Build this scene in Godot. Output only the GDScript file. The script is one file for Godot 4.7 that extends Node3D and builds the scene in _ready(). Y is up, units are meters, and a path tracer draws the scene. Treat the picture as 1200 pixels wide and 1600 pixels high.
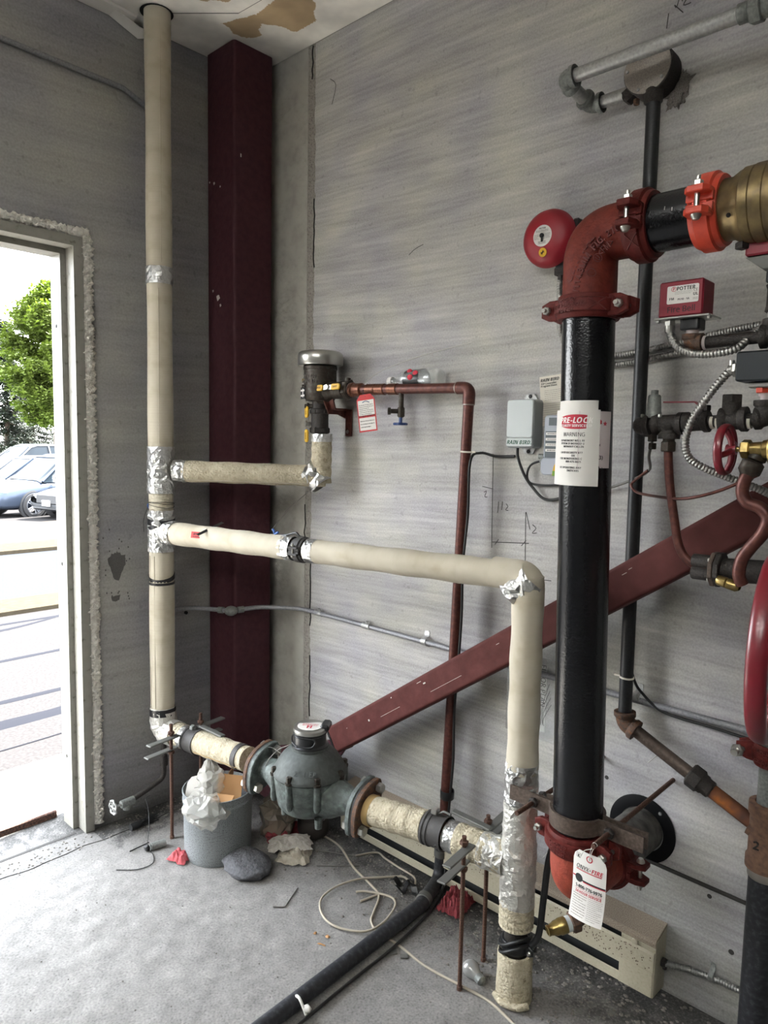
extends Node3D
# A sprinkler and meter room in the corner of a concrete building, seen beside its open door.
# World: corner of the two walls at the origin, wall_left at x = 0, wall_back at z = 0, metres.

# ---------------------------------------------------------------- mesh builder
class G:
	var v := PackedVector3Array()
	var n := PackedVector3Array()
	var t := PackedVector2Array()
	var ix := PackedInt32Array()

	func tri(a: Vector3, b: Vector3, c: Vector3, want := Vector3.ZERO, ua := Vector2.ZERO, ub := Vector2.ZERO, uc := Vector2.ZERO) -> void:
		var m := (b - a).cross(c - a)
		if m.length_squared() < 1e-18:
			return
		m = m.normalized()
		if want != Vector3.ZERO and m.dot(want) < 0.0:
			m = -m
		var k := v.size()
		v.append_array([a, b, c])
		n.append_array([m, m, m])
		t.append_array([ua, ub, uc])
		ix.append_array([k, k + 1, k + 2])

	func quad(a: Vector3, b: Vector3, c: Vector3, d: Vector3, want := Vector3.ZERO) -> void:
		var w := a.distance_to(b)
		var h := a.distance_to(d)
		tri(a, b, c, want, Vector2(0, 0), Vector2(w, 0), Vector2(w, h))
		tri(a, c, d, want, Vector2(0, 0), Vector2(w, h), Vector2(0, h))

	# rows of points joined to a smooth surface; normals from the neighbours, turned towards "out" from the row centres
	func grid(rows: Array, closed := false, inside := false, th := 0.0) -> void:
		var m := rows.size()
		var c: int = rows[0].size()
		var base := v.size()
		var lens := 0.0
		for i in m:
			if i > 0:
				lens += rows[i][0].distance_to(rows[i - 1][0])
			for j in c:
				var jp := (j + 1) if j + 1 < c else (1 if closed else j)
				var jm := (j - 1) if j > 0 else (c - 2 if closed else j)
				var du: Vector3 = rows[i][jp] - rows[i][jm]
				var dv: Vector3 = rows[mini(i + 1, m - 1)][j] - rows[maxi(i - 1, 0)][j]
				var nn := du.cross(dv)
				if nn.length_squared() < 1e-20:
					var i2 := i + 1 if i < m / 2 else i - 1
					var du2: Vector3 = rows[i2][jp] - rows[i2][jm]
					nn = du2.cross(dv)
				nn = nn.normalized() if nn.length_squared() > 1e-24 else Vector3.UP
				if inside:
					nn = -nn
				v.append(rows[i][j] + nn * th)
				n.append(nn)
				t.append(Vector2(float(j) / (c - 1), lens))
		for i in m - 1:
			for j in c - 1:
				var a := base + i * c + j
				ix.append_array([a, a + 1, a + c + 1, a, a + c + 1, a + c])

	# a sheet with two faces and edges
	func slab(rows: Array, th: float) -> void:
		grid(rows, false, false, th * 0.5)
		grid(rows, false, true, th * 0.5)
		var m := rows.size()
		var c: int = rows[0].size()
		var f := v.size() - 2 * m * c
		var edge := PackedInt32Array()
		for j in c:
			edge.append(j)
		for i in range(1, m):
			edge.append(i * c + c - 1)
		for j in range(c - 2, -1, -1):
			edge.append((m - 1) * c + j)
		for i in range(m - 2, -1, -1):
			edge.append(i * c)
		for k in edge.size() - 1:
			quad(v[f + edge[k]], v[f + edge[k + 1]], v[f + m * c + edge[k + 1]], v[f + m * c + edge[k]])

	func tube(pts: PackedVector3Array, r, seg := 14, cap := true) -> void:
		var m := pts.size()
		var base := v.size()
		var nr := Vector3.ZERO
		var l := 0.0
		for k in m:
			var tan := (pts[mini(k + 1, m - 1)] - pts[maxi(k - 1, 0)]).normalized()
			if k == 0:
				nr = tan.cross(Vector3.UP if absf(tan.y) < 0.9 else Vector3.RIGHT).normalized()
			else:
				nr = (nr - tan * nr.dot(tan)).normalized()
				l += pts[k].distance_to(pts[k - 1])
			var bi := tan.cross(nr)
			var rad: float = r if r is float else r[k]
			var slope := 0.0
			if not (r is float):
				var dl := pts[mini(k + 1, m - 1)].distance_to(pts[maxi(k - 1, 0)])
				slope = clampf((r[mini(k + 1, m - 1)] - r[maxi(k - 1, 0)]) / maxf(dl, 1e-5), -2.0, 2.0)
			for j in seg + 1:
				var d := nr * cos(TAU * j / seg) + bi * sin(TAU * j / seg)
				v.append(pts[k] + d * rad)
				n.append((d - tan * slope).normalized())
				t.append(Vector2(float(j) / seg, l))
		for i in m - 1:
			for j in seg:
				var a := base + i * (seg + 1) + j
				ix.append_array([a, a + 1, a + seg + 2, a, a + seg + 2, a + seg + 1])
		if cap:
			for e in [0, m - 1]:
				var o := base + int(e) * (seg + 1)
				var w := (pts[0] - pts[1]) if e == 0 else (pts[m - 1] - pts[m - 2])
				for j in seg:
					tri(pts[e], v[o + j], v[o + j + 1], w)

	# a profile of (radius, height) points turned round an axis
	func lathe(o: Vector3, axis: Vector3, prof: Array, seg := 24) -> void:
		axis = axis.normalized()
		var x := axis.cross(Vector3.UP if absf(axis.y) < 0.9 else Vector3.RIGHT).normalized()
		var z := x.cross(axis)
		var m := prof.size()
		var own: Array[Vector2] = []
		for k in m - 1:
			var d: Vector2 = prof[k + 1] - prof[k]
			own.append(Vector2(d.y, -d.x).normalized())
		for k in m - 1:
			if prof[k].distance_to(prof[k + 1]) < 1e-6:
				continue
			var na := own[k]
			var nb := own[k]
			if k > 0 and own[k - 1].dot(own[k]) > 0.75:
				na = (own[k] + own[k - 1]).normalized()
			if k < m - 2 and own[k + 1].dot(own[k]) > 0.75:
				nb = (own[k] + own[k + 1]).normalized()
			var b := v.size()
			for s in 2:
				var p: Vector2 = prof[k + s]
				var q := na if s == 0 else nb
				for j in seg + 1:
					var d := x * cos(TAU * j / seg) + z * sin(TAU * j / seg)
					v.append(o + d * p.x + axis * p.y)
					n.append((d * q.x + axis * q.y).normalized())
					t.append(Vector2(float(j) / seg, p.y))
			for j in seg:
				ix.append_array([b + j, b + j + 1, b + seg + 2 + j, b + j, b + seg + 2 + j, b + seg + 1 + j])

	func box(xf: Transform3D, size: Vector3, bev := 0.0) -> void:
		var h := size * 0.5
		var b := minf(bev, minf(h.x, minf(h.y, h.z)) * 0.9)
		for ax in 3:
			for s: float in [-1.0, 1.0]:
				var u := (ax + 1) % 3
				var w := (ax + 2) % 3
				var q: Array[Vector3] = []
				for c in [[-1, -1], [1, -1], [1, 1], [-1, 1]]:
					var p := Vector3()
					p[ax] = s * h[ax]
					p[u] = c[0] * (h[u] - b)
					p[w] = c[1] * (h[w] - b)
					q.append(xf * p)
				var nn := Vector3()
				nn[ax] = s
				quad(q[0], q[1], q[2], q[3], xf.basis * nn)
		if b <= 0.0:
			return
		for ax in 3:
			var u := (ax + 1) % 3
			var w := (ax + 2) % 3
			for su: float in [-1.0, 1.0]:
				for sw: float in [-1.0, 1.0]:
					var q: Array[Vector3] = []
					for c in [[-1, 0], [1, 0], [1, 1], [-1, 1]]:
						var p := Vector3()
						p[ax] = c[0] * (h[ax] - b)
						p[u] = su * (h[u] - (b if c[1] else 0.0))
						p[w] = sw * (h[w] - (0.0 if c[1] else b))
						q.append(xf * p)
					var nn := Vector3()
					nn[u] = su
					nn[w] = sw
					quad(q[0], q[1], q[2], q[3], xf.basis * nn)
		for sx: float in [-1.0, 1.0]:
			for sy: float in [-1.0, 1.0]:
				for sz: float in [-1.0, 1.0]:
					var s := Vector3(sx, sy, sz)
					tri(xf * (s * (h - Vector3(0, b, b))), xf * (s * (h - Vector3(b, 0, b))), xf * (s * (h - Vector3(b, b, 0))), xf.basis * s)

	# a polygon in the local xy plane, thick along local z, its rims chamfered
	func prism(xf: Transform3D, poly: PackedVector2Array, depth: float, bev := 0.0) -> void:
		if Geometry2D.is_polygon_clockwise(poly):
			poly.reverse()
		var c := poly.size()
		var inn := PackedVector2Array()
		for k in c:
			var e0 := (poly[k] - poly[(k + c - 1) % c]).normalized()
			var e1 := (poly[(k + 1) % c] - poly[k]).normalized()
			var n0 := Vector2(-e0.y, e0.x)
			var n1 := Vector2(-e1.y, e1.x)
			var mid := (n0 + n1)
			mid = mid / maxf(mid.dot(n0), 0.3) if mid.length() > 1e-4 else n0
			inn.append(poly[k] + mid * bev)
		var tris := Geometry2D.triangulate_polygon(inn)
		for s: float in [-1.0, 1.0]:
			var z: float = s * depth * 0.5
			for k in range(0, tris.size(), 3):
				var p: Array[Vector3] = []
				for e in 3:
					var q := inn[tris[k + e]]
					p.append(xf * Vector3(q.x, q.y, z))
				tri(p[0], p[1], p[2], xf.basis * Vector3(0, 0, s), inn[tris[k]], inn[tris[k + 1]], inn[tris[k + 2]])
		for k in c:
			var a := poly[k]
			var b := poly[(k + 1) % c]
			var d := (b - a).normalized()
			var out := xf.basis * Vector3(d.y, -d.x, 0)
			var z := depth * 0.5 - bev
			quad(xf * Vector3(a.x, a.y, -z), xf * Vector3(b.x, b.y, -z), xf * Vector3(b.x, b.y, z), xf * Vector3(a.x, a.y, z), out)
			if bev > 0.0:
				var ia := inn[k]
				var ib := inn[(k + 1) % c]
				for s: float in [-1.0, 1.0]:
					quad(xf * Vector3(a.x, a.y, s * z), xf * Vector3(b.x, b.y, s * z), xf * Vector3(ib.x, ib.y, s * depth * 0.5), xf * Vector3(ia.x, ia.y, s * depth * 0.5), out + xf.basis * Vector3(0, 0, s))

	# a tube of crumpled foil: every facet flat
	func foil(pts: PackedVector3Array, r: float, amp: float, seg: int, seed_: int) -> void:
		var rng := RandomNumberGenerator.new()
		rng.seed = seed_
		var m := pts.size()
		var nr := Vector3.ZERO
		var rows: Array = []
		for k in m:
			var tan := (pts[mini(k + 1, m - 1)] - pts[maxi(k - 1, 0)]).normalized()
			nr = tan.cross(Vector3.UP if absf(tan.y) < 0.9 else Vector3.RIGHT).normalized() if k == 0 else (nr - tan * nr.dot(tan)).normalized()
			var bi := tan.cross(nr)
			var row := PackedVector3Array()
			var lim := amp * (0.4 if k == 0 or k == m - 1 else 1.0)
			for j in seg:
				var a := TAU * (j + rng.randf_range(-0.35, 0.35)) / seg
				row.append(pts[k] + (nr * cos(a) + bi * sin(a)) * (r + rng.randf_range(-lim, lim)) + tan * rng.randf_range(-lim, lim) * 0.8)
			row.append(row[0])
			rows.append(row)
		for k in m - 1:
			for j in seg:
				var w: Vector3 = rows[k][j] - pts[k]
				if rng.randf() < 0.5:
					tri(rows[k][j], rows[k][j + 1], rows[k + 1][j + 1], w)
					tri(rows[k][j], rows[k + 1][j + 1], rows[k + 1][j], w)
				else:
					tri(rows[k][j], rows[k][j + 1], rows[k + 1][j], w)
					tri(rows[k][j + 1], rows[k + 1][j + 1], rows[k + 1][j], w)

	# a lumpy ball
	func blob(o: Vector3, rad: Vector3, amp: float, freq: float, seed_: int, lat := 18, lon := 26, flat_below := -9.0) -> void:
		var fn := FastNoiseLite.new()
		fn.seed = seed_
		fn.frequency = freq
		fn.fractal_octaves = 3
		var rows: Array = []
		for i in lat + 1:
			var row := PackedVector3Array()
			var th := PI * i / lat
			for j in lon + 1:
				var ph := TAU * (j % lon) / lon
				var d := Vector3(sin(th) * cos(ph), cos(th), sin(th) * sin(ph))
				var s := 1.0 + amp * fn.get_noise_3dv(d)
				var p := o + d * rad * s
				p.y = maxf(p.y, flat_below)
				row.append(p)
			rows.append(row)
		grid(rows, true)

	func hex(o: Vector3, axis: Vector3, r: float, h: float, bev := 0.0015, sides := 6) -> void:
		var poly := PackedVector2Array()
		for k in sides:
			poly.append(Vector2(cos(TAU * k / sides + 0.3), sin(TAU * k / sides + 0.3)) * r)
		prism(G.facing(o, axis), poly, h, minf(bev, h * 0.3))

	static func facing(o: Vector3, axis: Vector3, up := Vector3.UP) -> Transform3D:
		var z := axis.normalized()
		var x := (up if absf(z.dot(up)) < 0.95 else Vector3.RIGHT).cross(z).normalized()
		return Transform3D(Basis(x, z.cross(x), z), o)

	func mesh(off: Vector3, m: Material) -> ArrayMesh:
		var vv := PackedVector3Array()
		for p in v:
			vv.append(p - off)
		for k in range(0, ix.size(), 3):
			var a := ix[k]
			var b := ix[k + 1]
			var c := ix[k + 2]
			if (v[b] - v[a]).cross(v[c] - v[a]).dot(n[a] + n[b] + n[c]) > 0.0:
				ix[k + 1] = c
				ix[k + 2] = b
		var arr := []
		arr.resize(Mesh.ARRAY_MAX)
		arr[Mesh.ARRAY_VERTEX] = vv
		arr[Mesh.ARRAY_NORMAL] = n
		arr[Mesh.ARRAY_TEX_UV] = t
		arr[Mesh.ARRAY_INDEX] = ix
		var am := ArrayMesh.new()
		am.add_surface_from_arrays(Mesh.PRIMITIVE_TRIANGLES, arr)
		am.surface_set_material(0, m)
		return am


# ---------------------------------------------------------------- scene tree helpers
var M := {}
var font := SystemFont.new()
var bold := SystemFont.new()

func thing(called: String, label: String, category: String, at := Vector3.ZERO, group := "", kind := "") -> Node3D:
	var o := Node3D.new()
	o.name = called
	o.position = at
	tag(o, label, category, group, kind)
	add_child(o, true)
	return o

func tag(o: Node3D, label: String, category: String, group := "", kind := "") -> void:
	o.set_meta("label", label)
	if category:
		o.set_meta("category", category)
	if group:
		o.set_meta("group", group)
	if kind:
		o.set_meta("kind", kind)

func world_of(o: Node3D) -> Vector3:
	var p := Vector3.ZERO
	var q: Node = o
	while q != self and q != null:
		p += (q as Node3D).position
		q = q.get_parent()
	return p

func part(g: G, called: String, m: String, parent: Node3D, label := "") -> MeshInstance3D:
	var o := MeshInstance3D.new()
	o.name = called
	o.mesh = g.mesh(world_of(parent), M[m])
	if label:
		o.set_meta("label", label)
	parent.add_child(o, true)
	return o

func solo(g: G, called: String, m: String, label: String, category: String, at := Vector3.ZERO, group := "", kind := "") -> MeshInstance3D:
	var o := MeshInstance3D.new()
	o.name = called
	o.position = at
	o.mesh = g.mesh(at, M[m])
	tag(o, label, category, group, kind)
	add_child(o, true)
	return o

func struct(g: G, called: String, m: String, label := "") -> MeshInstance3D:
	var o := MeshInstance3D.new()
	o.name = called
	o.mesh = g.mesh(Vector3.ZERO, M[m])
	o.set_meta("kind", "structure")
	if label:
		o.set_meta("label", label)
	add_child(o, true)
	return o

func V(x: float, y: float, z: float) -> Vector3:
	return Vector3(x, y, z)

func at(p: Vector3) -> Transform3D:
	return Transform3D(Basis(), p)

# a run of straight pieces with rounded corners
func bend(pts: Array, r: float, steps := 7) -> PackedVector3Array:
	var out := PackedVector3Array()
	out.append(pts[0])
	for k in range(1, pts.size() - 1):
		var a: Vector3 = (pts[k - 1] - pts[k])
		var b: Vector3 = (pts[k + 1] - pts[k])
		var ang := a.angle_to(b)
		var cut := minf(r / maxf(tan(ang * 0.5), 0.05), minf(a.length(), b.length()) * 0.49)
		var p: Vector3 = pts[k] + a.normalized() * cut
		var q: Vector3 = pts[k] + b.normalized() * cut
		for s in steps + 1:
			var u := float(s) / steps
			out.append(p.lerp(pts[k], u).lerp((pts[k] as Vector3).lerp(q, u), u))
	out.append(pts[-1])
	return out

func line(a: Vector3, b: Vector3, k := 1) -> PackedVector3Array:
	var out := PackedVector3Array()
	for i in k + 1:
		out.append(a.lerp(b, float(i) / k))
	return out

# a loose curve through points
func curve(pts: Array, per := 8) -> PackedVector3Array:
	var out := PackedVector3Array()
	for k in pts.size() - 1:
		var p0: Vector3 = pts[maxi(k - 1, 0)]
		var p3: Vector3 = pts[mini(k + 2, pts.size() - 1)]
		for s in per:
			out.append((pts[k] as Vector3).cubic_interpolate(pts[k + 1], p0, p3, float(s) / per))
	out.append(pts[-1])
	return out

# flexible steel conduit: ridged tube along a curve
func flex(g: G, pts: Array, r: float, pitch := 0.0066, seg := 12) -> void:
	var c := Curve3D.new()
	for p in curve(pts, 10):
		c.add_point(p)
	var k := int(c.get_baked_length() / pitch * 4.0)
	var path := PackedVector3Array()
	var rad := []
	for i in k + 1:
		path.append(c.sample_baked(c.get_baked_length() * i / k))
		rad.append(r * [1.0, 0.95, 0.7, 0.95][i % 4])
	g.tube(path, rad, seg)

# letters, set in the xy plane of xf and h tall, joined to g
func txt(g: G, s: String, xf: Transform3D, h: float, depth := 0.0004, f: Font = null, warp = null, wide := 1.0) -> void:
	var tm := TextMesh.new()
	tm.font = f if f else font
	tm.font_size = 24
	tm.pixel_size = h / 17.0
	tm.depth = depth
	tm.curve_step = 2.0
	tm.text = s
	var a := tm.get_mesh_arrays()
	if a.is_empty() or a[Mesh.ARRAY_VERTEX] == null:
		return
	var vs: PackedVector3Array = a[Mesh.ARRAY_VERTEX]
	var ns: PackedVector3Array = a[Mesh.ARRAY_NORMAL]
	var id: PackedInt32Array = a[Mesh.ARRAY_INDEX]
	var b := g.v.size()
	for k in vs.size():
		var p := Vector3(vs[k].x * wide, vs[k].y, vs[k].z)
		if warp != null:
			g.v.append(warp.call(xf * p))
			g.n.append(((warp.call(xf * (p + ns[k] * 0.0005)) as Vector3) - (warp.call(xf * p) as Vector3)).normalized())
		else:
			g.v.append(xf * p)
			g.n.append((xf.basis * ns[k]).normalized())
		g.t.append(Vector2.ZERO)
	if id.size() > 0:
		for k in id:
			g.ix.append(b + k)
	else:
		for k in vs.size():
			g.ix.append(b + k)

# wraps a flat design (x round, y along, z out) round an upright pipe; x = 0 faces the angle phi
func round_pipe(o: Vector3, r: float, phi: float) -> Callable:
	return func(p: Vector3) -> Vector3:
		var a := phi + p.x / r
		return o + Vector3(sin(a), 0, cos(a)) * (r + p.z) + Vector3(0, p.y, 0)

# lines of unreadable small print
func print_lines(g: G, xf: Transform3D, w: float, h: float, k: int, seed_: int, warp = null, thick := 0.45, fill := 1.0) -> void:
	var rng := RandomNumberGenerator.new()
	rng.seed = seed_
	for i in k:
		var y := h * 0.5 - h * (i + 0.5) / k
		var x := -w * 0.5
		var stop := w * 0.5 * rng.randf_range(0.3, 1.0) * fill if i % 3 == 2 else w * 0.5 * fill
		while x < stop:
			var wl := rng.randf_range(0.04, 0.14) * w
			var e := minf(x + wl, stop)
			var dh := h / k * thick * 0.5 * rng.randf_range(0.7, 1.0)
			var q: Array[Vector3] = []
			for c in [[x, -dh], [e, -dh], [e, dh], [x, dh]]:
				var p := xf * Vector3(c[0], y + c[1], 0.0003)
				q.append(warp.call(p) if warp != null else p)
			g.quad(q[0], q[1], q[2], q[3], Vector3.ZERO if warp != null else xf.basis.z)
			x = e + 0.02 * w


# ---------------------------------------------------------------- materials
func ntex(seed_: int, freq: float, cols: Array, oct := 4, kind := FastNoiseLite.TYPE_SIMPLEX_SMOOTH, size := 384, stops: Array = []) -> NoiseTexture2D:
	var fn := FastNoiseLite.new()
	fn.seed = seed_
	fn.noise_type = kind
	fn.frequency = freq
	fn.fractal_octaves = oct
	var x := NoiseTexture2D.new()
	x.width = size
	x.height = size
	x.seamless = true
	x.noise = fn
	var gr := Gradient.new()
	var offs := PackedFloat32Array()
	var cc := PackedColorArray()
	for k in cols.size():
		offs.append(stops[k] if stops else float(k) / maxf(cols.size() - 1, 1))
		cc.append(cols[k])
	gr.offsets = offs
	gr.colors = cc
	x.color_ramp = gr
	return x

func bump(seed_: int, freq: float, strength: float, oct := 4, kind := FastNoiseLite.TYPE_SIMPLEX_SMOOTH, size := 256) -> NoiseTexture2D:
	var x := ntex(seed_, freq, [Color.BLACK, Color.WHITE], oct, kind, size)
	x.color_ramp = null
	x.as_normal_map = true
	x.bump_strength = strength
	return x

func mat(called: String, col: Color, rough := 0.6, metal := 0.0, tex: Texture2D = null, scale := 4.0, nrm: Texture2D = null, nscale := 1.0) -> StandardMaterial3D:
	var m := StandardMaterial3D.new()
	m.resource_name = called
	m.albedo_color = col
	m.roughness = rough
	m.metallic = metal
	m.uv1_triplanar = true
	m.uv1_scale = Vector3.ONE * scale
	if tex:
		m.albedo_texture = tex
		m.albedo_color = Color.WHITE
	if nrm:
		m.normal_enabled = true
		m.normal_texture = nrm
		m.normal_scale = nscale
	M[called] = m
	return m

func hx(s: String) -> Color:
	return Color.html(s)

func layered(w: int, h: int, f: Callable) -> ImageTexture:
	var by := PackedByteArray()
	by.resize(w * h * 3)
	f.call(by)
	return ImageTexture.create_from_image(Image.create_from_data(w, h, false, Image.FORMAT_RGB8, by))

func noise_bytes(w: int, h: int, seed_: int, freq: float, oct: int, sx := 1, sy := 1) -> PackedByteArray:
	var fn := FastNoiseLite.new()
	fn.seed = seed_
	fn.frequency = freq
	fn.fractal_octaves = oct
	var im := fn.get_image(maxi(w / sx, 4), maxi(h / sy, 4), false, false, true)
	if sx > 1 or sy > 1:
		im.resize(w, h, Image.INTERPOLATE_CUBIC)
	return im.get_data()

# brushed concrete for a wall: level strokes, blotches, pits; spots are [x, y, rx, ry, strength] in 0..1
func concrete(w: int, h: int, seed_: int, base: Color, streaks: float, blot: float, grime: float, sag := 0.0) -> ImageTexture:
	var stroke := noise_bytes(w, h, seed_, 0.11, 3, 22, 1)
	var wide := noise_bytes(w, h, seed_ + 1, 0.025, 4, 9, 1)
	var blotch := noise_bytes(w, h, seed_ + 2, 0.02, 4, 4, 4)
	var fine := noise_bytes(w, h, seed_ + 3, 0.25, 2)
	var pits := noise_bytes(w, h, seed_ + 4, 0.05, 2, 1, 1)
	var r := base.r * 255.0
	var gg := base.g * 255.0
	var b := base.b * 255.0
	return layered(w, h, func(by: PackedByteArray) -> void:
		var k := 0
		for y in h:
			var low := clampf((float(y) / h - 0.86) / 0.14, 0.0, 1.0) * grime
			for x in w:
				var i := y * w + x
				var yy := clampi(y + int(sag * sin(x * 6.0 / w + y * 0.004)), 0, h - 1) * w + x
				var d := 1.0 + (stroke[yy] - 128) * streaks + (wide[yy] - 128) * streaks * 0.9 + (blotch[i] - 128) * blot + (fine[i] - 128) * 0.0006
				if pits[i] > 212:
					d -= 0.07
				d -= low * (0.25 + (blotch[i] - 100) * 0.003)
				by[k] = clampi(int(r * d), 0, 255)
				by[k + 1] = clampi(int(gg * d), 0, 255)
				by[k + 2] = clampi(int(b * d * (1.0 - (blotch[i] - 128) * 0.0004)), 0, 255)
				k += 3)

func materials() -> void:
	var cell := FastNoiseLite.TYPE_CELLULAR
	# the building
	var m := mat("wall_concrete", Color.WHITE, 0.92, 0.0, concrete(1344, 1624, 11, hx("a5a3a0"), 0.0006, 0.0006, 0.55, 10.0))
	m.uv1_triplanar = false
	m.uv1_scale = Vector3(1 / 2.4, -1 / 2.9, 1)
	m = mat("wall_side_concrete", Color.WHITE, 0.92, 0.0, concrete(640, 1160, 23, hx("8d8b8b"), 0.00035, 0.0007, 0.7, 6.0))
	m.uv1_triplanar = false
	m.uv1_scale = Vector3(1 / 1.6, -1 / 2.9, 1)
	mat("wall_plain", hx("8f8c87"), 0.92, 0.0, ntex(5, 0.02, [hx("8a8782"), hx("989590")]), 1.0)
	mat("unseen_wall_dark", hx("5f5c58"), 0.95)  # for unseen walls, kept dark so the black riser reflects little
	mat("panel_concrete", hx("8f8c83"), 0.92, 0.0, ntex(6, 0.02, [hx("96938b"), hx("a5a29a"), hx("aca9a0")]), 1.4, bump(7, 0.06, 3.0), 0.4)
	mat("caulk", hx("85827b"), 0.8, 0.0, ntex(8, 0.05, [hx("55524c"), hx("8a867e"), hx("98948b")], 4, FastNoiseLite.TYPE_SIMPLEX_SMOOTH, 256, [0.0, 0.35, 1.0]), 6.0, bump(9, 0.08, 6.0), 0.8)
	mat("floor_concrete", Color.WHITE, 0.88, 0.0, floor_texture(), 1.0, bump(14, 0.08, 4.0, 5), 0.15)
	M.floor_concrete.uv1_triplanar = false
	M.floor_concrete.uv1_scale = Vector3(1 / 2.4, 1 / 2.4, 1)
	mat("drywall", Color.WHITE, 0.95, 0.0, ceiling_texture(), 1.0)
	M.drywall.uv1_triplanar = false
	M.drywall.uv1_scale = Vector3(1 / 1.2, 1 / 1.2, 1)
	mat("drywall_plain", hx("dcd8d0"), 0.95)
	mat("frame_paint", hx("a5a298"), 0.5, 0.0, ntex(15, 0.03, [hx("5b574c"), hx("807e76"), hx("88867e")], 5, FastNoiseLite.TYPE_SIMPLEX_SMOOTH, 384, [0.0, 0.22, 1.0]), 2.5)
	mat("sealant", hx("b8b4ab"), 0.95, 0.0, ntex(16, 0.03, [hx("a08c78"), hx("d0cbc1"), hx("dedad2")], 4, FastNoiseLite.TYPE_SIMPLEX_SMOOTH, 256, [0.0, 0.25, 1.0]), 4.0, bump(17, 0.1, 8.0), 1.0)
	mat("rust_strip", hx("4a3630"), 0.8, 0.2, ntex(18, 0.04, [hx("2c2623"), hx("5a4138"), hx("7a5a4c")]), 6.0)
	mat("black_hole", hx("0c0b0b"), 0.9)
	mat("dark_patch", hx("55534f"), 0.9, 0.0, ntex(19, 0.05, [hx("4b4a48"), hx("5d5b58")]), 8.0)
	mat("pencil", hx("3f3d3c"), 0.9)
	mat("scratch", hx("b9b6b0"), 0.9)
	# steel
	mat("column_paint", hx("3c2026"), 0.62, 0.0, ntex(20, 0.03, [hx("3a1f25"), hx("42252a"), hx("472a2e")]), 2.5, bump(21, 0.05, 2.0), 0.3)
	mat("brace_paint", hx("63312e"), 0.7, 0.0, ntex(22, 0.02, [hx("482522"), hx("502a27"), hx("58312e")]), 2.0, bump(21, 0.05, 2.0), 0.3)
	mat("black_pipe", hx("121316"), 0.3, 0.0, ntex(24, 0.08, [hx("0a0b0d"), hx("0f1013"), hx("141518")]), 5.0, bump(25, 0.12, 2.0), 0.25)
	M.black_pipe.metallic_specular = 0.45
	M.black_pipe.roughness = 0.22
	mat("thin_black_pipe", hx("1a1b1d"), 0.45, 0.1, ntex(26, 0.05, [hx("131416"), hx("1f2022"), hx("292a2b")]), 6.0)
	mat("dirty_black_pipe", hx("26272a"), 0.5, 0.2, ntex(27, 0.03, [hx("1a1b1e"), hx("2a2b2f"), hx("4d4e50")], 5, FastNoiseLite.TYPE_SIMPLEX_SMOOTH, 384, [0.0, 0.6, 1.0]), 5.0)
	mat("cast_iron", hx("2b2826"), 0.6, 0.4, ntex(28, 0.05, [hx("1e1c1b"), hx("312d2a"), hx("47403a")]), 8.0, bump(29, 0.2, 4.0), 0.5)
	mat("rusty_iron", hx("4a382f"), 0.7, 0.35, ntex(30, 0.03, [hx("3a2c26"), hx("55443a"), hx("6e4a30"), hx("8a5a2c")], 5, FastNoiseLite.TYPE_SIMPLEX_SMOOTH, 384, [0.0, 0.45, 0.75, 1.0]), 5.0, bump(29, 0.2, 4.0), 0.4)
	mat("rust_orange", hx("6b3f28"), 0.75, 0.25, ntex(66, 0.02, [hx("4a3026"), hx("6b4028"), hx("9a5a1e")], 4, FastNoiseLite.TYPE_SIMPLEX_SMOOTH, 256, [0.2, 0.55, 0.95]), 3.0)
	mat("rust_brown", hx("6e5242"), 0.75, 0.25, ntex(67, 0.03, [hx("54403a"), hx("745846"), hx("846650")]), 5.0)
	mat("rusty_rod", hx("4b332a"), 0.75, 0.3, ntex(31, 0.06, [hx("37261f"), hx("553a2e"), hx("8a7060")], 5, FastNoiseLite.TYPE_SIMPLEX_SMOOTH, 256, [0.0, 0.6, 1.0]), 14.0)
	mat("galvanised", hx("8f9092"), 0.45, 0.55, ntex(32, 0.06, [hx("8a8a88"), hx("a3a3a0"), hx("b9b9b6")], 4, cell), 5.0)
	mat("meter_dome", hx("4a4e4c"), 0.65, 0.25, ntex(49, 0.03, [hx("3a3e3c"), hx("484c4a"), hx("5a5f5c")]), 6.0)
	mat("galvanised_dull", hx("70736f"), 0.6, 0.45, ntex(33, 0.05, [hx("5f625f"), hx("7b7e7a"), hx("929590")]), 6.0)
	mat("zinc", hx("b4b3ad"), 0.3, 0.9)
	mat("grey_conduit", hx("77777a"), 0.5, 0.4, ntex(34, 0.05, [hx("656568"), hx("828286"), hx("8f8f90")]), 6.0)
	mat("flex_steel", hx("9b9a96"), 0.32, 0.85)
	mat("plate_steel", hx("6a6058"), 0.55, 0.5, ntex(35, 0.04, [hx("463a33"), hx("574b43"), hx("6a5d53")]), 6.0)
	mat("spotted_plate", hx("847d76"), 0.5, 0.4, ntex(36, 0.06, [hx("6e6862"), hx("857e77"), hx("958e86")]), 8.0)
	mat("strut_grey", hx("63635f"), 0.6, 0.3)
	mat("escutcheon", hx("08080a"), 0.55)
	M.escutcheon.metallic_specular = 0.25
	mat("dusty_grey_pipe", hx("4b4946"), 0.7, 0.1, ntex(37, 0.02, [hx("2c2b2a"), hx("55534f"), hx("6a6762")]), 4.0)
	# fire fittings
	mat("fitting_red", hx("a33a2b"), 0.55, 0.0, ntex(38, 0.03, [hx("54201a"), hx("662a21"), hx("743125")]), 4.0, bump(39, 0.15, 2.0), 0.4)
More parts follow.
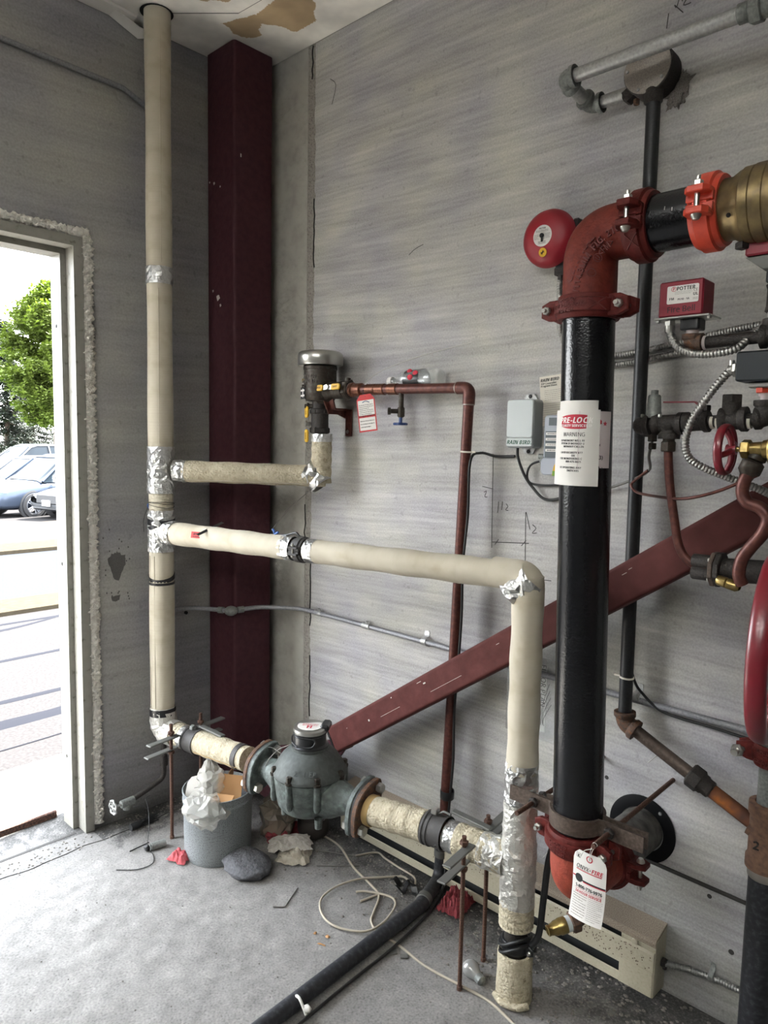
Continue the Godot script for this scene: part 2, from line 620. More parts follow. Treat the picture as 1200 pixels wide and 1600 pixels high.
	mat("fitting_orange", hx("a33a2b"), 0.55, 0.0, ntex(38, 0.03, [hx("7a3022"), hx("8f3c2b"), hx("9c4532")]), 4.0, bump(39, 0.15, 2.0), 0.4)
	mat("coupling_red", hx("7d2a25"), 0.55, 0.0, ntex(40, 0.03, [hx("491a17"), hx("57201c"), hx("652822")]), 4.0, bump(39, 0.15, 2.0), 0.4)
	mat("coupling_orange", hx("d8452c"), 0.42, 0.0, ntex(41, 0.03, [hx("b63a26"), hx("c6452f"), hx("d04c34")]), 4.0)
	for k in ["column_paint", "fitting_red", "coupling_red", "brace_paint"]:
		M[k].metallic_specular = 0.3
	mat("emboss_dark", hx("5c1f1a"), 0.6)
	mat("bell_red", hx("8c1322"), 0.45)
	mat("switch_red", hx("7a1023"), 0.45)
	mat("wheel_red", hx("6a0a1a"), 0.28)
	M.wheel_red.clearcoat_enabled = true
	M.wheel_red.clearcoat = 0.4
	mat("brass_old", hx("7a6a4c"), 0.42, 0.75, ntex(42, 0.02, [hx("5e5340"), hx("7d6c4c"), hx("95825a")]), 4.0)
	mat("brass", hx("a8894c"), 0.32, 0.9, ntex(43, 0.03, [hx("75623d"), hx("93804f"), hx("a79162")]), 5.0)
	mat("bronze_dark", hx("3a332d"), 0.5, 0.6, ntex(44, 0.03, [hx("2a2623"), hx("40372f"), hx("4c5a58")], 5, FastNoiseLite.TYPE_SIMPLEX_SMOOTH, 384, [0.0, 0.6, 1.0]), 6.0)
	mat("copper_old", hx("4f2a24"), 0.45, 0.4, ntex(45, 0.03, [hx("3f211d"), hx("552e27"), hx("6a3f33")]), 5.0)
	mat("copper_bright", hx("8a5640"), 0.4, 0.7, ntex(46, 0.04, [hx("4a2d24"), hx("6b4434"), hx("7d5441")]), 8.0)
	mat("solder", hx("9a948c"), 0.45, 0.6)
	mat("meter_bronze", hx("5f6b68"), 0.6, 0.25, ntex(47, 0.022, [hx("3a3e3b"), hx("505653"), hx("656f6b"), hx("819089")], 5, FastNoiseLite.TYPE_SIMPLEX_SMOOTH, 384, [0.0, 0.45, 0.75, 1.0]), 4.0, bump(48, 0.12, 3.0), 0.5)
	mat("rubber", hx("191a1b"), 0.6)
	mat("black_plastic", hx("17181a"), 0.32)
	mat("switch_black", hx("141a1f"), 0.5)
	mat("tape_black", hx("111214"), 0.35)
	# insulation
	m = mat("jacket", hx("c6bda8"), 0.85, 0.0, ntex(50, 0.012, [hx("a1967f"), hx("b3ab98"), hx("bbb4a3")], 4, FastNoiseLite.TYPE_SIMPLEX_SMOOTH, 384, [0.0, 0.4, 1.0]), 2.0)
	m.heightmap_enabled = false
	m.rim_enabled = true
	m.rim = 0.2
	mat("jacket_worn", hx("c9bfa5"), 0.9, 0.0, ntex(51, 0.03, [hx("7d705a"), hx("ada38b"), hx("bfb6a1")], 5, FastNoiseLite.TYPE_SIMPLEX_SMOOTH, 384, [0.0, 0.32, 1.0]), 4.0, bump(52, 0.12, 6.0), 0.8)
	mat("foil", hx("c2c2c0"), 0.3, 0.92, null, 8.0, bump(53, 0.06, 10.0, 4, cell), 0.5)
	mat("foil_dull", hx("c4c2bb"), 0.42, 0.6, null, 8.0, bump(53, 0.06, 10.0, 4, cell), 0.5)
	mat("coupling_grey", hx("3f3d3c"), 0.6, 0.2, ntex(54, 0.06, [hx("383635"), hx("474543")]), 8.0)
	mat("wood_pulp", hx("a58a5c"), 0.9)
	# papers, plastics
	mat("paper", hx("cfccc6"), 0.85)
	mat("paper_pink", hx("c7bcbb"), 0.85)
	mat("paper_cream", hx("cfc9bb"), 0.85)
	mat("paper_old", hx("a39b8c"), 0.9, 0.0, ntex(55, 0.02, [hx("6f675a"), hx("a09888"), hx("b9b2a4")]), 5.0)
	mat("cardboard", hx("a87f55"), 0.9)
	mat("print_black", hx("1d1c1d"), 0.7)
	mat("print_grey", hx("77726e"), 0.8)
	mat("print_red", hx("b01f33"), 0.7)
	mat("print_green", hx("1d4a35"), 0.7)
	mat("print_white", hx("e6e2de"), 0.7)
	mat("print_yellow", hx("d3a51e"), 0.6)
	mat("handle_yellow", hx("cfa32c"), 0.5)
	mat("handle_blue", hx("1e3a6c"), 0.45)
	mat("handle_red", hx("6b1a22"), 0.5)
	mat("pin_blue", hx("3f66a8"), 0.5)
	mat("tag_red", hx("b32b2b"), 0.6)
	mat("rag_red", hx("9c3b40"), 0.9, 0.0, ntex(56, 0.03, [hx("7d2b30"), hx("a8474b"), hx("b96065")]), 8.0)
	mat("rag_dark_red", hx("6d2328"), 0.9, 0.0, ntex(57, 0.03, [hx("4c191d"), hx("73272c"), hx("843a3f")]), 8.0)
	mat("box_grey", hx("b4bab9"), 0.45)
	mat("box_grey_side", hx("8d9191"), 0.45)
	mat("keypad_grey", hx("9a9ea6"), 0.5)
	mat("keypad_dark", hx("4d5558"), 0.5)
	mat("leaf_green", hx("6f9a2d"), 0.6)
	mat("heater_cream", hx("b9b495"), 0.5, 0.0, ntex(58, 0.05, [hx("7f7359"), hx("b0a993"), hx("bab39e")], 5, FastNoiseLite.TYPE_SIMPLEX_SMOOTH, 384, [0.0, 0.2, 1.0]), 5.0)
	mat("heater_dusty", hx("8a7e70"), 0.9, 0.0, ntex(59, 0.09, [hx("6a5b4f"), hx("8e8171"), hx("a59a8a")]), 8.0)
	mat("heater_gap_shade", hx("17191b"), 0.8)  # near-black: shade inside the heater slots, put into the colour
	mat("bucket", hx("87898a"), 0.6, 0.15, ntex(60, 0.06, [hx("4a4c4b"), hx("55585a"), hx("7f8384"), hx("8c9092")], 3, FastNoiseLite.TYPE_SIMPLEX_SMOOTH, 512, [0.0, 0.3, 0.38, 1.0]), 6.0)
	mat("lump_brown", hx("2c2622"), 0.7)
	mat("stone", hx("4d4d50"), 0.9, 0.0, ntex(61, 0.03, [hx("3f3f42"), hx("515154"), hx("636367")]), 6.0, bump(62, 0.06, 6.0), 0.8)
	mat("wire_cream", hx("9d9484"), 0.6)
	mat("wire_black", hx("151515"), 0.5)
	mat("wire_grey", hx("66635e"), 0.5, 0.2)
	mat("dust", hx("716c66"), 0.95, 0.0, ntex(63, 0.1, [hx("4f4b46"), hx("736e68"), hx("8f8a83")]), 6.0)
	m = mat("clear_bag", Color(0.72, 0.71, 0.68, 0.5), 0.35)
	m.transparency = BaseMaterial3D.TRANSPARENCY_ALPHA
	m = mat("bag_dirty", Color(0.42, 0.38, 0.33, 0.75), 0.4)
	m.transparency = BaseMaterial3D.TRANSPARENCY_ALPHA
	mat("paper_dirty", hx("a9a49c"), 0.9, 0.0, ntex(68, 0.03, [hx("7d776e"), hx("aaa59d"), hx("bdb9b2")]), 6.0)
	m = mat("clear_plastic", Color(0.9, 0.92, 0.92, 0.12), 0.08)
	m.transparency = BaseMaterial3D.TRANSPARENCY_ALPHA
	m = mat("bottle_plastic", Color(0.93, 0.95, 0.95, 0.22), 0.12)
	m.transparency = BaseMaterial3D.TRANSPARENCY_ALPHA
	m = mat("bulb_glass", hx("8f8f8c"), 0.18, 0.2)
	# outside
	mat("pavement", hx("7a736b"), 0.9, 0.0, ntex(70, 0.03, [hx("9b9892"), hx("a5a29c"), hx("adaaa4")]), 0.7)
	mat("pavement_far", hx("5c574f"), 0.9, 0.0, ntex(70, 0.03, [hx("2f2c28"), hx("37332f")]), 0.7)
	mat("kerb_stone", hx("8d8574"), 0.9, 0.0, ntex(71, 0.03, [hx("2f2a22"), hx("373229")]), 0.8)
	mat("asphalt", hx("6f6c6c"), 0.95, 0.0, ntex(72, 0.12, [hx("262525"), hx("2c2b2b"), hx("343231")]), 0.9)
	mat("asphalt_blue", hx("62656d"), 0.95, 0.0, ntex(73, 0.12, [hx("26282c"), hx("2d2f34")]), 0.6)
	mat("crack_sealer", hx("17181c"), 0.8)
	M.crack_sealer.metallic_specular = 0.1
	mat("crack_dark", hx("34322f"), 0.9)
	mat("grass_strip", hx("41541f"), 0.95, 0.0, ntex(74, 0.1, [hx("35481a"), hx("4f6428")]), 0.5)
	for k in ["pavement", "pavement_far", "kerb_stone", "asphalt", "asphalt_blue", "grass_strip"]:
		M[k].metallic_specular = 0.05
	m = mat("leaf_bright", hx("475416"), 0.7)
	m.backlight_enabled = true
	m.backlight = Color(0.22, 0.27, 0.05)
	m.cull_mode = BaseMaterial3D.CULL_DISABLED
	m = mat("needle_green", hx("20281d"), 0.8)
	m.cull_mode = BaseMaterial3D.CULL_DISABLED
	mat("bark", hx("4d4038"), 0.9)
	mat("car_blue", hx("383f4b"), 0.25, 0.4)
	mat("car_white", hx("55575a"), 0.25, 0.1)
	mat("car_dark", hx("24272c"), 0.25, 0.2)
	for k in ["car_blue", "car_white", "car_dark"]:
		M[k].metallic_specular = 0.3
	mat("car_glass", hx("10161b"), 0.1)
	M.car_glass.metallic_specular = 0.3
	mat("tyre", hx("1d1d1f"), 0.85)
	mat("car_trim", hx("1b1c1f"), 0.5)
	mat("alloy", hx("8b8d92"), 0.35, 0.7)
	mat("lamp_glass", hx("c8d0d6"), 0.1, 0.2)
	mat("fill_lamp_white", hx("d8d8d4"), 0.5)  # housing of the added fill lamps
	m = mat("fill_lamp_glow", Color.WHITE, 0.5)  # glowing tubes of the added fill lamps
	m.emission_enabled = true
	m.emission = Color(1.0, 0.97, 0.93)
	m.emission_energy_multiplier = 3.0
	mat("tail_red", hx("8a1018"), 0.3)

# worn floor: pale scuffed concrete, darker and dirtier towards the pipes; 2.4 m square
func floor_texture() -> ImageTexture:
	var w := 1280
	var big := noise_bytes(w, w, 81, 0.012, 4, 2, 2)
	var mid := noise_bytes(w, w, 82, 0.03, 5)
	var fine := noise_bytes(w, w, 83, 0.22, 3)
	var worm := noise_bytes(w, w, 84, 0.016, 3)
	return layered(w, w, func(by: PackedByteArray) -> void:
		var k := 0
		for y in w:
			var z := 2.4 * y / w
			for x in w:
				var i := y * w + x
				var px := 2.4 * x / w
				var d := 0.92 + (big[i] - 128) * 0.0004 + (mid[i] - 128) * 0.0006 + (fine[i] - 128) * 0.0011
				var ring := absi(worm[i] - 128)
				if ring < 5:
					d += 0.08 * (5 - ring) / 5.0
				var dirt := clampf(1.0 - (z - 0.06 - (mid[i] - 128) * 0.0012) / 0.24, 0.0, 1.0)
				dirt = maxf(dirt, clampf(1.0 - (px - 0.05 - (mid[i] - 128) * 0.001) / 0.14, 0.0, 1.0) * (1.0 if z < 0.72 else 0.3))
				dirt = maxf(dirt, clampf((big[i] - 120) * 0.006, 0.0, 1.0) * clampf((px - 0.7) * 1.2, 0.0, 0.6) * clampf(1.3 - z, 0.0, 1.0))
				d *= 1.0 - 0.5 * dirt
				if dirt > 0.3 and fine[i] > 165:
					d += 0.16
				if fine[i] < 52:
					d -= 0.12
				by[k] = clampi(int(133 * d), 0, 255)
				by[k + 1] = clampi(int(130 * d), 0, 255)
				by[k + 2] = clampi(int(126 * d), 0, 255)
				k += 3)

# gypsum board: joint compound brushed over tan paper; 1.2 m square round the corner
func ceiling_texture() -> ImageTexture:
	var w := 512
	var wob := noise_bytes(w, w, 91, 0.03, 3)
	var tone := noise_bytes(w, w, 92, 0.01, 4)
	var tan_ := [PackedVector2Array([Vector2(0.235, 0.30), Vector2(0.2, 0.20), Vector2(0.26, 0.16), Vector2(0.33, 0.205), Vector2(0.40, 0.09), Vector2(0.50, 0.09), Vector2(0.60, 0.2), Vector2(0.5, 0.26), Vector2(0.36, 0.25)]), PackedVector2Array([Vector2(0.28, 0.42), Vector2(0.42, 0.31), Vector2(0.62, 0.27), Vector2(1.1, 0.3), Vector2(1.1, 0.8), Vector2(0.4, 0.8), Vector2(0.3, 0.55)])]
	return layered(w, w, func(by: PackedByteArray) -> void:
		var k := 0
		for y in w:
			for x in w:
				var i := y * w + x
				var p := Vector2(1.2 * x / w + (wob[i] - 128) * 0.00014, 1.2 * y / w + (wob[(i * 7 + 13) % (w * w)] - 128) * 0.00003)
				var d := 1.0 + (tone[i] - 128) * 0.0009
				var c := Vector3(232, 228, 220)
				if Geometry2D.is_point_in_polygon(p, tan_[0]) or Geometry2D.is_point_in_polygon(p, tan_[1]):
					c = Vector3(178, 155, 122)
				by[k] = clampi(int(c.x * d), 0, 255)
				by[k + 1] = clampi(int(c.y * d), 0, 255)
				by[k + 2] = clampi(int(c.z * d), 0, 255)
				k += 3)


# ---------------------------------------------------------------- build
func _ready() -> void:
	font.font_names = PackedStringArray(["Droid Sans"])
	bold.font_names = PackedStringArray(["Droid Sans"])
	bold.font_weight = 700
	# camera: a phone held level, tipped a little down towards the corner
	var cam := Camera3D.new()
	cam.name = "camera"
	cam.position = Vector3(2.505, 1.45, 1.84)
	cam.basis = Basis(Vector3.UP, 0.754025) * Basis(Vector3.RIGHT, -0.0972282) * Basis(Vector3.BACK, 0.0194894)
	cam.fov = 70.93
	cam.near = 0.05
	cam.far = 400.0
	add_child(cam)
	cam.current = true
	# a bright, thinly clouded sky; the sun stands high beyond the building
	var env := Environment.new()
	var sky := Sky.new()
	var sm := ProceduralSkyMaterial.new()
	sm.sky_top_color = Color(0.85, 0.88, 0.92)
	sm.sky_horizon_color = Color(0.95, 0.955, 0.95)
	sm.sky_curve = 0.2
	sm.sky_energy_multiplier = SKY
	sm.ground_bottom_color = Color(0.42, 0.40, 0.38)
	sm.ground_horizon_color = Color(0.6, 0.6, 0.6)
	sm.ground_energy_multiplier = SKY * 0.5
	sky.sky_material = sm
	env.background_mode = Environment.BG_SKY
	env.sky = sky
	env.tonemap_mode = Environment.TONE_MAPPER_LINEAR
	env.tonemap_exposure = EXPO
	env.sdfgi_enabled = true
	env.ssao_enabled = true
	env.ssil_enabled = true
	var we := WorldEnvironment.new()
	we.name = "world_environment"
	we.environment = env
	add_child(we)
	var sun := DirectionalLight3D.new()
	sun.name = "sun"
	sun.basis = Basis.looking_at(Vector3(0.06, -0.82, 0.56), Vector3.UP)
	sun.light_energy = SUN
	sun.light_color = Color(1.0, 0.985, 0.96)
	sun.light_angular_distance = 2.0
	sun.shadow_enabled = true
	add_child(sun)
	materials()
	added_lamp_fitting()
	setting()
	for f in [outside, steel, insulated, meter_run, backflow, brown_pipe, wall_things, fire_main, trim_pipes, drain_line, heater_unit, floor_things]:
		(f as Callable).call()

const SKY := 2.0
const SUN := 6.5
const EXPO := 4.8
const LAMP := 0.1  # strength of the added fill lamps

# added fill: two twin-tube fittings out of view behind the camera, lighting the ceiling
func added_lamp_fitting() -> void:
	for k in 2:
		var p := V(1.5 + 1.2 * k, 2.9, 3.3)
		var t := thing("added_ceiling_lamp", ["added twin tube fill lamp over the middle of the room, out of view", "added twin tube fill lamp nearer the far side wall, out of view"][k], "lamp", p, "added fill lamps")
		var g := G.new()
		g.box(at(p + V(0, -0.26, 0)), V(0.1, 0.03, 1.25), 0.006)
		for e in [-0.5, 0.5]:
			g.tube(line(p + V(0, 0, e), p + V(0, -0.25, e)), 0.006, 8)
		part(g, "housing", "fill_lamp_white", t)
		for s in [-0.3, -0.222]:
			g = G.new()
			g.tube(line(p + V(0, s, -0.59), p + V(0, s, 0.59)), 0.013, 12)
			part(g, "fill_lamp_tube", "fill_lamp_glow", t)
		var a := AreaLight3D.new()  # added fill light, facing down
		a.name = "fill_lamp_light"
		a.area_size = Vector2(0.12, 1.2)
		a.light_energy = LAMP
		a.light_color = Color(0.95, 0.975, 1.0)
		a.area_range = 12.0
		a.shadow_enabled = true
		a.position = p + V(0, -0.318, 0)
		a.rotation.x = -PI / 2
		add_child(a, true)
		var up := a.duplicate()  # added fill light, facing up to brighten the ceiling
		up.name = "fill_uplight"
		up.light_energy = LAMP * 19.0
		up.position = p + V(0, -0.2, 0)
		up.rotation.x = PI / 2
		add_child(up, true)

# ---------------------------------------------------------------- the room
func setting() -> void:
	var g := G.new()
	var H := 2.9
	# floor slab, with the doorway's sill
	g.quad(V(0, 0, 0), V(4.6, 0, 0), V(4.6, 0, 4.4), V(0, 0, 4.4), Vector3.UP)
	g.quad(V(-0.2, 0, 0.72), V(0, 0, 0.72), V(0, 0, 1.9), V(-0.2, 0, 1.9), Vector3.UP)
	g.quad(V(-0.2, -0.3, 0.72), V(-0.2, -0.3, 1.9), V(-0.2, 0, 1.9), V(-0.2, 0, 0.72), Vector3.LEFT)
	g.quad(V(0, -0.3, 0), V(4.6, -0.3, 0), V(4.6, -0.3, 4.4), V(0, -0.3, 4.4), Vector3.DOWN)
	var fl := struct(g, "floor", "floor_concrete", "scuffed dusty concrete floor slab")
	# cracks and grooves by the sill
	g = G.new()
	var rng := RandomNumberGenerator.new()
	rng.seed = 5
	var pts: Array = []
	for k in 16:
		pts.append(V(0.09 + rng.randf_range(-0.008, 0.008), 0.0006, 0.33 + k * 0.065))
	g.tube(curve(pts, 3), 0.0016, 5)
	g.box(at(V(-0.02, 0.0006, 1.31)), V(0.012, 0.001, 1.08))
	part(g, "crack", "crack_dark", fl)
	g = G.new()
	for k in 260:
		var p := V(0.055 + rng.randf_range(-0.05, 0.05), 0.001, rng.randf_range(0.05, 1.3))
		g.blob(p, Vector3.ONE * rng.randf_range(0.001, 0.0045) * V(1.3, 0.6, 1.0), 0.3, 1.0, k, 4, 6)
	for k in 620:
		var p := V(rng.randf_range(0.5, 2.0), 0.001, 0.0)
		p.z = absf(rng.randfn(0.12, 0.09)) + 0.01
		g.blob(p, Vector3.ONE * rng.randf_range(0.001, 0.005) * V(1.3, 0.6, 1.0), 0.3, 1.0, k, 4, 6)
	var db := part(g, "crumbled_concrete", "dust", fl)
	db.set_meta("kind", "stuff")
	# back wall: two precast panels with a caulked joint
	g = G.new()
	g.box(at(V(2.3, 1.3, -0.16)), V(5.0, 3.4, 0.26))
	var wb := struct(g, "wall_back", "wall_plain", "brushed grey concrete wall with a caulked vertical joint")
	g = G.new()
	g.box(at(V(0.076, 1.3, -0.015)), V(0.552, 3.4, 0.03), 0.004)
	part(g, "panel", "panel_concrete", wb)
	g = G.new()
	g.quad(V(0.384, 0, 0), V(4.8, 0, 0), V(4.8, H + 0.1, 0), V(0.384, H + 0.1, 0), Vector3.BACK)
	for k in g.t.size():
		g.t[k].x = g.v[k].x
	g.quad(V(0.384, 0, -0.03), V(0.384, 0, 0), V(0.384, H, 0), V(0.384, H, -0.03), Vector3.LEFT)
	part(g, "panel", "wall_concrete", wb)
	g = G.new()
	var rows: Array = []
	for k in 141:
		var y := 2.9 * k / 140.0
		var w1 := rng.randf_range(-0.004, 0.003) + (0.006 if fmod(y * 1.7, 1.0) > 0.6 else 0.0)
		var w2 := rng.randf_range(-0.003, 0.005) + (0.007 if y > 1.7 and y < 2.6 else 0.0) * rng.randf()
		rows.append(PackedVector3Array([V(0.350 - w1, y, -0.001), V(0.354, y, 0.0015), V(0.367 + rng.randf_range(-0.003, 0.003), y, -0.003 + rng.randf_range(-0.002, 0.002)), V(0.382, y, 0.002), V(0.388 + w2, y, -0.0005)]))
	g.grid(rows)
	part(g, "caulk_joint", "caulk", wb)
	g = G.new()
	for c in [[2.78, 2.895, 0.373], [2.1, 2.35, 0.391], [1.05, 1.2, 0.352], [0.72, 1.0, 0.389], [0.35, 0.6, 0.39]]:
		var cp: Array = []
		for k in 9:
			cp.append(V(c[2] + rng.randf_range(-0.004, 0.004), lerpf(c[0], c[1], k / 8.0), 0.0015))
		g.tube(curve(cp, 2), 0.0024, 5)
	part(g, "crack", "black_hole", wb)
	# pencilled working-out on the wall
	g = G.new()
	for s in [[[1.705, 2.482], [1.708, 2.516]], [[1.722, 2.53], [1.744, 2.505]], [[1.733, 2.543], [1.727, 2.523], [1.722, 2.53]], [[1.74, 2.532], [1.745, 2.546], [1.753, 2.538], [1.744, 2.522], [1.762, 2.521]], [[1.765, 2.558], [1.766, 2.569]], [[1.771, 2.556], [1.772, 2.567]], [[1.812, 2.52], [1.845, 2.565]], [[1.805, 2.553], [1.853, 2.534]], [[1.822, 2.505], [1.836, 2.58]], [[1.82, 2.51], [1.838, 2.578]],
			[[1.232, 1.42], [1.238, 1.13]], [[1.196, 1.318], [1.236, 1.312]], [[1.203, 1.30], [1.212, 1.305], [1.206, 1.287], [1.215, 1.286]], [[1.256, 1.24], [1.258, 1.275]], [[1.27, 1.25], [1.272, 1.276]], [[1.285, 1.27], [1.292, 1.262], [1.284, 1.252], [1.294, 1.25]], [[1.24, 1.148], [1.37, 1.158]], [[1.25, 1.142], [1.262, 1.158]], [[1.345, 1.148], [1.36, 1.166]], [[1.355, 1.25], [1.362, 1.04]], [[1.357, 1.25], [1.372, 1.2]], [[1.38, 1.215], [1.392, 1.205], [1.38, 1.19], [1.395, 1.192]], [[1.33, 1.052], [1.45, 1.057]],
			[[0.868, 2.07], [0.895, 2.085], [0.93, 2.094]], [[0.48, 2.66], [0.5, 2.72], [0.47, 2.75]]]:
		var p: Array = []
		for c in s:
			p.append(V(c[0], c[1], 0.0004))
		g.tube(curve(p, 3), 0.0011, 4)
	part(g, "pencil_marks", "pencil", wb)
	g = G.new()
	g.tube(curve([V(0.61, 1.615, 0.0003), V(0.72, 1.685, 0.0003), V(0.9, 1.73, 0.0003), V(1.14, 1.765, 0.0003)], 5), 0.0016, 4)
	for k in 26:
		var p := V(rng.randf_range(0.5, 2.0), rng.randf_range(0.15, 0.7), 0.0003)
		var a := rng.randf_range(-0.6, 1.2)
		g.tube(line(p, p + V(cos(a), sin(a), 0) * rng.randf_range(0.02, 0.08)), 0.0009, 4)
	part(g, "scratches", "scratch", wb)
	g = G.new()
	for c in [[1.94, 0.315, 0.006], [2.0, 0.195, 0.007], [1.65, 0.53, 0.006]]:
		g.lathe(V(c[0], c[1], 0.0006), Vector3.BACK, [Vector2(0.0001, 0.0004), Vector2(c[2], 0)], 12)
	g.tube(line(V(1.69, 0.345, 0.004), V(2.25, 0.335, 0.004)), 0.005, 6)  # dark raised line low on the wall
	part(g, "dark_marks", "crack_dark", wb)
	# left wall round the doorway
	var wl := Node3D.new()
	wl.name = "wall_left"
	wl.set_meta("kind", "structure")
	wl.set_meta("label", "dark brushed concrete wall with the doorway in it")
	add_child(wl)
	for c in [[0.0, 0.71, 0.0, 3.0], [1.91, 4.5, 0.0, 3.0], [0.71, 1.91, 2.125, 3.0]]:
		g = G.new()
		var za: float = c[0]
		var zb: float = c[1]
		var ya: float = c[2]
		var yb: float = c[3]
		for x in [0.0, -0.2]:
			g.quad(V(x, ya, zb), V(x, ya, za), V(x, yb, za), V(x, yb, zb), Vector3.RIGHT if x == 0.0 else Vector3.LEFT)
		for k in g.t.size():
			g.t[k] = Vector2(g.v[k].z, g.v[k].y)
		g.quad(V(-0.2, ya, za), V(0, ya, za), V(0, yb, za), V(-0.2, yb, za), Vector3.FORWARD)
		g.quad(V(-0.2, ya, zb), V(0, ya, zb), V(0, yb, zb), V(-0.2, yb, zb), Vector3.BACK)
		g.quad(V(-0.2, ya, za), V(0, ya, za), V(0, ya, zb), V(-0.2, ya, zb), Vector3.DOWN)
		g.quad(V(-0.2, yb, za), V(0, yb, za), V(0, yb, zb), V(-0.2, yb, zb), Vector3.UP)
		part(g, "wall_section", "wall_side_concrete", wl)
	g = G.new()
	g.prism(Transform3D(Basis(Vector3.FORWARD, Vector3.UP, Vector3.RIGHT), V(0.0008, 0.974, 0.604)), ragged([Vector2(-0.036, 0.03), Vector2(-0.02, 0.047), Vector2(0.005, 0.05), Vector2(0.03, 0.038), Vector2(0.034, 0.012), Vector2(0.02, -0.02), Vector2(0.004, -0.055), Vector2(-0.012, -0.045), Vector2(-0.025, -0.01)], 3), 0.001)
	g.prism(Transform3D(Basis(Vector3.FORWARD, Vector3.UP, Vector3.RIGHT), V(0.0008, 0.855, 0.61)), ragged([Vector2(-0.018, 0.008), Vector2(0.016, 0.012), Vector2(0.012, -0.007), Vector2(-0.014, -0.009)], 4), 0.001)
	for k in 26:
		var q := V(0.0008, 0.974 + rng.randf_range(-0.14, 0.14), 0.604 + rng.randf_range(-0.055, 0.055))
		g.prism(Transform3D(Basis(Vector3.FORWARD, Vector3.UP, Vector3.RIGHT), q), ragged([Vector2(-0.002, 0.003), Vector2(0.002, 0.003), Vector2(0.002, -0.003), Vector2(-0.002, -0.003)], k), 0.001)
	part(g, "stain", "dark_patch", wl)
	# roof and two unseen walls closing the room, walls dark to cut reflections
	g = G.new()
	g.box(at(V(4.7, 1.3, 2.2)), V(0.2, 3.4, 4.8))
	struct(g, "wall_right", "unseen_wall_dark")
	g = G.new()
	g.box(at(V(2.3, 1.3, 4.5)), V(5.0, 3.4, 0.2))
	struct(g, "wall_front", "unseen_wall_dark")
	g = G.new()
	g.box(at(V(2.3, 3.02, 2.1)), V(5.0, 0.2, 5.2))
	var ce := struct(g, "ceiling", "drywall_plain", "gypsum board ceiling with joint compound and bare tan paper")
	g = G.new()
	g.quad(V(0.003, H, 0.003), V(1.2, H, 0.003), V(1.2, H, 1.2), V(0.003, H, 1.2), Vector3.DOWN)
	g.quad(V(0.003, H, 1.2), V(1.2, H, 1.2), V(1.2, H + 0.02, 1.2), V(0.003, H + 0.02, 1.2), Vector3.BACK)
	part(g, "ceiling_board", "drywall", ce)
	g = G.new()
	g.quad(V(1.202, H, 0.003), V(4.6, H, 0.003), V(4.6, H, 4.4), V(1.202, H, 4.4), Vector3.DOWN)
	g.quad(V(0.003, H, 1.202), V(1.2, H, 1.202), V(1.2, H, 4.4), V(0.003, H, 4.4), Vector3.DOWN)
	part(g, "ceiling_board", "drywall_plain", ce)
	g = G.new()
	g.slab([PackedVector3Array([V(0.004, 2.893, 0.52), V(0.06, 2.893, 0.53)]), PackedVector3Array([V(0.004, 2.892, 0.62), V(0.07, 2.893, 0.66)]), PackedVector3Array([V(0.004, 2.893, 0.95), V(0.09, 2.895, 0.95)])], 0.01)
	g.slab([PackedVector3Array([V(0.003, 2.865, 0.47), V(0.02, 2.885, 0.47)]), PackedVector3Array([V(0.008, 2.85, 0.50), V(0.03, 2.88, 0.505)]), PackedVector3Array([V(0.003, 2.89, 0.6), V(0.05, 2.89, 0.6)])], 0.006)
	part(g, "loose_edge", "drywall_plain", ce)
	g = G.new()
	g.lathe(V(0.12, 2.8985, 0.488), Vector3.UP, [Vector2(0.0001, 0), Vector2(0.056, 0)], 28)
	part(g, "pipe_hole", "black_hole", ce)
	g = G.new()
	g.tube(line(V(0.16, 2.899, 0.45), V(0.33, 2.899, 0.30)), 0.0012, 4)
	g.tube(line(V(0.33, 2.899, 0.30), V(0.6, 2.899, 0.285)), 0.0008, 4)
	part(g, "board_crack", "dark_patch", ce)
	# door frame: pressed steel with a stop, painted cream
	var prof := PackedVector2Array([Vector2(0.012, 0.713), Vector2(0.012, 0.746), Vector2(-0.05, 0.746), Vector2(-0.05, 0.766), Vector2(-0.13, 0.766), Vector2(-0.13, 0.746), Vector2(-0.175, 0.746), Vector2(-0.175, 0.713)])
	var door := Node3D.new()
	door.name = "door_1"
	door.position = V(0, 0, 1.31)
	door.set_meta("kind", "structure")
	door.set_meta("label", "open doorway with a cream painted steel frame")
	add_child(door)
	for s: float in [-1.0, 1.0]:
		g = G.new()
		var poly := PackedVector2Array()
		for q in prof:
			poly.append(Vector2(q.x, 1.31 + s * (1.31 - q.y)))
		g.prism(Transform3D(Basis(V(1, 0, 0), V(0, 0, 1), V(0, -1, 0)), V(0, 1.06, 0)), poly, 2.12, 0.0015)
		part(g, "jamb", "frame_paint", door)
	g = G.new()
	var head := PackedVector2Array()
	for q in prof:
		head.append(Vector2(q.x + 0.0007, 2.1235 - (q.y - 0.713)))
	g.prism(Transform3D(Basis(V(1, 0, 0), V(0, 1, 0), V(0, 0, 1)), V(0, 0, 1.31)), head, 1.194, 0.0015)
	part(g, "head", "frame_paint", door)
	g = G.new()
	for y in [1.83, 0.99, 0.27]:
		g.lathe(V(-0.09, y, 0.7665), Vector3.BACK, [Vector2(0.0001, 0.0005), Vector2(0.006, 0.0003), Vector2(0.007, 0)], 12)
	part(g, "screw_hole", "black_hole", door)
	# rough foam bead round the frame
	g = G.new()
	var bead: Array = []
	var fn := FastNoiseLite.new()
	fn.frequency = 9.0
	fn.fractal_octaves = 3
	var path := PackedVector3Array()
	for k in 420:
		path.append(V(0.006, 0.02 + 2.115 * k / 419.0, 0.697))
	for k in 220:
		path.append(V(0.006, 2.14, 0.69 + 1.24 * k / 219.0))
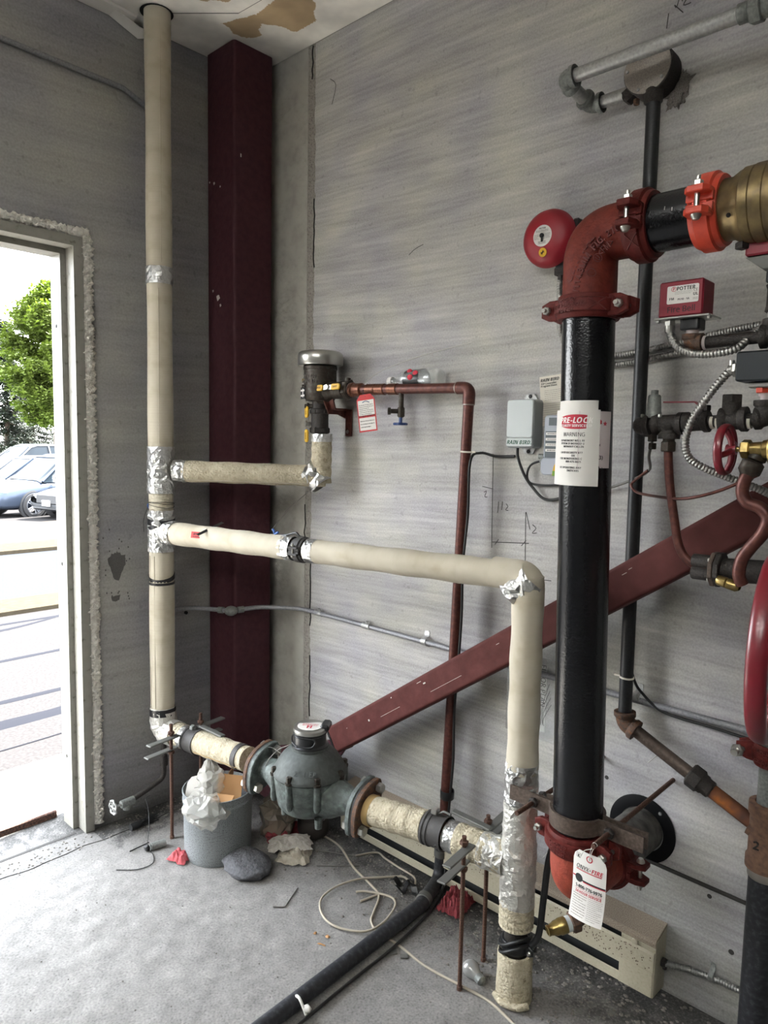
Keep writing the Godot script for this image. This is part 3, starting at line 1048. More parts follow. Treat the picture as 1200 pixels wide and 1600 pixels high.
	for k in path.size():
		var row := PackedVector3Array()
		for j in 11:
			var a := PI * j / 10.0
			var o := V(sin(a) * 0.014, 0, cos(a) * 0.0195) if k < 420 else V(sin(a) * 0.013, -cos(a) * 0.015, 0)
			var p := path[k] + o
			row.append(path[k] + V(-0.006, 0, 0) + o * (1.0 + 1.0 * fn.get_noise_3dv(p * 8.0)))
		bead.append(row)
	g.grid(bead)
	part(g, "sealant_bead", "sealant", door)
	g = G.new()
	g.box(at(V(-0.19, 0.012, 1.31)), V(0.022, 0.03, 1.08), 0.004)
	part(g, "threshold", "rust_strip", door)

func ragged(p: Array, seed_: int) -> PackedVector2Array:
	var rng := RandomNumberGenerator.new()
	rng.seed = seed_
	var out := PackedVector2Array()
	for k in p.size():
		var a: Vector2 = p[k]
		var b: Vector2 = p[(k + 1) % p.size()]
		for s in 4:
			out.append(a.lerp(b, s / 4.0) * rng.randf_range(0.92, 1.08))
	return out


# ---------------------------------------------------------------- outside the doorway
func gy(x: float) -> float:
	return -0.12 + 0.0385 * (minf(x, -0.9) + 0.9)

func strip(called: String, m: String, x0: float, x1: float, lift: float, label: String, th := 0.15) -> MeshInstance3D:
	var g := G.new()
	var z0 := -60.0
	var z1 := 40.0
	var a := V(x0, gy(x0) + lift, z0)
	var b := V(x1, gy(x1) + lift, z0)
	var c := V(x1, gy(x1) + lift, z1)
	var d := V(x0, gy(x0) + lift, z1)
	g.quad(a, b, c, d, Vector3.UP)
	g.quad(a, d, d - V(0, th, 0), a - V(0, th, 0), Vector3.LEFT)
	g.quad(b, c, c - V(0, th, 0), b - V(0, th, 0), Vector3.RIGHT)
	return struct(g, called, m, label)

func outside() -> void:
	strip("sidewalk", "pavement", -0.95, -0.21, 0.02, "narrow concrete apron just outside the doorway")
	var road := strip("road", "asphalt", -4.67, -0.95, 0.0, "pale worn asphalt with dark crack sealer lines")
	strip("kerb", "kerb_stone", -5.37, -4.67, 0.04, "tan concrete kerb between the two strips of asphalt", 0.2)
	strip("road", "asphalt_blue", -9.6, -5.37, 0.0, "smooth blue grey asphalt driveway")
	strip("kerb", "kerb_stone", -10.8, -9.6, 0.06, "tan kerb edging the parking area", 0.2)
	strip("sidewalk", "pavement_far", -15.6, -10.8, 0.03, "pale concrete strip in front of the parked cars")
	strip("road", "asphalt", -28.5, -15.6, 0.0, "asphalt of the car park under the parked cars")
	strip("road", "asphalt", -35.0, -28.5, 0.6, "raised farther bay of the car park")
	strip("lawn", "grass_strip", -120.0, -35.0, 0.7, "grass under the trees behind the car park")
	var g := G.new()
	var rng := RandomNumberGenerator.new()
	rng.seed = 77
	for c in [[[-1.62, 1.8], [-1.63, 0.3], [-1.66, -0.6], [-1.7, -3.0]], [[-2.04, 1.6], [-2.04, 0.13], [-2.08, -1.2], [-2.1, -3.0]], [[-3.0, 1.2], [-3.02, -0.18], [-3.1, -1.5], [-3.3, -3.0]], [[-4.25, 0.6], [-4.3, -0.66], [-4.25, -2.2]], [[-3.95, 0.4], [-4.1, -0.5], [-4.5, -1.3]], [[-1.25, 1.0], [-1.27, 0.3], [-1.4, -0.6]]]:
		var rows: Array = []
		var p: Array = []
		for q in c:
			p.append(V(q[0], gy(q[0]) + 0.002, q[1]))
		var big := 0.06 if c[0][0] == -1.62 else 0.03
		if c[0][0] == -1.25:
			big = 0.004
		for q in curve(p, 10):
			var w := big * rng.randf_range(0.8, 1.2)
			rows.append(PackedVector3Array([q + V(-w, 0, 0), q + V(0, 0.004, 0), q + V(w, 0, 0)]))
		g.grid(rows)
	part(g, "crack_sealer", "crack_sealer", road)
	# cars
	car("parked_suv", "car_blue", true, V(-19.13, 0, -7.06), 0.24, "silver blue sport utility car parked nearest the doorway")
	car("parked_car", "car_white", false, V(-17.0, 0, -7.95), 0.24, "low pale car with a number plate, nose just past the door frame")
	car("parked_suv", "car_white", true, V(-23.9, 0, -8.15), 0.24, "white sport utility car parked behind the silver blue one")
	car("parked_suv", "car_white", true, V(-31.2, 0.6, -10.7), 0.24, "white car in the farthest raised row, before the trees")
	car("parked_car", "car_dark", false, V(-31.6, 0.6, -5.2), 0.24, "dark car at the far left of the car park")
	trees()

func car(called: String, paint: String, tall: bool, p: Vector3, turn: float, label: String) -> void:
	p.y += gy(p.x)
	var t := thing(called, label, "car", p, "parked cars")
	# built facing +z about its own middle, then turned
	var L := 4.7
	var hood := 1.02 if tall else 0.86
	var top := 1.68 if tall else 1.42
	var sec := [[-2.35, 0.5, 0.62, 0.78], [-2.3, 0.32, 0.95, 0.86], [-2.0, 0.24, hood + 0.04, 0.91], [-1.2, 0.22, hood + 0.05, 0.94], [0.0, 0.22, hood + 0.02, 0.94], [1.0, 0.22, hood, 0.94], [1.75, 0.22, hood - 0.07, 0.91], [2.15, 0.24, hood - 0.17, 0.85], [2.32, 0.3, hood - 0.28, 0.76], [2.37, 0.42, 0.62, 0.66]]
	var g := G.new()
	var rows: Array = []
	for s in sec:
		var row := PackedVector3Array()
		for j in 25:
			var a := TAU * j / 24.0
			var cx := signf(cos(a)) * pow(absf(cos(a)), 0.45)
			var cy := signf(sin(a)) * pow(absf(sin(a)), 0.5)
			row.append(V(cx * s[3], (s[1] + s[2]) * 0.5 + cy * (s[2] - s[1]) * 0.5, s[0]))
		rows.append(row)
	g.grid(rows, true)
	var holder := Transform3D(Basis(Vector3.UP, turn), p)
	put(g, holder, "body", paint, t)
	g = G.new()
	rows = []
	var cab := [[-2.15 if tall else -1.9, hood, 0.02], [-1.95 if tall else -1.25, top - 0.12, 0.9], [-1.2 if tall else -0.9, top, 1.0], [0.0, top - 0.01, 1.0], [0.35, top - 0.1, 1.0], [1.15, hood - 0.02, 1.02]]
	for c in cab:
		var row := PackedVector3Array()
		for q in [[-0.86, hood - 0.06], [-0.66, c[1]], [-0.5, c[1] + 0.02], [0.5, c[1] + 0.02], [0.66, c[1]], [0.86, hood - 0.06]]:
			row.append(V(q[0], maxf(q[1], hood - 0.06), c[0]))
		rows.append(row)
	g.grid(rows)
	put(g, holder, "glass", "car_glass", t)
	g = G.new()
	rows = []
	for c in [[-1.98 if tall else -1.3, top - 0.1], [-1.2 if tall else -0.9, top + 0.012], [0.0, top + 0.005], [0.32, top - 0.08]]:
		rows.append(PackedVector3Array([V(-0.69, c[1] - 0.03, c[0]), V(-0.5, c[1] + 0.025, c[0]), V(0.5, c[1] + 0.025, c[0]), V(0.69, c[1] - 0.03, c[0])]))
	g.slab(rows, 0.03)
	for s: float in [-1.0, 1.0]:
		g.tube(line(V(s * 0.685, top - 0.1, 0.32), V(s * 0.85, hood - 0.03, 1.12)), 0.035, 6)
		g.tube(line(V(s * 0.69, top - 0.04, -0.55), V(s * 0.87, hood - 0.03, -0.6)), 0.04, 6)
		g.tube(line(V(s * 0.685, top - 0.1, -1.9 if tall else -1.25), V(s * 0.85, hood - 0.02, -2.1 if tall else -1.8)), 0.05, 6)
	put(g, holder, "roof", paint, t)
	for s: float in [-1.0, 1.0]:
		g = G.new()
		g.blob(V(s * 1.0, hood + 0.06, 0.75), V(0.1, 0.075, 0.06), 0.05, 1.0, 1, 8, 10)
		put(g, holder, "mirror", paint, t)
	for s: float in [-1.0, 1.0]:
		for z in [-1.4, 1.42]:
			g = G.new()
			g.lathe(V(s * 0.72, 0.35, z), V(s, 0, 0), [Vector2(0.2, 0), Vector2(0.33, 0), Vector2(0.352, 0.03), Vector2(0.352, 0.18), Vector2(0.335, 0.215), Vector2(0.25, 0.22), Vector2(0.24, 0.2)], 24)
			g.lathe(V(s * 0.72, 0.35, z), V(s, 0, 0), [Vector2(0.37, 0.0), Vector2(0.42, 0.19), Vector2(0.37, 0.2)], 24)
			put(g, holder, "tyre", "tyre", t)
			g = G.new()
			g.lathe(V(s * 0.72, 0.35, z), V(s, 0, 0), [Vector2(0.24, 0.2), Vector2(0.215, 0.21), Vector2(0.2, 0.14)], 24)
			for k in 10:
				var a := TAU * k / 10.0 + (0.12 if k % 2 else -0.12)
				g.tube(line(V(s * 0.91, 0.35, z), V(s * 0.925, 0.35 + cos(a) * 0.22, z + sin(a) * 0.22)), 0.016, 6)
			g.lathe(V(s * 0.72, 0.35, z), V(s, 0, 0), [Vector2(0.0001, 0.215), Vector2(0.05, 0.2)], 12)
			put(g, holder, "wheel_rim", "alloy", t)
	g = G.new()
	g.box(at(V(0, 0.55, 2.33)), V(0.9, 0.3, 0.12), 0.05)
	g.box(at(V(0, 0.3, 2.27)), V(1.3, 0.1, 0.14), 0.04)
	put(g, holder, "grille", "car_trim", t)
	for s: float in [-1.0, 1.0]:
		g = G.new()
		g.box(Transform3D(Basis(Vector3.UP, s * 0.5), V(s * 0.62, hood - 0.27, 2.2)), V(0.42, 0.1, 0.16), 0.035)
		put(g, holder, "headlight", "lamp_glass", t)
		g = G.new()
		g.box(at(V(s * 0.72, 0.85, -2.27)), V(0.24, 0.14, 0.12), 0.03)
		put(g, holder, "tail_light", "tail_red", t)
	g = G.new()
	g.box(at(V(0, 0.45, 2.4)), V(0.32, 0.15, 0.02), 0.004)
	put(g, holder, "number_plate", "print_white", t)

# a part modelled about its own origin, set down by a transform
func put(g: G, xf: Transform3D, called: String, m: String, t: Node3D) -> MeshInstance3D:
	for k in g.v.size():
		g.v[k] = xf * g.v[k]
		g.n[k] = (xf.basis * g.n[k]).normalized()
	return part(g, called, m, t)

func leaf_mesh(kind: int, m: String) -> ArrayMesh:
	var g := G.new()
	var rng := RandomNumberGenerator.new()
	rng.seed = 40 + kind
	for k in 7:
		var o := Vector3(rng.randf_range(-1, 1), rng.randf_range(-0.6, 0.6), rng.randf_range(-1, 1)) * (0.16 if kind == 0 else 0.05)
		var d := Vector3(rng.randf_range(-1, 1), rng.randf_range(-0.5, 0.7), rng.randf_range(-1, 1)).normalized()
		var s := d.cross(Vector3(rng.randf_range(-0.4, 0.4), 1, rng.randf_range(-0.4, 0.4))).normalized()
		var l := 0.16 if kind == 0 else 0.26
		var w := 0.055 if kind == 0 else 0.022
		g.quad(o, o + d * l * 0.5 + s * w, o + d * l, o + d * l * 0.5 - s * w)
	return g.mesh(Vector3.ZERO, M[m])

func scatter(mesh: ArrayMesh, called: String, xs: Array, parent: Node3D) -> void:
	var mm := MultiMesh.new()
	mm.transform_format = MultiMesh.TRANSFORM_3D
	mm.mesh = mesh
	mm.instance_count = xs.size()
	for k in xs.size():
		mm.set_instance_transform(k, xs[k])
	var o := MultiMeshInstance3D.new()
	o.name = called
	o.multimesh = mm
	o.set_meta("kind", "stuff")
	parent.add_child(o, true)

func trees() -> void:
	var rng := RandomNumberGenerator.new()
	rng.seed = 9
	var lm := leaf_mesh(0, "leaf_bright")
	var nm := leaf_mesh(1, "needle_green")
	# the bright maple
	var p := V(-37.0, gy(-37.0) + 0.7, -14.4)
	var t := thing("maple_tree", "bright yellow green leafy tree beside the door frame", "tree", p)
	var g := G.new()
	var h := 10.0
	g.tube(curve([p, p + V(0.05, 3, 0), p + V(-0.05, 6, 0.1), p + V(0, 10.5, 0)], 5), [0.24, 0.23, 0.22, 0.21, 0.2, 0.19, 0.18, 0.17, 0.16, 0.14, 0.12, 0.1, 0.08, 0.06, 0.04, 0.02], 8)
	part(g, "trunk", "bark", t)
	var xs: Array = []
	for tier in 26:
		var f := tier / 25.0
		var y := 3.1 + f * (h - 3.1)
		var reach := 2.5 * pow(sin(PI * clampf(f * 0.86 + 0.14, 0.0, 1.0)), 0.75) + 0.15
		for b in 8:
			var a := rng.randf() * TAU
			var tip := p + V(cos(a) * reach, y + reach * 0.12, sin(a) * reach)
			for k in 62:
				var u := sqrt(rng.randf())
				var q := V(p.x, p.y + y - 0.25 * reach, p.z).lerp(V(tip.x, p.y + y + 0.1 * reach, tip.z), u) + V(rng.randfn(0, 0.26), rng.randfn(0, 0.12), rng.randfn(0, 0.26))
				xs.append(Transform3D(Basis(Vector3.UP, rng.randf() * TAU).scaled(Vector3.ONE * rng.randf_range(0.8, 1.6)), q - p))
	scatter(lm, "leaf_crown", xs, t)
	# spruces behind
	var k := 0
	var said := ["tall thin spruce with drooping branches at the left of the doorway view", "dark spruce under and behind the bright leafy tree", "spruce farther back between the other two spruces", "spruce hidden by the door frame, right of the bright tree", "spruce off the left edge of the doorway view", "far spruce at the right behind the parked cars", "far spruce beyond the white cars at the left", "spruce standing outermost on the left"]
	for c in [[-44.8, -14.6, 9.3, 2.2], [-41.0, -18.6, 7.0, 2.6], [-48.5, -17.5, 8.6, 2.6], [-42.0, -24.0, 9.5, 2.8], [-45.0, -10.2, 9.2, 2.6], [-48.0, -28.0, 10.5, 2.8], [-47.0, -5.0, 8.6, 2.6], [-44.0, -0.5, 9.0, 2.6]]:
		p = V(c[0], gy(c[0]) + 0.7, c[1])
		t = thing("spruce_tree", said[k], "tree", p, "spruces behind the car park")
		k += 1
		g = G.new()
		g.tube(line(p, p + V(0, c[2], 0), 6), [0.2, 0.17, 0.14, 0.11, 0.08, 0.05, 0.02], 7)
		xs = []
		for tier in 24:
			var f := tier / 23.0
			var y: float = 0.7 + f * (c[2] - 0.8)
			var reach: float = c[3] * (1.0 - f) + 0.2
			for b in 9:
				var a := rng.randf() * TAU
				var r2 := reach * rng.randf_range(0.7, 1.1)
				if b < 5:
					g.tube(PackedVector3Array([p + V(0, y, 0), p + V(cos(a) * r2, y - r2 * 0.22, sin(a) * r2)]), [0.03, 0.01], 4, false)
				for n in 20:
					var u := rng.randf_range(0.15, 1.0)
					var q := V(cos(a) * r2 * u, y - r2 * 0.22 * u + 0.1 * u * u * r2, sin(a) * r2 * u) + V(rng.randfn(0, 0.1), rng.randfn(0, 0.07), rng.randfn(0, 0.1))
					xs.append(Transform3D(Basis(Vector3.UP, rng.randf() * TAU).scaled(V(1, 0.7, 1) * rng.randf_range(0.9, 1.8)), q))
		part(g, "trunk", "bark", t)
		scatter(nm, "needle_crown", xs, t)


# ---------------------------------------------------------------- steelwork
func upward(o: Vector3) -> Transform3D:
	return Transform3D(Basis(V(1, 0, 0), V(0, 0, 1), V(0, -1, 0)), o)

func round_rect(w: float, h: float, r: float, k := 4) -> PackedVector2Array:
	var out := PackedVector2Array()
	for c in [[1, 1, 0.0], [-1, 1, 0.5], [-1, -1, 1.0], [1, -1, 1.5]]:
		for i in k + 1:
			var a: float = PI * (c[2] + 0.5 * i / k)
			out.append(Vector2(c[0] * (w * 0.5 - r) + cos(a) * r, c[1] * (h * 0.5 - r) + sin(a) * r))
	return out

func disc(r: float, k := 24) -> PackedVector2Array:
	var out := PackedVector2Array()
	for i in k:
		out.append(Vector2(cos(TAU * i / k), sin(TAU * i / k)) * r)
	return out

func steel() -> void:
	var t := thing("steel_column", "dark red painted square steel column standing in the corner", "column", V(0.1, 0, 0.13), "", "thing")
	var g := G.new()
	g.prism(upward(V(0.1, 1.455, 0.13)), round_rect(0.18, 0.18, 0.012), 2.886)
	part(g, "shaft", "column_paint", t)
	g = G.new()
	g.box(at(V(0.105, 0.011, 0.145)), V(0.2, 0.018, 0.21), 0.002)
	part(g, "base_plate", "column_paint", t)
	g = G.new()
	var rng := RandomNumberGenerator.new()
	rng.seed = 3
	for c in [[0.085, 1.99, 0.012], [0.1, 1.96, 0.006], [0.05, 2.02, 0.005], [0.06, 2.42, 0.006], [0.1, 2.4, 0.004], [0.03, 2.43, 0.004], [0.12, 1.05, 0.003]]:
		g.prism(at(V(c[0], c[1], 0.2203)), Transform2D(0.0, Vector2.ONE * c[2], 0.0, Vector2.ZERO) * ragged([Vector2(-1, 0.6), Vector2(0.3, 1), Vector2(1, -0.2), Vector2(-0.4, -1)], rng.randi()), 0.0006)
	g.box(at(V(0.1903, 2.5, 0.19)), V(0.0006, 0.012, 0.004))
	part(g, "paint_scuff", "scratch", t)
	# the brace that climbs along the wall
	var a := V(0.705, 0.397, 0.13)
	var b := V(2.76, 1.815, 0.13)
	t = thing("steel_brace", "dark red painted square steel brace climbing diagonally along the wall", "brace", a)
	var x := (b - a).normalized()
	var xf := Transform3D(Basis(V(0, 0, -1), Vector3.BACK.cross(x), x), (a + b) * 0.5)
	g = G.new()
	g.prism(xf, round_rect(0.08, 0.092, 0.009), a.distance_to(b))
	part(g, "tube", "brace_paint", t)
	g = G.new()
	g.prism(Transform3D(Basis(), V(0, 0, 0.13)), PackedVector2Array([Vector2(0.212, 0.022), Vector2(0.212, 0.205), Vector2(0.56, 0.33), Vector2(0.7, 0.392), Vector2(0.73, 0.355), Vector2(0.66, 0.26), Vector2(0.42, 0.004)]), 0.012, 0.001)
	part(g, "gusset_plate", "column_paint", t)
	g = G.new()
	g.prism(Transform3D(xf.basis, a - x * 0.004), round_rect(0.084, 0.096, 0.004), 0.008)
	part(g, "end_plate", "black_plastic", t)
	g = G.new()
	var up := Vector3.BACK.cross(x)
	for c in [[0.22, 0.0, 0.006, 0.006], [0.1, 0.012, 0.005, 0.001], [0.52, 0.02, 0.01, 0.004], [0.5, 0.03, 0.02, 0.0015], [0.36, 0.03, 0.004, 0.003], [0.6, -0.012, 0.14, 0.0008], [0.33, -0.008, 0.1, 0.0008], [0.84, 0.018, 0.012, 0.001], [1.28, 0.02, 0.014, 0.0012], [1.3, 0.024, 0.01, 0.001]]:
		g.box(Transform3D(Basis(x, up, Vector3.BACK), a + x * c[0] + up * c[1] + V(0, 0, 0.0402)), V(c[2], c[3], 0.0006))
	part(g, "paint_scuff", "scratch", t)

# ---------------------------------------------------------------- insulated water pipes
func ribbed(g: G, a: Vector3, b: Vector3, ra: float, rb: float, seed_: int, amp := 0.0007, pitch := 0.0048, seg := 22) -> void:
	var rng := RandomNumberGenerator.new()
	rng.seed = seed_
	var k := int(a.distance_to(b) / pitch * 2.0)
	var pts := PackedVector3Array()
	var rad := []
	for i in k + 1:
		var u := float(i) / k
		pts.append(a.lerp(b, u))
		rad.append(lerpf(ra, rb, u) + (amp if i % 2 else -amp) * rng.randf_range(0.3, 1.0) + 0.0012 * sin(u * 23.0 + seed_))
	g.tube(pts, rad, seg)

func sleeve(a: Vector3, b: Vector3, r: float, amp: float, seed_: int, parent: Node3D, called := "foil_wrap", m := "foil", label := "", step := 0.011) -> void:
	var g := G.new()
	g.foil(line(a, b, maxi(2, int(a.distance_to(b) / step))), r, amp, 22, seed_)
	part(g, called, m, parent, label)

func band(o: Vector3, axis: Vector3, r: float, w: float, parent: Node3D, called := "tape_band", m := "tape_black", label := "") -> void:
	var g := G.new()
	g.lathe(o, axis, [Vector2(r - 0.003, -w * 0.5), Vector2(r, -w * 0.5), Vector2(r, w * 0.5), Vector2(r - 0.003, w * 0.5)], 26)
	part(g, called, m, parent, label)

# a grooved pipe coupling: ring housing, bolt pads, bolts, nuts
func coupling(o: Vector3, axis: Vector3, r: float, w: float, side: Vector3, parent: Node3D, m: String, pad := 1.0, called := "coupling", only := 0) -> MeshInstance3D:
	axis = axis.normalized()
	side = (side - axis * side.dot(axis)).normalized()
	var ba := axis.cross(side)
	var g := G.new()
	var h := w * 0.5
	var d := r * 0.3
	g.lathe(o, axis, [Vector2(r * 0.98, -h), Vector2(r + d * 0.5, -h), Vector2(r + d * 0.62, -h * 0.86), Vector2(r + d * 0.66, -h * 0.62), Vector2(r + d, -h * 0.5), Vector2(r + d, h * 0.5), Vector2(r + d * 0.66, h * 0.62), Vector2(r + d * 0.62, h * 0.86), Vector2(r + d * 0.5, h), Vector2(r * 0.98, h)], 40)
	var c := part(g, called, m, parent)
	for s: float in [-1.0, 1.0]:
		if only != 0 and s != float(only):
			continue
		for e: float in [-1.0, 1.0]:
			g = G.new()
			var poly := PackedVector2Array([Vector2(-h * 0.9, -d), Vector2(-h * 0.9, d * 1.2), Vector2(-h * 0.55, d * 1.9 * pad), Vector2(h * 0.55, d * 1.9 * pad), Vector2(h * 0.9, d * 1.2), Vector2(h * 0.9, -d)])
			g.prism(Transform3D(Basis(axis, side * s, axis.cross(side * s)), o + side * s * (r + d * 0.6) + ba * e * r * 0.34), poly, r * 0.22, 0.002)
			g.prism(Transform3D(Basis(axis, side * s, axis.cross(side * s)), o + side * s * (r + d * 0.4) + ba * e * r * 0.2), PackedVector2Array([Vector2(-h * 0.95, -d), Vector2(-h * 0.95, d * 0.7), Vector2(h * 0.95, d * 0.7), Vector2(h * 0.95, -d)]), r * 0.36, 0.002)
			part(g, "bolt_pad", m, c)
		var p := o + side * s * (r + d * 0.6 + d * 1.05 * pad)
		g = G.new()
		g.tube(line(p - ba * r * 0.78, p + ba * r * 0.62), r * 0.085, 10)
		g.lathe(p + ba * r * 0.44, ba, [Vector2(0.0001, r * 0.19), Vector2(r * 0.1, r * 0.17), Vector2(r * 0.17, r * 0.06), Vector2(r * 0.18, 0), Vector2(0.0001, 0)], 14)
		part(g, "bolt", "zinc", c)
		g = G.new()
		g.hex(p - ba * r * 0.54, ba, r * 0.17, r * 0.19)
		part(g, "nut", "zinc", c)
	return c

func insulated() -> void:
	var top := V(0.124, 2.925, 0.488)
	var bot := V(0.116, 0.37, 0.491)
	var ax := (top - bot).normalized()
	var y := func(h: float) -> Vector3: return bot.lerp(top, (h - 0.37) / 2.555)
	var r := 0.0435
	var t := thing("insulated_riser", "tall cream jacketed pipe running from floor level to the ceiling beside the door", "pipe", y.call(0.37))
	var g := G.new()
	ribbed(g, y.call(2.925), y.call(0.40), r, r + 0.001, 1)
	part(g, "jacket", "jacket", t)
	g = G.new()
	for s in [[2.88, 2.06, 0.035], [1.97, 1.43, 0.03], [1.02, 0.45, 0.012], [1.02, 0.45, -0.012]]:
		var off := V(s[2] + 0.006, 0, sqrt(r * r - pow(s[2] + 0.006, 2)) + 0.0006)
		g.tube(line((y.call(s[0]) as Vector3) + off, (y.call(s[1]) as Vector3) + off), 0.0016, 5)
	part(g, "seam", "jacket", t)
	sleeve(y.call(2.047), y.call(1.988), r + 0.004, 0.0022, 2, t, "foil_band")
	sleeve(y.call(1.418), y.call(1.248), r + 0.0045, 0.0028, 3, t, "foil_wrap")
	sleeve(y.call(1.187), y.call(1.035), r + 0.0045, 0.003, 4, t, "foil_wrap")
	sleeve(y.call(0.447), y.call(0.405), r + 0.003, 0.0022, 5, t, "foil_wrap", "foil_dull")
	band(y.call(1.146), ax + V(0.12, 0, 0.05), r + 0.0055, 0.022, t)
	band(y.call(1.126), ax + V(-0.35, 0, 0.1), r + 0.006, 0.014, t)
	band(y.call(0.941), ax + V(0.25, 0, 0.25), r + 0.004, 0.016, t)
	band(y.call(0.917), ax, r + 0.0035, 0.009, t)
	band(y.call(0.428), ax + V(-0.06, 0, 0), r + 0.005, 0.026, t)
	g = G.new()
	for s in [[1.212, 0.12], [1.205, -0.2], [1.214, -0.1]]:
		var ring := PackedVector3Array()
		for k in 25:
			var a := TAU * k / 24.0
			ring.append((y.call(s[0]) as Vector3) + V(cos(a) * (r + 0.0025), cos(a) * r * s[1] + 0.003 * sin(a), sin(a) * (r + 0.0025)))
		g.tube(ring, 0.0009, 5)
	g.tube(curve([V(0.09, 1.21, 0.522), V(0.06, 1.15, 0.528), V(0.045, 1.10, 0.52)], 5), 0.0009, 5)
	part(g, "tie_wire", "wire_black", t)
	g = G.new()
	g.blob(V(0.074, 1.2, 0.512), V(0.011, 0.012, 0.009), 0.2, 1.5, 4, 8, 10)
	part(g, "wire_cap", "pin_blue", t)
	# upper branch towards the vacuum breaker
	var a := V(0.155, 1.331, 0.458)
	var b := V(0.552, 1.322, 0.101)
	var d := (b - a).normalized()
	r = 0.0385
	t = thing("insulated_branch", "upper short cream jacketed branch pipe rising to the vacuum breaker", "pipe", a)
	g = G.new()
	ribbed(g, a + d * 0.03, b + d * 0.018, r, r, 6)
	part(g, "jacket", "jacket_worn", t)
	g = G.new()
	g.tube(line(a + d * 0.05 + V(0.018, -0.029, 0.02), b + V(0.018, -0.029, 0.02) - d * 0.04), 0.0014, 5)
	part(g, "seam", "jacket", t)
	sleeve(a, a + d * 0.045, r + 0.002, 0.0035, 7, t)
	g = G.new()
	ribbed(g, V(0.554, 1.298, 0.1), V(0.556, 1.45, 0.099), r - 0.001, r - 0.002, 8, 0.0003)
	part(g, "jacket", "jacket_worn", t)
	sleeve(V(0.556, 1.446, 0.099), V(0.556, 1.474, 0.099), r, 0.0025, 9, t, "foil_collar")
	g = G.new()
	g.foil(curve([V(0.51, 1.345, 0.139), V(0.54, 1.318, 0.112), V(0.562, 1.29, 0.1)], 4), r + 0.004, 0.005, 18, 10)
	part(g, "foil_wrap", "foil", t)
	# lower branch and the riser it turns down into
	var q := func(s: float, h: float) -> Vector3: return V(0.12 + 0.9915 * s, h, 0.49 - 0.13 * s)
	a = q.call(0.03, 1.106)
	var u := V(0.9915, 0.004, -0.13).normalized()
	t = thing("insulated_branch", "long cream jacketed branch pipe crossing the wall with a coupling in its middle", "pipe", a)
	g = G.new()
	ribbed(g, q.call(0.05, 1.106), q.call(0.63, 1.111), 0.041, 0.037, 11)
	part(g, "jacket", "jacket", t)
	sleeve(q.call(0.02, 1.106), q.call(0.085, 1.107), 0.043, 0.004, 12, t)
	sleeve(q.call(0.615, 1.111), q.call(0.662, 1.111), 0.0385, 0.0022, 13, t, "foil_collar")
	g = G.new()
	g.tube(line(q.call(0.655, 1.111), q.call(0.74, 1.112)), 0.032, 22)
	part(g, "pipe", "cast_iron", t)
	var c := coupling(q.call(0.692, 1.1115), u, 0.0315, 0.042, V(0, 0, 1), t, "coupling_grey", 0.6)
	sleeve(q.call(0.722, 1.112), q.call(0.757, 1.112), 0.038, 0.002, 14, t, "foil_collar")
	g = G.new()
	ribbed(g, q.call(0.75, 1.112), q.call(1.40, 1.120), 0.0365, 0.037, 15, 0.0008)
	part(g, "jacket", "jacket", t)
	g = G.new()
	g.tube(curve([q.call(0.70, 1.15), (q.call(0.68, 1.152) as Vector3), q.call(0.665, 1.162), q.call(0.62, 1.15), q.call(0.57, 1.146)], 4), 0.004, 6)
	part(g, "strap", "tape_black", t)
	g = G.new()
	g.tube(curve([q.call(0.565, 1.165), q.call(0.572, 1.158), q.call(0.575, 1.15), q.call(0.59, 1.157)], 4), 0.004, 6)
	part(g, "wire_cap", "pin_blue", t)
	g = G.new()
	var tagx := G.facing((q.call(0.24, 1.106) as Vector3) + V(0.016, 0.014, 0.036), V(0.4, 0.25, 1))
	g.box(tagx, V(0.062, 0.022, 0.0016), 0.0004)
	part(g, "red_tag", "tag_red", t, "small red tag with print")
	g = G.new()
	txt(g, "BY-PASS", tagx.translated_local(V(0, 0.003, 0.0011)), 0.008, 0.0002, bold)
	print_lines(g, tagx.translated_local(V(0, -0.006, 0.0008)), 0.045, 0.006, 1, 3)
	part(g, "print", "print_black", t)
	g = G.new()
	g.box(G.facing((q.call(0.275, 1.146) as Vector3) + V(0.008, -0.003, 0.012), V(0.25, 0.95, 0.3), V(-0.13, 0, -1)), V(0.014, 0.11, 0.0012))
	part(g, "tape_strip", "tape_black", t)
	g = G.new()
	g.tube(curve([V(0.555, 1.285, 0.13), V(0.57, 1.22, 0.25), V(0.665, 1.16, 0.41)], 5), 0.0011, 5)
	part(g, "hanging_wire", "wire_grey", t)
	# riser on the right
	t = thing("insulated_riser", "cream jacketed pipe dropping to the floor left of the thick black riser", "pipe", V(1.563, 0, 0.301))
	g = G.new()
	ribbed(g, V(1.559, 1.125, 0.301), V(1.562, 0.62, 0.301), 0.0395, 0.0405, 17, 0.0004)
	part(g, "jacket", "jacket", t)
	g = G.new()
	g.foil(curve([V(1.518, 1.074, 0.313), V(1.545, 1.1, 0.309), V(1.575, 1.128, 0.304)], 4), 0.0395, 0.005, 18, 18)
	part(g, "foil_wrap", "foil", t)
	g = G.new()
	g.tube(bend([V(1.465, 1.124, 0.314), V(1.561, 1.123, 0.301), V(1.561, 1.03, 0.301)], 0.03, 10), 0.0392, 26)
	part(g, "elbow_cover", "jacket", t)
	sleeve(V(1.562, 0.645, 0.301), V(1.562, 0.53, 0.301), 0.042, 0.003, 19, t, "foil_wrap")
	sleeve(V(1.562, 0.54, 0.301), V(1.562, 0.42, 0.301), 0.044, 0.0018, 20, t, "foil_wrap", "foil_dull")
	sleeve(V(1.562, 0.43, 0.301), V(1.562, 0.262, 0.301), 0.0455, 0.0028, 21, t, "foil_wrap", "foil_dull")
	g = G.new()
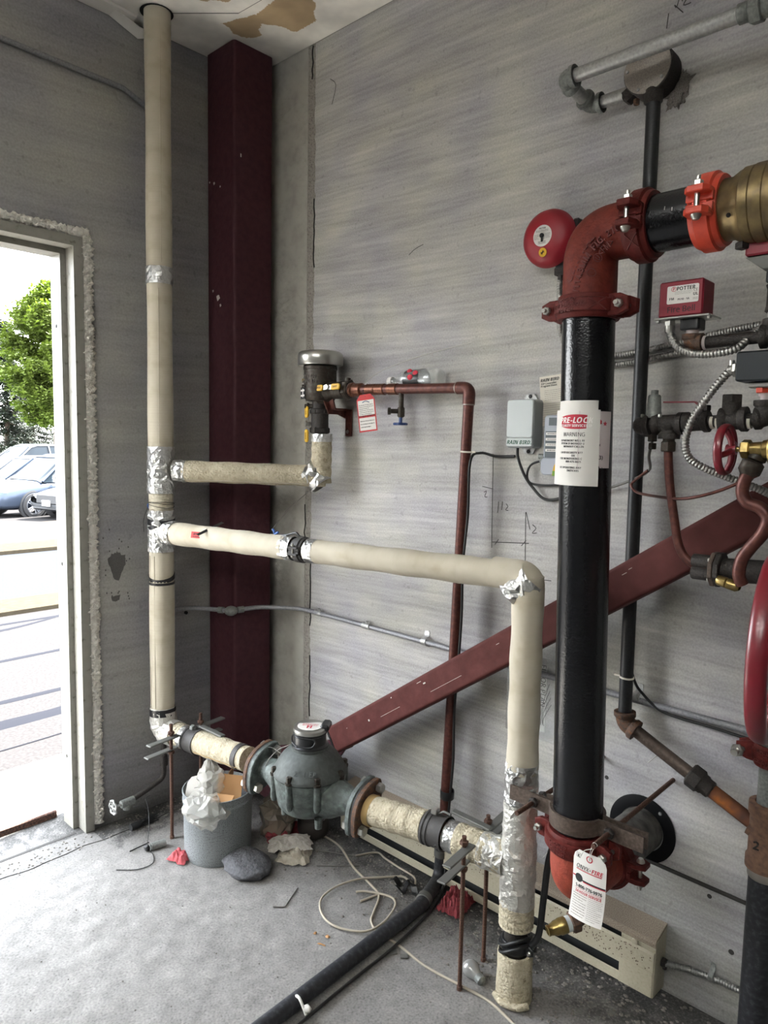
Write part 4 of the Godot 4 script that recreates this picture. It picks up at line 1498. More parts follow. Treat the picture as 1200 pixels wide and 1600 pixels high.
	ribbed(g, V(1.562, 0.275, 0.301), V(1.562, 0.203, 0.301), 0.0445, 0.045, 22, 0.0006)
	part(g, "jacket", "jacket_worn", t)
	g = G.new()
	g.tube(line(V(1.562, 0.3, 0.301), V(1.563, 0.0, 0.301)), 0.0302, 22)
	part(g, "pipe", "cast_iron", t, "bare dark pipe between the jackets")
	coupling(V(1.562, 0.15, 0.301), Vector3.UP, 0.0302, 0.03, V(0.9, 0, -0.1), t, "tape_black", 1.2, "coupling", 1)
	g = G.new()
	for k in 2:
		var ring := PackedVector3Array()
		for j in 25:
			var an := TAU * j / 24.0
			ring.append(V(1.562 + cos(an) * 0.04, 0.165 - 0.02 * k + 0.016 * cos(an) + 0.006 * sin(2 * an), 0.301 + sin(an) * 0.04))
		g.tube(ring, 0.005, 7)
	part(g, "cable_loop", "wire_black", t)
	# cut jacket on the floor stub
	g = G.new()
	g.lathe(V(1.563, 0, 0.301), Vector3.UP, [Vector2(0.0475, 0.0), Vector2(0.0475, 0.03), Vector2(0.0455, 0.08), Vector2(0.0465, 0.125), Vector2(0.044, 0.131), Vector2(0.037, 0.130), Vector2(0.035, 0.05)], 30)
	var rng := RandomNumberGenerator.new()
	rng.seed = 4
	part(g, "stub_jacket", "jacket_worn", t)
	g = G.new()
	g.tube(curve([V(1.53, 0.012, 0.34), V(1.56, 0.01, 0.352), V(1.6, 0.012, 0.342), V(1.618, 0.014, 0.32)], 5), 0.009, 7)
	part(g, "loose_edge", "jacket_worn", t)

# oval two-bolt flange
func oval(w: float, h: float) -> PackedVector2Array:
	var out := PackedVector2Array()
	for k in 36:
		var a := TAU * k / 36.0
		var p := Vector2(cos(a), sin(a))
		var s := absf(p.y)
		out.append(Vector2(p.x * w * (1.0 - 0.42 * s * s), p.y * h))
	return out

func meter_run() -> void:
	var q := func(s: float, h: float) -> Vector3: return V(0.12 + 0.9915 * s, h, 0.49 - 0.13 * s)
	var u := V(0.9915, 0, -0.13).normalized()
	# left piece
	var t := thing("insulated_pipe", "cream jacketed pipe from the riser by the door to the left flange of the meter", "pipe", q.call(0.0, 0.358))
	var g := G.new()
	g.foil(bend([q.call(-0.002, 0.43), q.call(-0.002, 0.355), q.call(0.08, 0.356)], 0.035, 8), 0.0475, 0.0035, 24, 31)
	part(g, "foil_elbow", "foil_dull", t)
	g = G.new()
	ribbed(g, q.call(0.06, 0.357), q.call(0.125, 0.357), 0.0425, 0.0425, 32, 0.0005)
	part(g, "jacket", "jacket_worn", t)
	sleeve(q.call(0.115, 0.357), q.call(0.15, 0.358), 0.043, 0.0018, 33, t, "foil_collar", "foil")
	band(q.call(0.178, 0.358), u, 0.0455, 0.052, t, "coupling", "coupling_grey")
	band(q.call(0.152, 0.358), u, 0.0475, 0.008, t, "coupling_rim", "coupling_grey")
	band(q.call(0.204, 0.358), u, 0.0475, 0.008, t, "coupling_rim", "coupling_grey")
	g = G.new()
	ribbed(g, q.call(0.207, 0.36), q.call(0.455, 0.366), 0.043, 0.0425, 34, 0.0004)
	part(g, "jacket", "jacket_worn", t)
	g = G.new()
	g.tube(line((q.call(0.21, 0.36) as Vector3) + V(0.012, -0.02, 0.0375), (q.call(0.43, 0.365) as Vector3) + V(0.012, -0.02, 0.0375)), 0.0012, 5)
	part(g, "seam", "wood_pulp", t)
	band(q.call(0.418, 0.365), u, 0.0445, 0.02, t, "tape_band", "coupling_grey")
	g = G.new()
	g.hex((q.call(0.178, 0.409) as Vector3) + V(0, 0, 0.008), u, 0.011, 0.016)
	part(g, "coupling_bolt", "galvanised_dull", t)
	g = G.new()
	g.box(Transform3D(Basis(Vector3.UP, 0.12) * Basis(Vector3.BACK, -0.06), (q.call(0.255, 0.411) as Vector3) + V(0, 0, -0.012)), V(0.12, 0.007, 0.022), 0.002)
	part(g, "lever", "strut_grey", t)
	# right piece
	t = thing("insulated_pipe", "cream jacketed pipe from the right flange of the meter to the foil wrapped tee", "pipe", q.call(1.2, 0.365))
	g = G.new()
	ribbed(g, q.call(0.985, 0.358), q.call(1.172, 0.372), 0.0425, 0.0435, 36, 0.0009)
	part(g, "jacket", "jacket_worn", t)
	g = G.new()
	g.lathe(q.call(0.972, 0.357), u, [Vector2(0.03, 0), Vector2(0.045, 0.0), Vector2(0.046, 0.016), Vector2(0.043, 0.02)], 28)
	part(g, "cut_end", "wood_pulp", t, "bare cut edge of the pipe insulation")
	band(q.call(1.206, 0.373), u, 0.0455, 0.06, t, "coupling", "coupling_grey")
	for s in [1.178, 1.192, 1.236]:
		band(q.call(s, 0.373), u, 0.048, 0.007, t, "coupling_rim", "coupling_grey")
	g = G.new()
	g.lathe((q.call(1.215, 0.367) as Vector3) + V(0.02, -0.014, 0.0395), V(0.42, -0.3, 0.86), [Vector2(0.0065, 0.0), Vector2(0.0065, 0.0015), Vector2(0.005, 0.0015), Vector2(0.005, 0.0)], 16)
	part(g, "cast_mark", "strut_grey", t)
	g = G.new()
	g.hex((q.call(1.2, 0.427) as Vector3), u, 0.012, 0.018)
	part(g, "coupling_bolt", "zinc", t)
	g = G.new()
	g.tube(curve([q.call(1.2, 0.424), q.call(1.215, 0.426), q.call(1.228, 0.434), q.call(1.25, 0.432)], 4), 0.0035, 6)
	g.box(Transform3D(Basis(Vector3.UP, 0.12) * Basis(Vector3.BACK, -0.1), (q.call(1.3, 0.428) as Vector3) + V(0, 0, -0.02)), V(0.12, 0.007, 0.022), 0.002)
	part(g, "lever", "strut_grey", t)
	g = G.new()
	g.tube(line(q.call(1.15, 0.372), q.call(1.3, 0.372)), 0.0302, 18)
	part(g, "pipe", "rusty_iron", t)
	sleeve(q.call(1.243, 0.372), q.call(1.282, 0.372), 0.0425, 0.002, 37, t, "foil_collar", "foil")
	g = G.new()
	ribbed(g, q.call(1.275, 0.372), q.call(1.42, 0.372), 0.0435, 0.0445, 38, 0.0005)
	part(g, "jacket", "jacket_worn", t)
	sleeve(q.call(1.35, 0.372), q.call(1.425, 0.371), 0.0455, 0.0035, 39, t, "foil_wrap", "foil_dull")
	# the meter
	var c: Vector3 = q.call(0.733, 0.0)
	var yy := func(h: float) -> Vector3: return V(c.x, h, c.z)
	t = thing("water_meter", "large weathered bronze water meter with a domed bolted body", "water meter", yy.call(0.28))
	g = G.new()
	g.lathe(yy.call(0), Vector3.UP, [Vector2(0.0001, 0.284), Vector2(0.06, 0.284), Vector2(0.085, 0.292), Vector2(0.1, 0.31), Vector2(0.108, 0.34), Vector2(0.113, 0.38), Vector2(0.116, 0.402), Vector2(0.116, 0.406)], 48)
	for s: float in [-1.0, 1.0]:
		g.tube(PackedVector3Array([(yy.call(0.352) as Vector3) + u * s * 0.06, (yy.call(0.352) as Vector3) + u * s * 0.1, (yy.call(0.358) as Vector3) + u * s * 0.135, (yy.call(0.36) as Vector3) + u * s * 0.17, (yy.call(0.36) as Vector3) + u * s * 0.215]), [0.075, 0.064, 0.05, 0.038, 0.036], 24, false)
	var body := part(g, "body", "meter_bronze", t)
	g = G.new()
	for s: float in [-1.0, 1.0]:
		for e: float in [-1.0, 1.0]:
			g.lathe((yy.call(0.268) as Vector3) + u * s * 0.07 + V(0.02, 0, 0.05) * e, Vector3.UP, [Vector2(0.0001, 0), Vector2(0.011, 0), Vector2(0.013, 0.03)], 12)
	part(g, "foot", "meter_bronze", t)
	g = G.new()
	g.lathe(yy.call(0), Vector3.UP, [Vector2(0.112, 0.408), Vector2(0.118, 0.409), Vector2(0.118, 0.418), Vector2(0.113, 0.424), Vector2(0.102, 0.444), Vector2(0.09, 0.462), Vector2(0.078, 0.474), Vector2(0.066, 0.482), Vector2(0.06, 0.486), Vector2(0.06, 0.494), Vector2(0.05, 0.496)], 48)
	part(g, "dome", "meter_dome", t)
	for k in 8:
		var an := TAU * (k + 0.35) / 8.0
		var o := V(sin(an), 0, cos(an))
		g = G.new()
		g.lathe((yy.call(0.325) as Vector3) + o * 0.113, Vector3.UP, [Vector2(0.0001, 0), Vector2(0.008, 0.002), Vector2(0.0115, 0.012), Vector2(0.0115, 0.083), Vector2(0.0001, 0.083)], 14)
		part(g, "bolt_lug", "meter_bronze", t)
		g = G.new()
		g.hex((yy.call(0.424) as Vector3) + o * 0.113, Vector3.UP, 0.0095, 0.02)
		g.lathe((yy.call(0.41) as Vector3) + o * 0.113, Vector3.UP, [Vector2(0.013, 0), Vector2(0.013, 0.006), Vector2(0.0001, 0.007)], 12)
		part(g, "bolt", "bronze_dark", t)
	g = G.new()
	g.lathe(yy.call(0), Vector3.UP, [Vector2(0.054, 0.49), Vector2(0.058, 0.492), Vector2(0.058, 0.498), Vector2(0.054, 0.501), Vector2(0.051, 0.503), Vector2(0.05, 0.532), Vector2(0.053, 0.534), Vector2(0.053, 0.54), Vector2(0.045, 0.541)], 36)
	g.tube(curve([(yy.call(0.503) as Vector3) + V(0.0, 0, 0.054), (yy.call(0.507) as Vector3) + V(0.045, 0, 0.034), (yy.call(0.53) as Vector3) + V(0.05, 0, 0.026), (yy.call(0.534) as Vector3) + V(0.01, 0, 0.055), (yy.call(0.53) as Vector3) + V(-0.03, 0, 0.045), (yy.call(0.505) as Vector3) + V(-0.034, 0, 0.044), (yy.call(0.503) as Vector3) + V(0, 0, 0.054)], 5), 0.0025, 6)
	part(g, "register_housing", "black_plastic", t)
	var lid := Transform3D(Basis(V(0.6, 0, -0.8), 0.05), yy.call(0.541))
	g = G.new()
	g.lathe(lid.origin, lid.basis.y, [Vector2(0.0001, 0.0), Vector2(0.052, 0.0), Vector2(0.0535, 0.004), Vector2(0.052, 0.012), Vector2(0.049, 0.014), Vector2(0.0001, 0.0145)], 36)
	var lidp := part(g, "lid", "zinc", t, "shiny round register lid with worn print")
	g = G.new()
	var lx := Transform3D(Basis(V(0.8, 0, -0.6), V(-0.6, 0, -0.8), V(0, 1, 0)), (yy.call(0.556) as Vector3))
	g.prism(lx, disc(0.04), 0.0006)
	part(g, "label_disc", "paper", lidp)
	g = G.new()
	print_lines(g, lx.translated_local(V(0, 0.004, 0.0006)), 0.05, 0.02, 2, 8)
	txt(g, "H", lx.translated_local(V(0.0, -0.012, 0.0006)), 0.02, 0.0002, bold)
	part(g, "print", "print_red", lidp)
	g = G.new()
	g.box(Transform3D(Basis(Vector3.UP, -0.95), (yy.call(0.553) as Vector3) + V(0.03, 0, -0.04)), V(0.056, 0.022, 0.028), 0.006)
	part(g, "hinge", "black_plastic", t)
	g = G.new()
	var dome_out := V(0.6, 0, 0.8)
	txt(g, "2\" NEP", G.facing((yy.call(0.448) as Vector3) + V(0.012, 0, 0.0) + dome_out * 0.1025, V(0.6, 0.72, 0.8)), 0.015, 0.003, bold)
	part(g, "raised_letters", "meter_dome", t)
	g = G.new()
	g.tube(curve([(yy.call(0.49) as Vector3) + V(-0.05, 0, 0.035), (yy.call(0.47) as Vector3) + V(-0.085, 0, 0.02), (yy.call(0.44) as Vector3) + V(-0.13, 0, 0.03), (yy.call(0.39) as Vector3) + V(-0.16, 0, 0.05), (yy.call(0.33) as Vector3) + V(-0.16, 0, 0.05)], 6), 0.0016, 5)
	g.tube(curve([(yy.call(0.33) as Vector3) + V(-0.16, 0, 0.05), (yy.call(0.4) as Vector3) + V(-0.2, 0, 0.045), (yy.call(0.428) as Vector3) + V(-0.19, 0, 0.01), (yy.call(0.41) as Vector3) + V(-0.11, 0, 0.0)], 6), 0.0013, 5)
	part(g, "seal_wire", "wire_grey", t)
	# flanges
	for s: float in [-1.0, 1.0]:
		var o: Vector3 = q.call(0.733 + s * 0.205, 0.36)
		var fx := Transform3D(Basis(u.cross(Vector3.UP), Vector3.UP, -u).rotated(u, -0.72), o)
		g = G.new()
		g.prism(fx, oval(0.062, 0.092), 0.018, 0.003)
		part(g, "flange", "meter_bronze", t)
		g = G.new()
		g.prism(Transform3D(fx.basis, o + u * s * 0.0115), oval(0.059, 0.089), 0.004)
		part(g, "gasket", "rubber", t)
		g = G.new()
		g.prism(Transform3D(fx.basis, o + u * s * 0.0225), oval(0.061, 0.091), 0.018, 0.003)
		g.tube(line(o + u * s * 0.028, o + u * s * 0.045), 0.038, 22)
		part(g, "companion_flange", "rusty_iron", t)
		for e: float in [-1.0, 1.0]:
			var p: Vector3 = o + fx.basis.y * e * 0.066
			g = G.new()
			g.tube(line(p - u * s * 0.024, p + u * s * 0.05), 0.0075, 10)
			g.hex(p - u * s * 0.019, u, 0.0165, 0.018, 0.003)
			g.hex(p + u * s * 0.041, u, 0.0155, 0.02, 0.003)
			part(g, "flange_bolt", "zinc", t)
	# stands: two rods and a pair of flat bars each
	for c2 in [[0.13, "left pipe stand of threaded rods and flat bars under the foil elbow", 0.345], [1.33, "right pipe stand of rusty rods and flat bars under the foil tee", 0.36]]:
		var o: Vector3 = q.call(c2[0], 0)
		var v := V(0.13, 0, 0.9915)
		t = thing("pipe_stand", c2[1], "pipe support", o, "pipe stands under the meter pipe")
		for e: float in [-1.0, 1.0]:
			g = G.new()
			g.tube(line(o + v * e * 0.067, o + v * e * 0.067 + V(0, 0.43, 0)), 0.0062, 10)
			g.lathe(o + v * e * 0.067, Vector3.UP, [Vector2(0.0001, 0), Vector2(0.008, 0.0), Vector2(0.008, 0.01), Vector2(0.0062, 0.012)], 10)
			part(g, "rod", "rusty_rod", t)
			for h in [-0.02, 0.028]:
				g = G.new()
				g.box(Transform3D(Basis(u, Vector3.UP, v), o + v * e * 0.105 + V(0, c2[2] + h + 0.01, 0) + u * h * 0.3), V(0.026, 0.006, 0.13), 0.002)
				part(g, "flat_bar", "strut_grey", t)
			g = G.new()
			g.hex(o + v * e * 0.067 + V(0, c2[2] + 0.052, 0), Vector3.UP, 0.012, 0.011)
			part(g, "nut", "rusty_rod", t)
			g = G.new()
			g.hex(o + v * e * 0.067 + V(0, c2[2] - 0.02, 0), Vector3.UP, 0.012, 0.011)
			part(g, "nut", "rusty_rod", t)
	# drain valve on the elbow
	var o: Vector3 = V(0.118, 0.32, 0.489)
	t = thing("drain_valve", "small grey drain valve with a round handle on a bent pipe under the foil elbow", "valve", o)
	g = G.new()
	g.tube(bend([o, V(0.118, 0.165, 0.492), V(0.112, 0.125, 0.6), V(0.112, 0.118, 0.625)], 0.035), 0.0105, 12)
	part(g, "pipe", "cast_iron", t)
	g = G.new()
	g.lathe(V(0.118, 0.235, 0.49), Vector3.UP, [Vector2(0.01, -0.022), Vector2(0.015, -0.02), Vector2(0.0155, 0.0), Vector2(0.013, 0.018), Vector2(0.01, 0.02)], 14)
	part(g, "fitting", "cast_iron", t)
	g = G.new()
	g.tube(line(V(0.112, 0.119, 0.61), V(0.114, 0.118, 0.66)), 0.0145, 12)
	g.tube(line(V(0.113, 0.118, 0.635), V(0.113, 0.092, 0.64)), 0.012, 12)
	part(g, "valve_body", "galvanised_dull", t)
	g = G.new()
	var ring := PackedVector3Array()
	for k in 25:
		var an := TAU * k / 24.0
		ring.append(V(0.113 + cos(an) * 0.024, 0.118 + sin(an) * 0.024, 0.69 + 0.002 * cos(an * 6)))
	g.tube(ring, 0.004, 8)
	for k in 3:
		var an := TAU * k / 6.0
		g.tube(line(V(0.113 + cos(an) * 0.024, 0.118 + sin(an) * 0.024, 0.69), V(0.113 - cos(an) * 0.024, 0.118 - sin(an) * 0.024, 0.69)), 0.003, 6)
	g.tube(line(V(0.113, 0.118, 0.65), V(0.113, 0.118, 0.692)), 0.0045, 8)
	part(g, "handle", "galvanised", t)


# ---------------------------------------------------------------- vacuum breaker and its copper line
# yellow-handled quarter-turn valve handle: a steel strip with two sleeved ends
func lever_handle(o: Vector3, out: Vector3, along: Vector3, l: float, t: Node3D) -> void:
	out = out.normalized()
	along = along.normalized()
	var g := G.new()
	g.box(Transform3D(Basis(along, out.cross(along), out), o + out * 0.004), V(l * 0.8, 0.017, 0.003), 0.001)
	var h := part(g, "handle", "zinc", t)
	for s: float in [-1.0, 1.0]:
		g = G.new()
		g.prism(Transform3D(Basis(along, out.cross(along), out), o + along * s * l * 0.34 + out * 0.006), round_rect(l * 0.36, 0.021, 0.009), 0.008, 0.002)
		part(g, "handle_sleeve", "handle_yellow", h)
		g = G.new()
		txt(g, "OPEN" if s < 0 else "SHUT", Transform3D(Basis(along, out.cross(along), out), o + along * s * l * 0.34 + out * 0.0104), 0.0065, 0.0002, bold)
		part(g, "print", "rusty_iron", h)
	g = G.new()
	g.tube(line(o - out * 0.03, o + out * 0.012), 0.0065, 10)
	g.hex(o + out * 0.009, out, 0.0105, 0.008)
	part(g, "handle_nut", "zinc", h)

func backflow() -> void:
	var c := V(0.545, 0, 0.1)
	var yy := func(h: float) -> Vector3: return V(c.x, h, c.z)
	var t := thing("vacuum_breaker", "dark bronze pressure vacuum breaker with a shiny domed bell cap", "valve", yy.call(1.6))
	var g := G.new()
	g.lathe(yy.call(0), Vector3.UP, [Vector2(0.06, 1.716), Vector2(0.078, 1.716), Vector2(0.081, 1.72), Vector2(0.0815, 1.745), Vector2(0.079, 1.757), Vector2(0.07, 1.765), Vector2(0.05, 1.768), Vector2(0.0001, 1.769)], 44)
	part(g, "bell_cap", "zinc", t, "shiny steel bell cap")
	g = G.new()
	g.lathe(yy.call(0), Vector3.UP, [Vector2(0.038, 1.59), Vector2(0.05, 1.592), Vector2(0.057, 1.603), Vector2(0.059, 1.62), Vector2(0.058, 1.70), Vector2(0.061, 1.702), Vector2(0.061, 1.712), Vector2(0.058, 1.714), Vector2(0.055, 1.722)], 40)
	g.tube(PackedVector3Array([V(0.56, 1.625, 0.1), V(0.60, 1.626, 0.098), V(0.625, 1.627, 0.096)]), [0.05, 0.034, 0.027], 22, false)
	part(g, "body", "bronze_dark", t)
	g = G.new()
	g.lathe(yy.call(0), Vector3.UP, [Vector2(0.026, 1.475), Vector2(0.031, 1.478), Vector2(0.031, 1.545), Vector2(0.034, 1.548), Vector2(0.034, 1.562), Vector2(0.029, 1.565), Vector2(0.028, 1.595)], 28)
	g.hex(yy.call(1.487), Vector3.UP, 0.036, 0.022, 0.004)
	g.hex(yy.call(1.553), Vector3.UP, 0.036, 0.018, 0.004)
	part(g, "shutoff_valve", "cast_iron", t)
	g = G.new()
	g.tube(line(yy.call(1.46), yy.call(1.6)), 0.0285, 18)
	part(g, "nipple", "bronze_dark", t)
	g = G.new()
	txt(g, "3/4 420", G.facing(V(0.548, 1.676, 0.1) + V(0.1, 0, 0.99) * 0.0588, V(0.12, 0, 0.99)), 0.012, 0.002, bold)
	txt(g, "MFG 175", G.facing(V(0.548, 1.659, 0.1) + V(0.1, 0, 0.99) * 0.0592, V(0.12, 0, 0.99)), 0.012, 0.002, bold)
	txt(g, "PSI", G.facing(V(0.532, 1.642, 0.1) + V(-0.15, 0, 0.98) * 0.0592, V(-0.1, 0, 0.99)), 0.012, 0.002, bold)
	part(g, "raised_letters", "bronze_dark", t)
	g = G.new()
	var px := G.facing(V(0.515, 1.618, 0.1) + V(-0.1, 0, 0.99) * 0.051, V(-0.35, 0, 0.94))
	g.box(px, V(0.042, 0.042, 0.002))
	part(g, "data_plate", "rubber", t)
	g = G.new()
	for h in [0.009, -0.009]:
		g.box(px.translated_local(V(0, h, 0.0015)), V(0.036, 0.006, 0.001))
	g.box(px.translated_local(V(0.002, 0, 0.0015)), V(0.006, 0.03, 0.001))
	part(g, "print", "print_white", t)
	for k in [[V(0.492, 1.667, 0.115), V(-1, 0, 0.3), 0.006], [V(0.525, 1.572, 0.128), V(-0.8, 0, 0.5), 0.008]]:
		g = G.new()
		var d: Vector3 = (k[1] as Vector3).normalized()
		g.tube(line(k[0] - d * 0.01, k[0] + d * 0.02), k[2], 10)
		g.hex(k[0] + d * 0.008, d, k[2] * 1.5, 0.008)
		part(g, "test_cock", "brass" if k[2] < 0.007 else "bronze_dark", t)
	lever_handle(V(0.517, 1.51, 0.131), V(-0.22, 0, 0.97), Vector3.UP, 0.128, t)
	# the second valve, on the outlet
	g = G.new()
	g.lathe(V(0.62, 1.627, 0.097), V(1, 0, -0.02), [Vector2(0.024, 0.0), Vector2(0.03, 0.004), Vector2(0.03, 0.05), Vector2(0.026, 0.054), Vector2(0.027, 0.062)], 24)
	g.hex(V(0.689, 1.626, 0.096), V(1, 0, -0.02), 0.037, 0.024, 0.005)
	g.tube(line(V(0.68, 1.65, 0.096), V(0.682, 1.668, 0.094)), 0.011, 10)
	part(g, "outlet_valve", "bronze_dark", t)
	lever_handle(V(0.628, 1.634, 0.137), V(0.1, 0.1, 1), V(1, 0.02, 0.0), 0.125, t)
	# bracket
	t = thing("wall_bracket", "bent brown steel strap bracket under the vacuum breaker", "bracket", V(0.6, 1.55, 0))
	g = G.new()
	var prof: Array = [[0.008, 1.468], [0.008, 1.563], [0.05, 1.563], [0.088, 1.563], [0.098, 1.59], [0.1, 1.6]]
	var rows: Array = []
	for p in prof:
		rows.append(PackedVector3Array([V(0.585, p[1], p[0]), V(0.615, p[1], p[0])]))
	g.slab(rows, 0.006)
	g.prism(Transform3D(Basis(V(0, 0, 1), V(0, 1, 0), V(-1, 0, 0)), V(0.585, 0, 0)), PackedVector2Array([Vector2(0.006, 1.53), Vector2(0.006, 1.568), Vector2(0.085, 1.568), Vector2(0.112, 1.6), Vector2(0.122, 1.596), Vector2(0.095, 1.545), Vector2(0.05, 1.545)]), 0.005)
	part(g, "strap", "copper_old", t)
	g = G.new()
	g.hex(V(0.6, 1.484, 0.014), Vector3.BACK, 0.007, 0.006)
	part(g, "bolt", "zinc", t)

func brown_pipe() -> void:
	var a := V(0.70, 1.626, 0.096)
	var k := V(1.188, 1.617, 0.072)
	var b := V(1.124, 0.03, 0.062)
	var end := V(1.27, 0.024, 2.6)
	var t := thing("copper_pipe", "old brown copper pipe running from the vacuum breaker down the wall to the floor", "pipe", V(1.124, 0, 0.062))
	var g := G.new()
	g.lathe(a, k - a, [Vector2(0.015, 0), Vector2(0.024, 0.0), Vector2(0.025, 0.012), Vector2(0.0205, 0.016), Vector2(0.0225, 0.022), Vector2(0.0225, 0.05), Vector2(0.0165, 0.056)], 22)
	part(g, "adapter", "copper_bright", t)
	g = G.new()
	g.lathe(a, k - a, [Vector2(0.0225, -0.006), Vector2(0.0245, -0.004), Vector2(0.0245, 0.001), Vector2(0.0225, 0.003)], 20)
	part(g, "gasket", "paper_pink", t)
	var dirv := (k - a).normalized()
	g = G.new()
	g.tube(bend([a, k, b], 0.03), 0.0162, 18)
	part(g, "pipe", "copper_old", t)
	for c in [0.075, 0.115, 0.17]:
		g = G.new()
		g.lathe(a + dirv * (c + 0.02), dirv, [Vector2(0.0162, -0.02), Vector2(0.0188, -0.018), Vector2(0.0188, 0.018), Vector2(0.0162, 0.02)], 20)
		part(g, "sleeve", "copper_bright", t)
	g = G.new()
	g.tube(bend([k - dirv * 0.045, k, k.lerp(b, 0.032)], 0.024), 0.0188, 18)
	part(g, "elbow", "copper_old", t)
	var dn := (b - k).normalized()
	for c in [[k - dirv * 0.044, dirv], [k + dn * 0.05, dn]]:
		g = G.new()
		g.lathe(c[0], c[1], [Vector2(0.016, -0.002), Vector2(0.0194, -0.0015), Vector2(0.0194, 0.0015), Vector2(0.016, 0.002)], 18)
		part(g, "solder_ring", "solder", t)
	for y in [1.425, 1.09, 0.32]:
		var p := k.lerp(b, (1.617 - y) / 1.587)
		g = G.new()
		g.lathe(p + V(0.006, 0, 0), dn, [Vector2(0.021, -0.0025), Vector2(0.0225, -0.002), Vector2(0.0225, 0.002), Vector2(0.021, 0.0025)], 16)
		if y > 0.5:
			g.box(at(p + V(0.032, 0, 0.004)), V(0.014, 0.006, 0.004), 0.001)
			part(g, "cable_tie", "paper_cream", t)
		else:
			g.lathe(p + V(0.006, 0, 0), dn, [Vector2(0.0222, -0.014), Vector2(0.023, -0.013), Vector2(0.023, 0.013), Vector2(0.0222, 0.014)], 16)
			part(g, "tape_band", "tape_black", t)
	# drain cock hanging from the pipe
	t = thing("drain_cock", "small drain cock with a blue handwheel hanging under the copper pipe", "valve", V(0.93, 1.55, 0.085))
	g = G.new()
	g.tube(line(V(0.925, 1.614, 0.086), V(0.925, 1.53, 0.086)), 0.0085, 12)
	g.lathe(V(0.925, 1.53, 0.086), Vector3.UP, [Vector2(0.008, 0), Vector2(0.012, 0.004), Vector2(0.012, 0.03), Vector2(0.009, 0.034)], 14)
	g.tube(line(V(0.925, 1.55, 0.088), V(0.902, 1.55, 0.11)), 0.0075, 12)
	g.lathe(V(0.898, 1.55, 0.114), V(-0.7, 0, 0.7), [Vector2(0.007, -0.006), Vector2(0.012, -0.005), Vector2(0.012, 0.004), Vector2(0.008, 0.005), Vector2(0.007, 0.0)], 14)
	part(g, "valve_body", "bronze_dark", t)
	g = G.new()
	var ring := PackedVector2Array()
	for j in 40:
		var an := TAU * j / 40.0
		ring.append(Vector2(cos(an), sin(an)) * (0.0225 + 0.0025 * cos(an * 6)))
	g.prism(Transform3D(Basis(V(1, 0, 0), V(0, 0, -1), V(0, 1, 0)), V(0.925, 1.509, 0.088)), ring, 0.008, 0.002)
	g.tube(line(V(0.925, 1.535, 0.087), V(0.925, 1.505, 0.088)), 0.006, 10)
	part(g, "handwheel", "handle_blue", t)
	# plastic bottle lying on the pipe
	t = thing("plastic_bottle", "crushed clear drink bottle with a dark label lying behind the copper pipe", "bottle", V(0.95, 1.65, 0.05))
	var bo := V(0.845, 1.652, 0.05)
	g = G.new()
	g.lathe(bo, V(1, 0.01, 0), [Vector2(0.012, 0.0), Vector2(0.013, 0.012), Vector2(0.012, 0.02), Vector2(0.018, 0.035), Vector2(0.028, 0.055), Vector2(0.0315, 0.075), Vector2(0.0315, 0.15), Vector2(0.029, 0.155), Vector2(0.0315, 0.16), Vector2(0.031, 0.205), Vector2(0.026, 0.215), Vector2(0.0001, 0.208)], 24)
	var fz := RandomNumberGenerator.new()
	fz.seed = 8
	for i in g.v.size():
		g.v[i] += V(0, 1, 1) * 0.0022 * sin(g.v[i].x * 140.0 + g.v[i].y * 90.0)
	part(g, "bottle_body", "bottle_plastic", t)
	g = G.new()
	g.lathe(bo, V(1, 0.01, 0), [Vector2(0.0325, 0.078), Vector2(0.033, 0.08), Vector2(0.033, 0.143), Vector2(0.0325, 0.145)], 24)
	part(g, "label", "tape_black", t)
	g = G.new()
	for c in [[0.1, 0.9, "print_red"], [0.112, 0.2, "print_red"], [0.13, 0.6, "print_red"]]:
		g.blob(bo + V(c[0], 0.033 * sin(c[1]), 0.033 * cos(c[1])), V(0.012, 0.009, 0.004), 0.1, 1.0, 3, 8, 10)
	part(g, "print", "print_red", t)
	g = G.new()
	g.lathe(bo + V(-0.008, 0, 0), V(1, 0, 0), [Vector2(0.0001, 0), Vector2(0.0145, 0.0), Vector2(0.015, 0.016), Vector2(0.0125, 0.017)], 18)
	part(g, "cap", "paper", t)
	# red tag
	t = thing("inspection_tag", "red and white paper inspection tag hanging from the copper pipe", "tag", V(0.77, 1.61, 0.115))
	var tx := Transform3D(Basis(Vector3.UP, 0.3) * Basis(Vector3.BACK, 0.13), V(0.8, 1.545, 0.118))
	g = G.new()
	g.prism(tx, PackedVector2Array([Vector2(-0.034, -0.062), Vector2(0.034, -0.062), Vector2(0.034, 0.045), Vector2(0.02, 0.062), Vector2(-0.02, 0.062), Vector2(-0.034, 0.045)]), 0.0008)
	part(g, "card", "tag_red", t)
	g = G.new()
	g.box(tx.translated_local(V(0, 0.018, 0.0006)), V(0.06, 0.05, 0.0004))
	g.box(tx.translated_local(V(0, -0.036, 0.0006)), V(0.06, 0.042, 0.0004))
	part(g, "white_panel", "paper", t)
	g = G.new()
	print_lines(g, tx.translated_local(V(0, 0.012, 0.0008)), 0.054, 0.036, 6, 21, null, 0.3)
	print_lines(g, tx.translated_local(V(0, -0.036, 0.0008)), 0.054, 0.03, 3, 22, null, 0.25)
	txt(g, "DO NOT REMOVE", tx.translated_local(V(0, -0.0095, 0.0008)), 0.0055, 0.0002, bold)
	part(g, "print", "print_black", t)
	g = G.new()
	g.tube(curve([tx * V(-0.012, 0.036, 0.001), tx * V(0.0, 0.04, 0.001), tx * V(0.014, 0.034, 0.001)], 4), 0.0012, 4)
	part(g, "signature", "handle_blue", t)
	g = G.new()
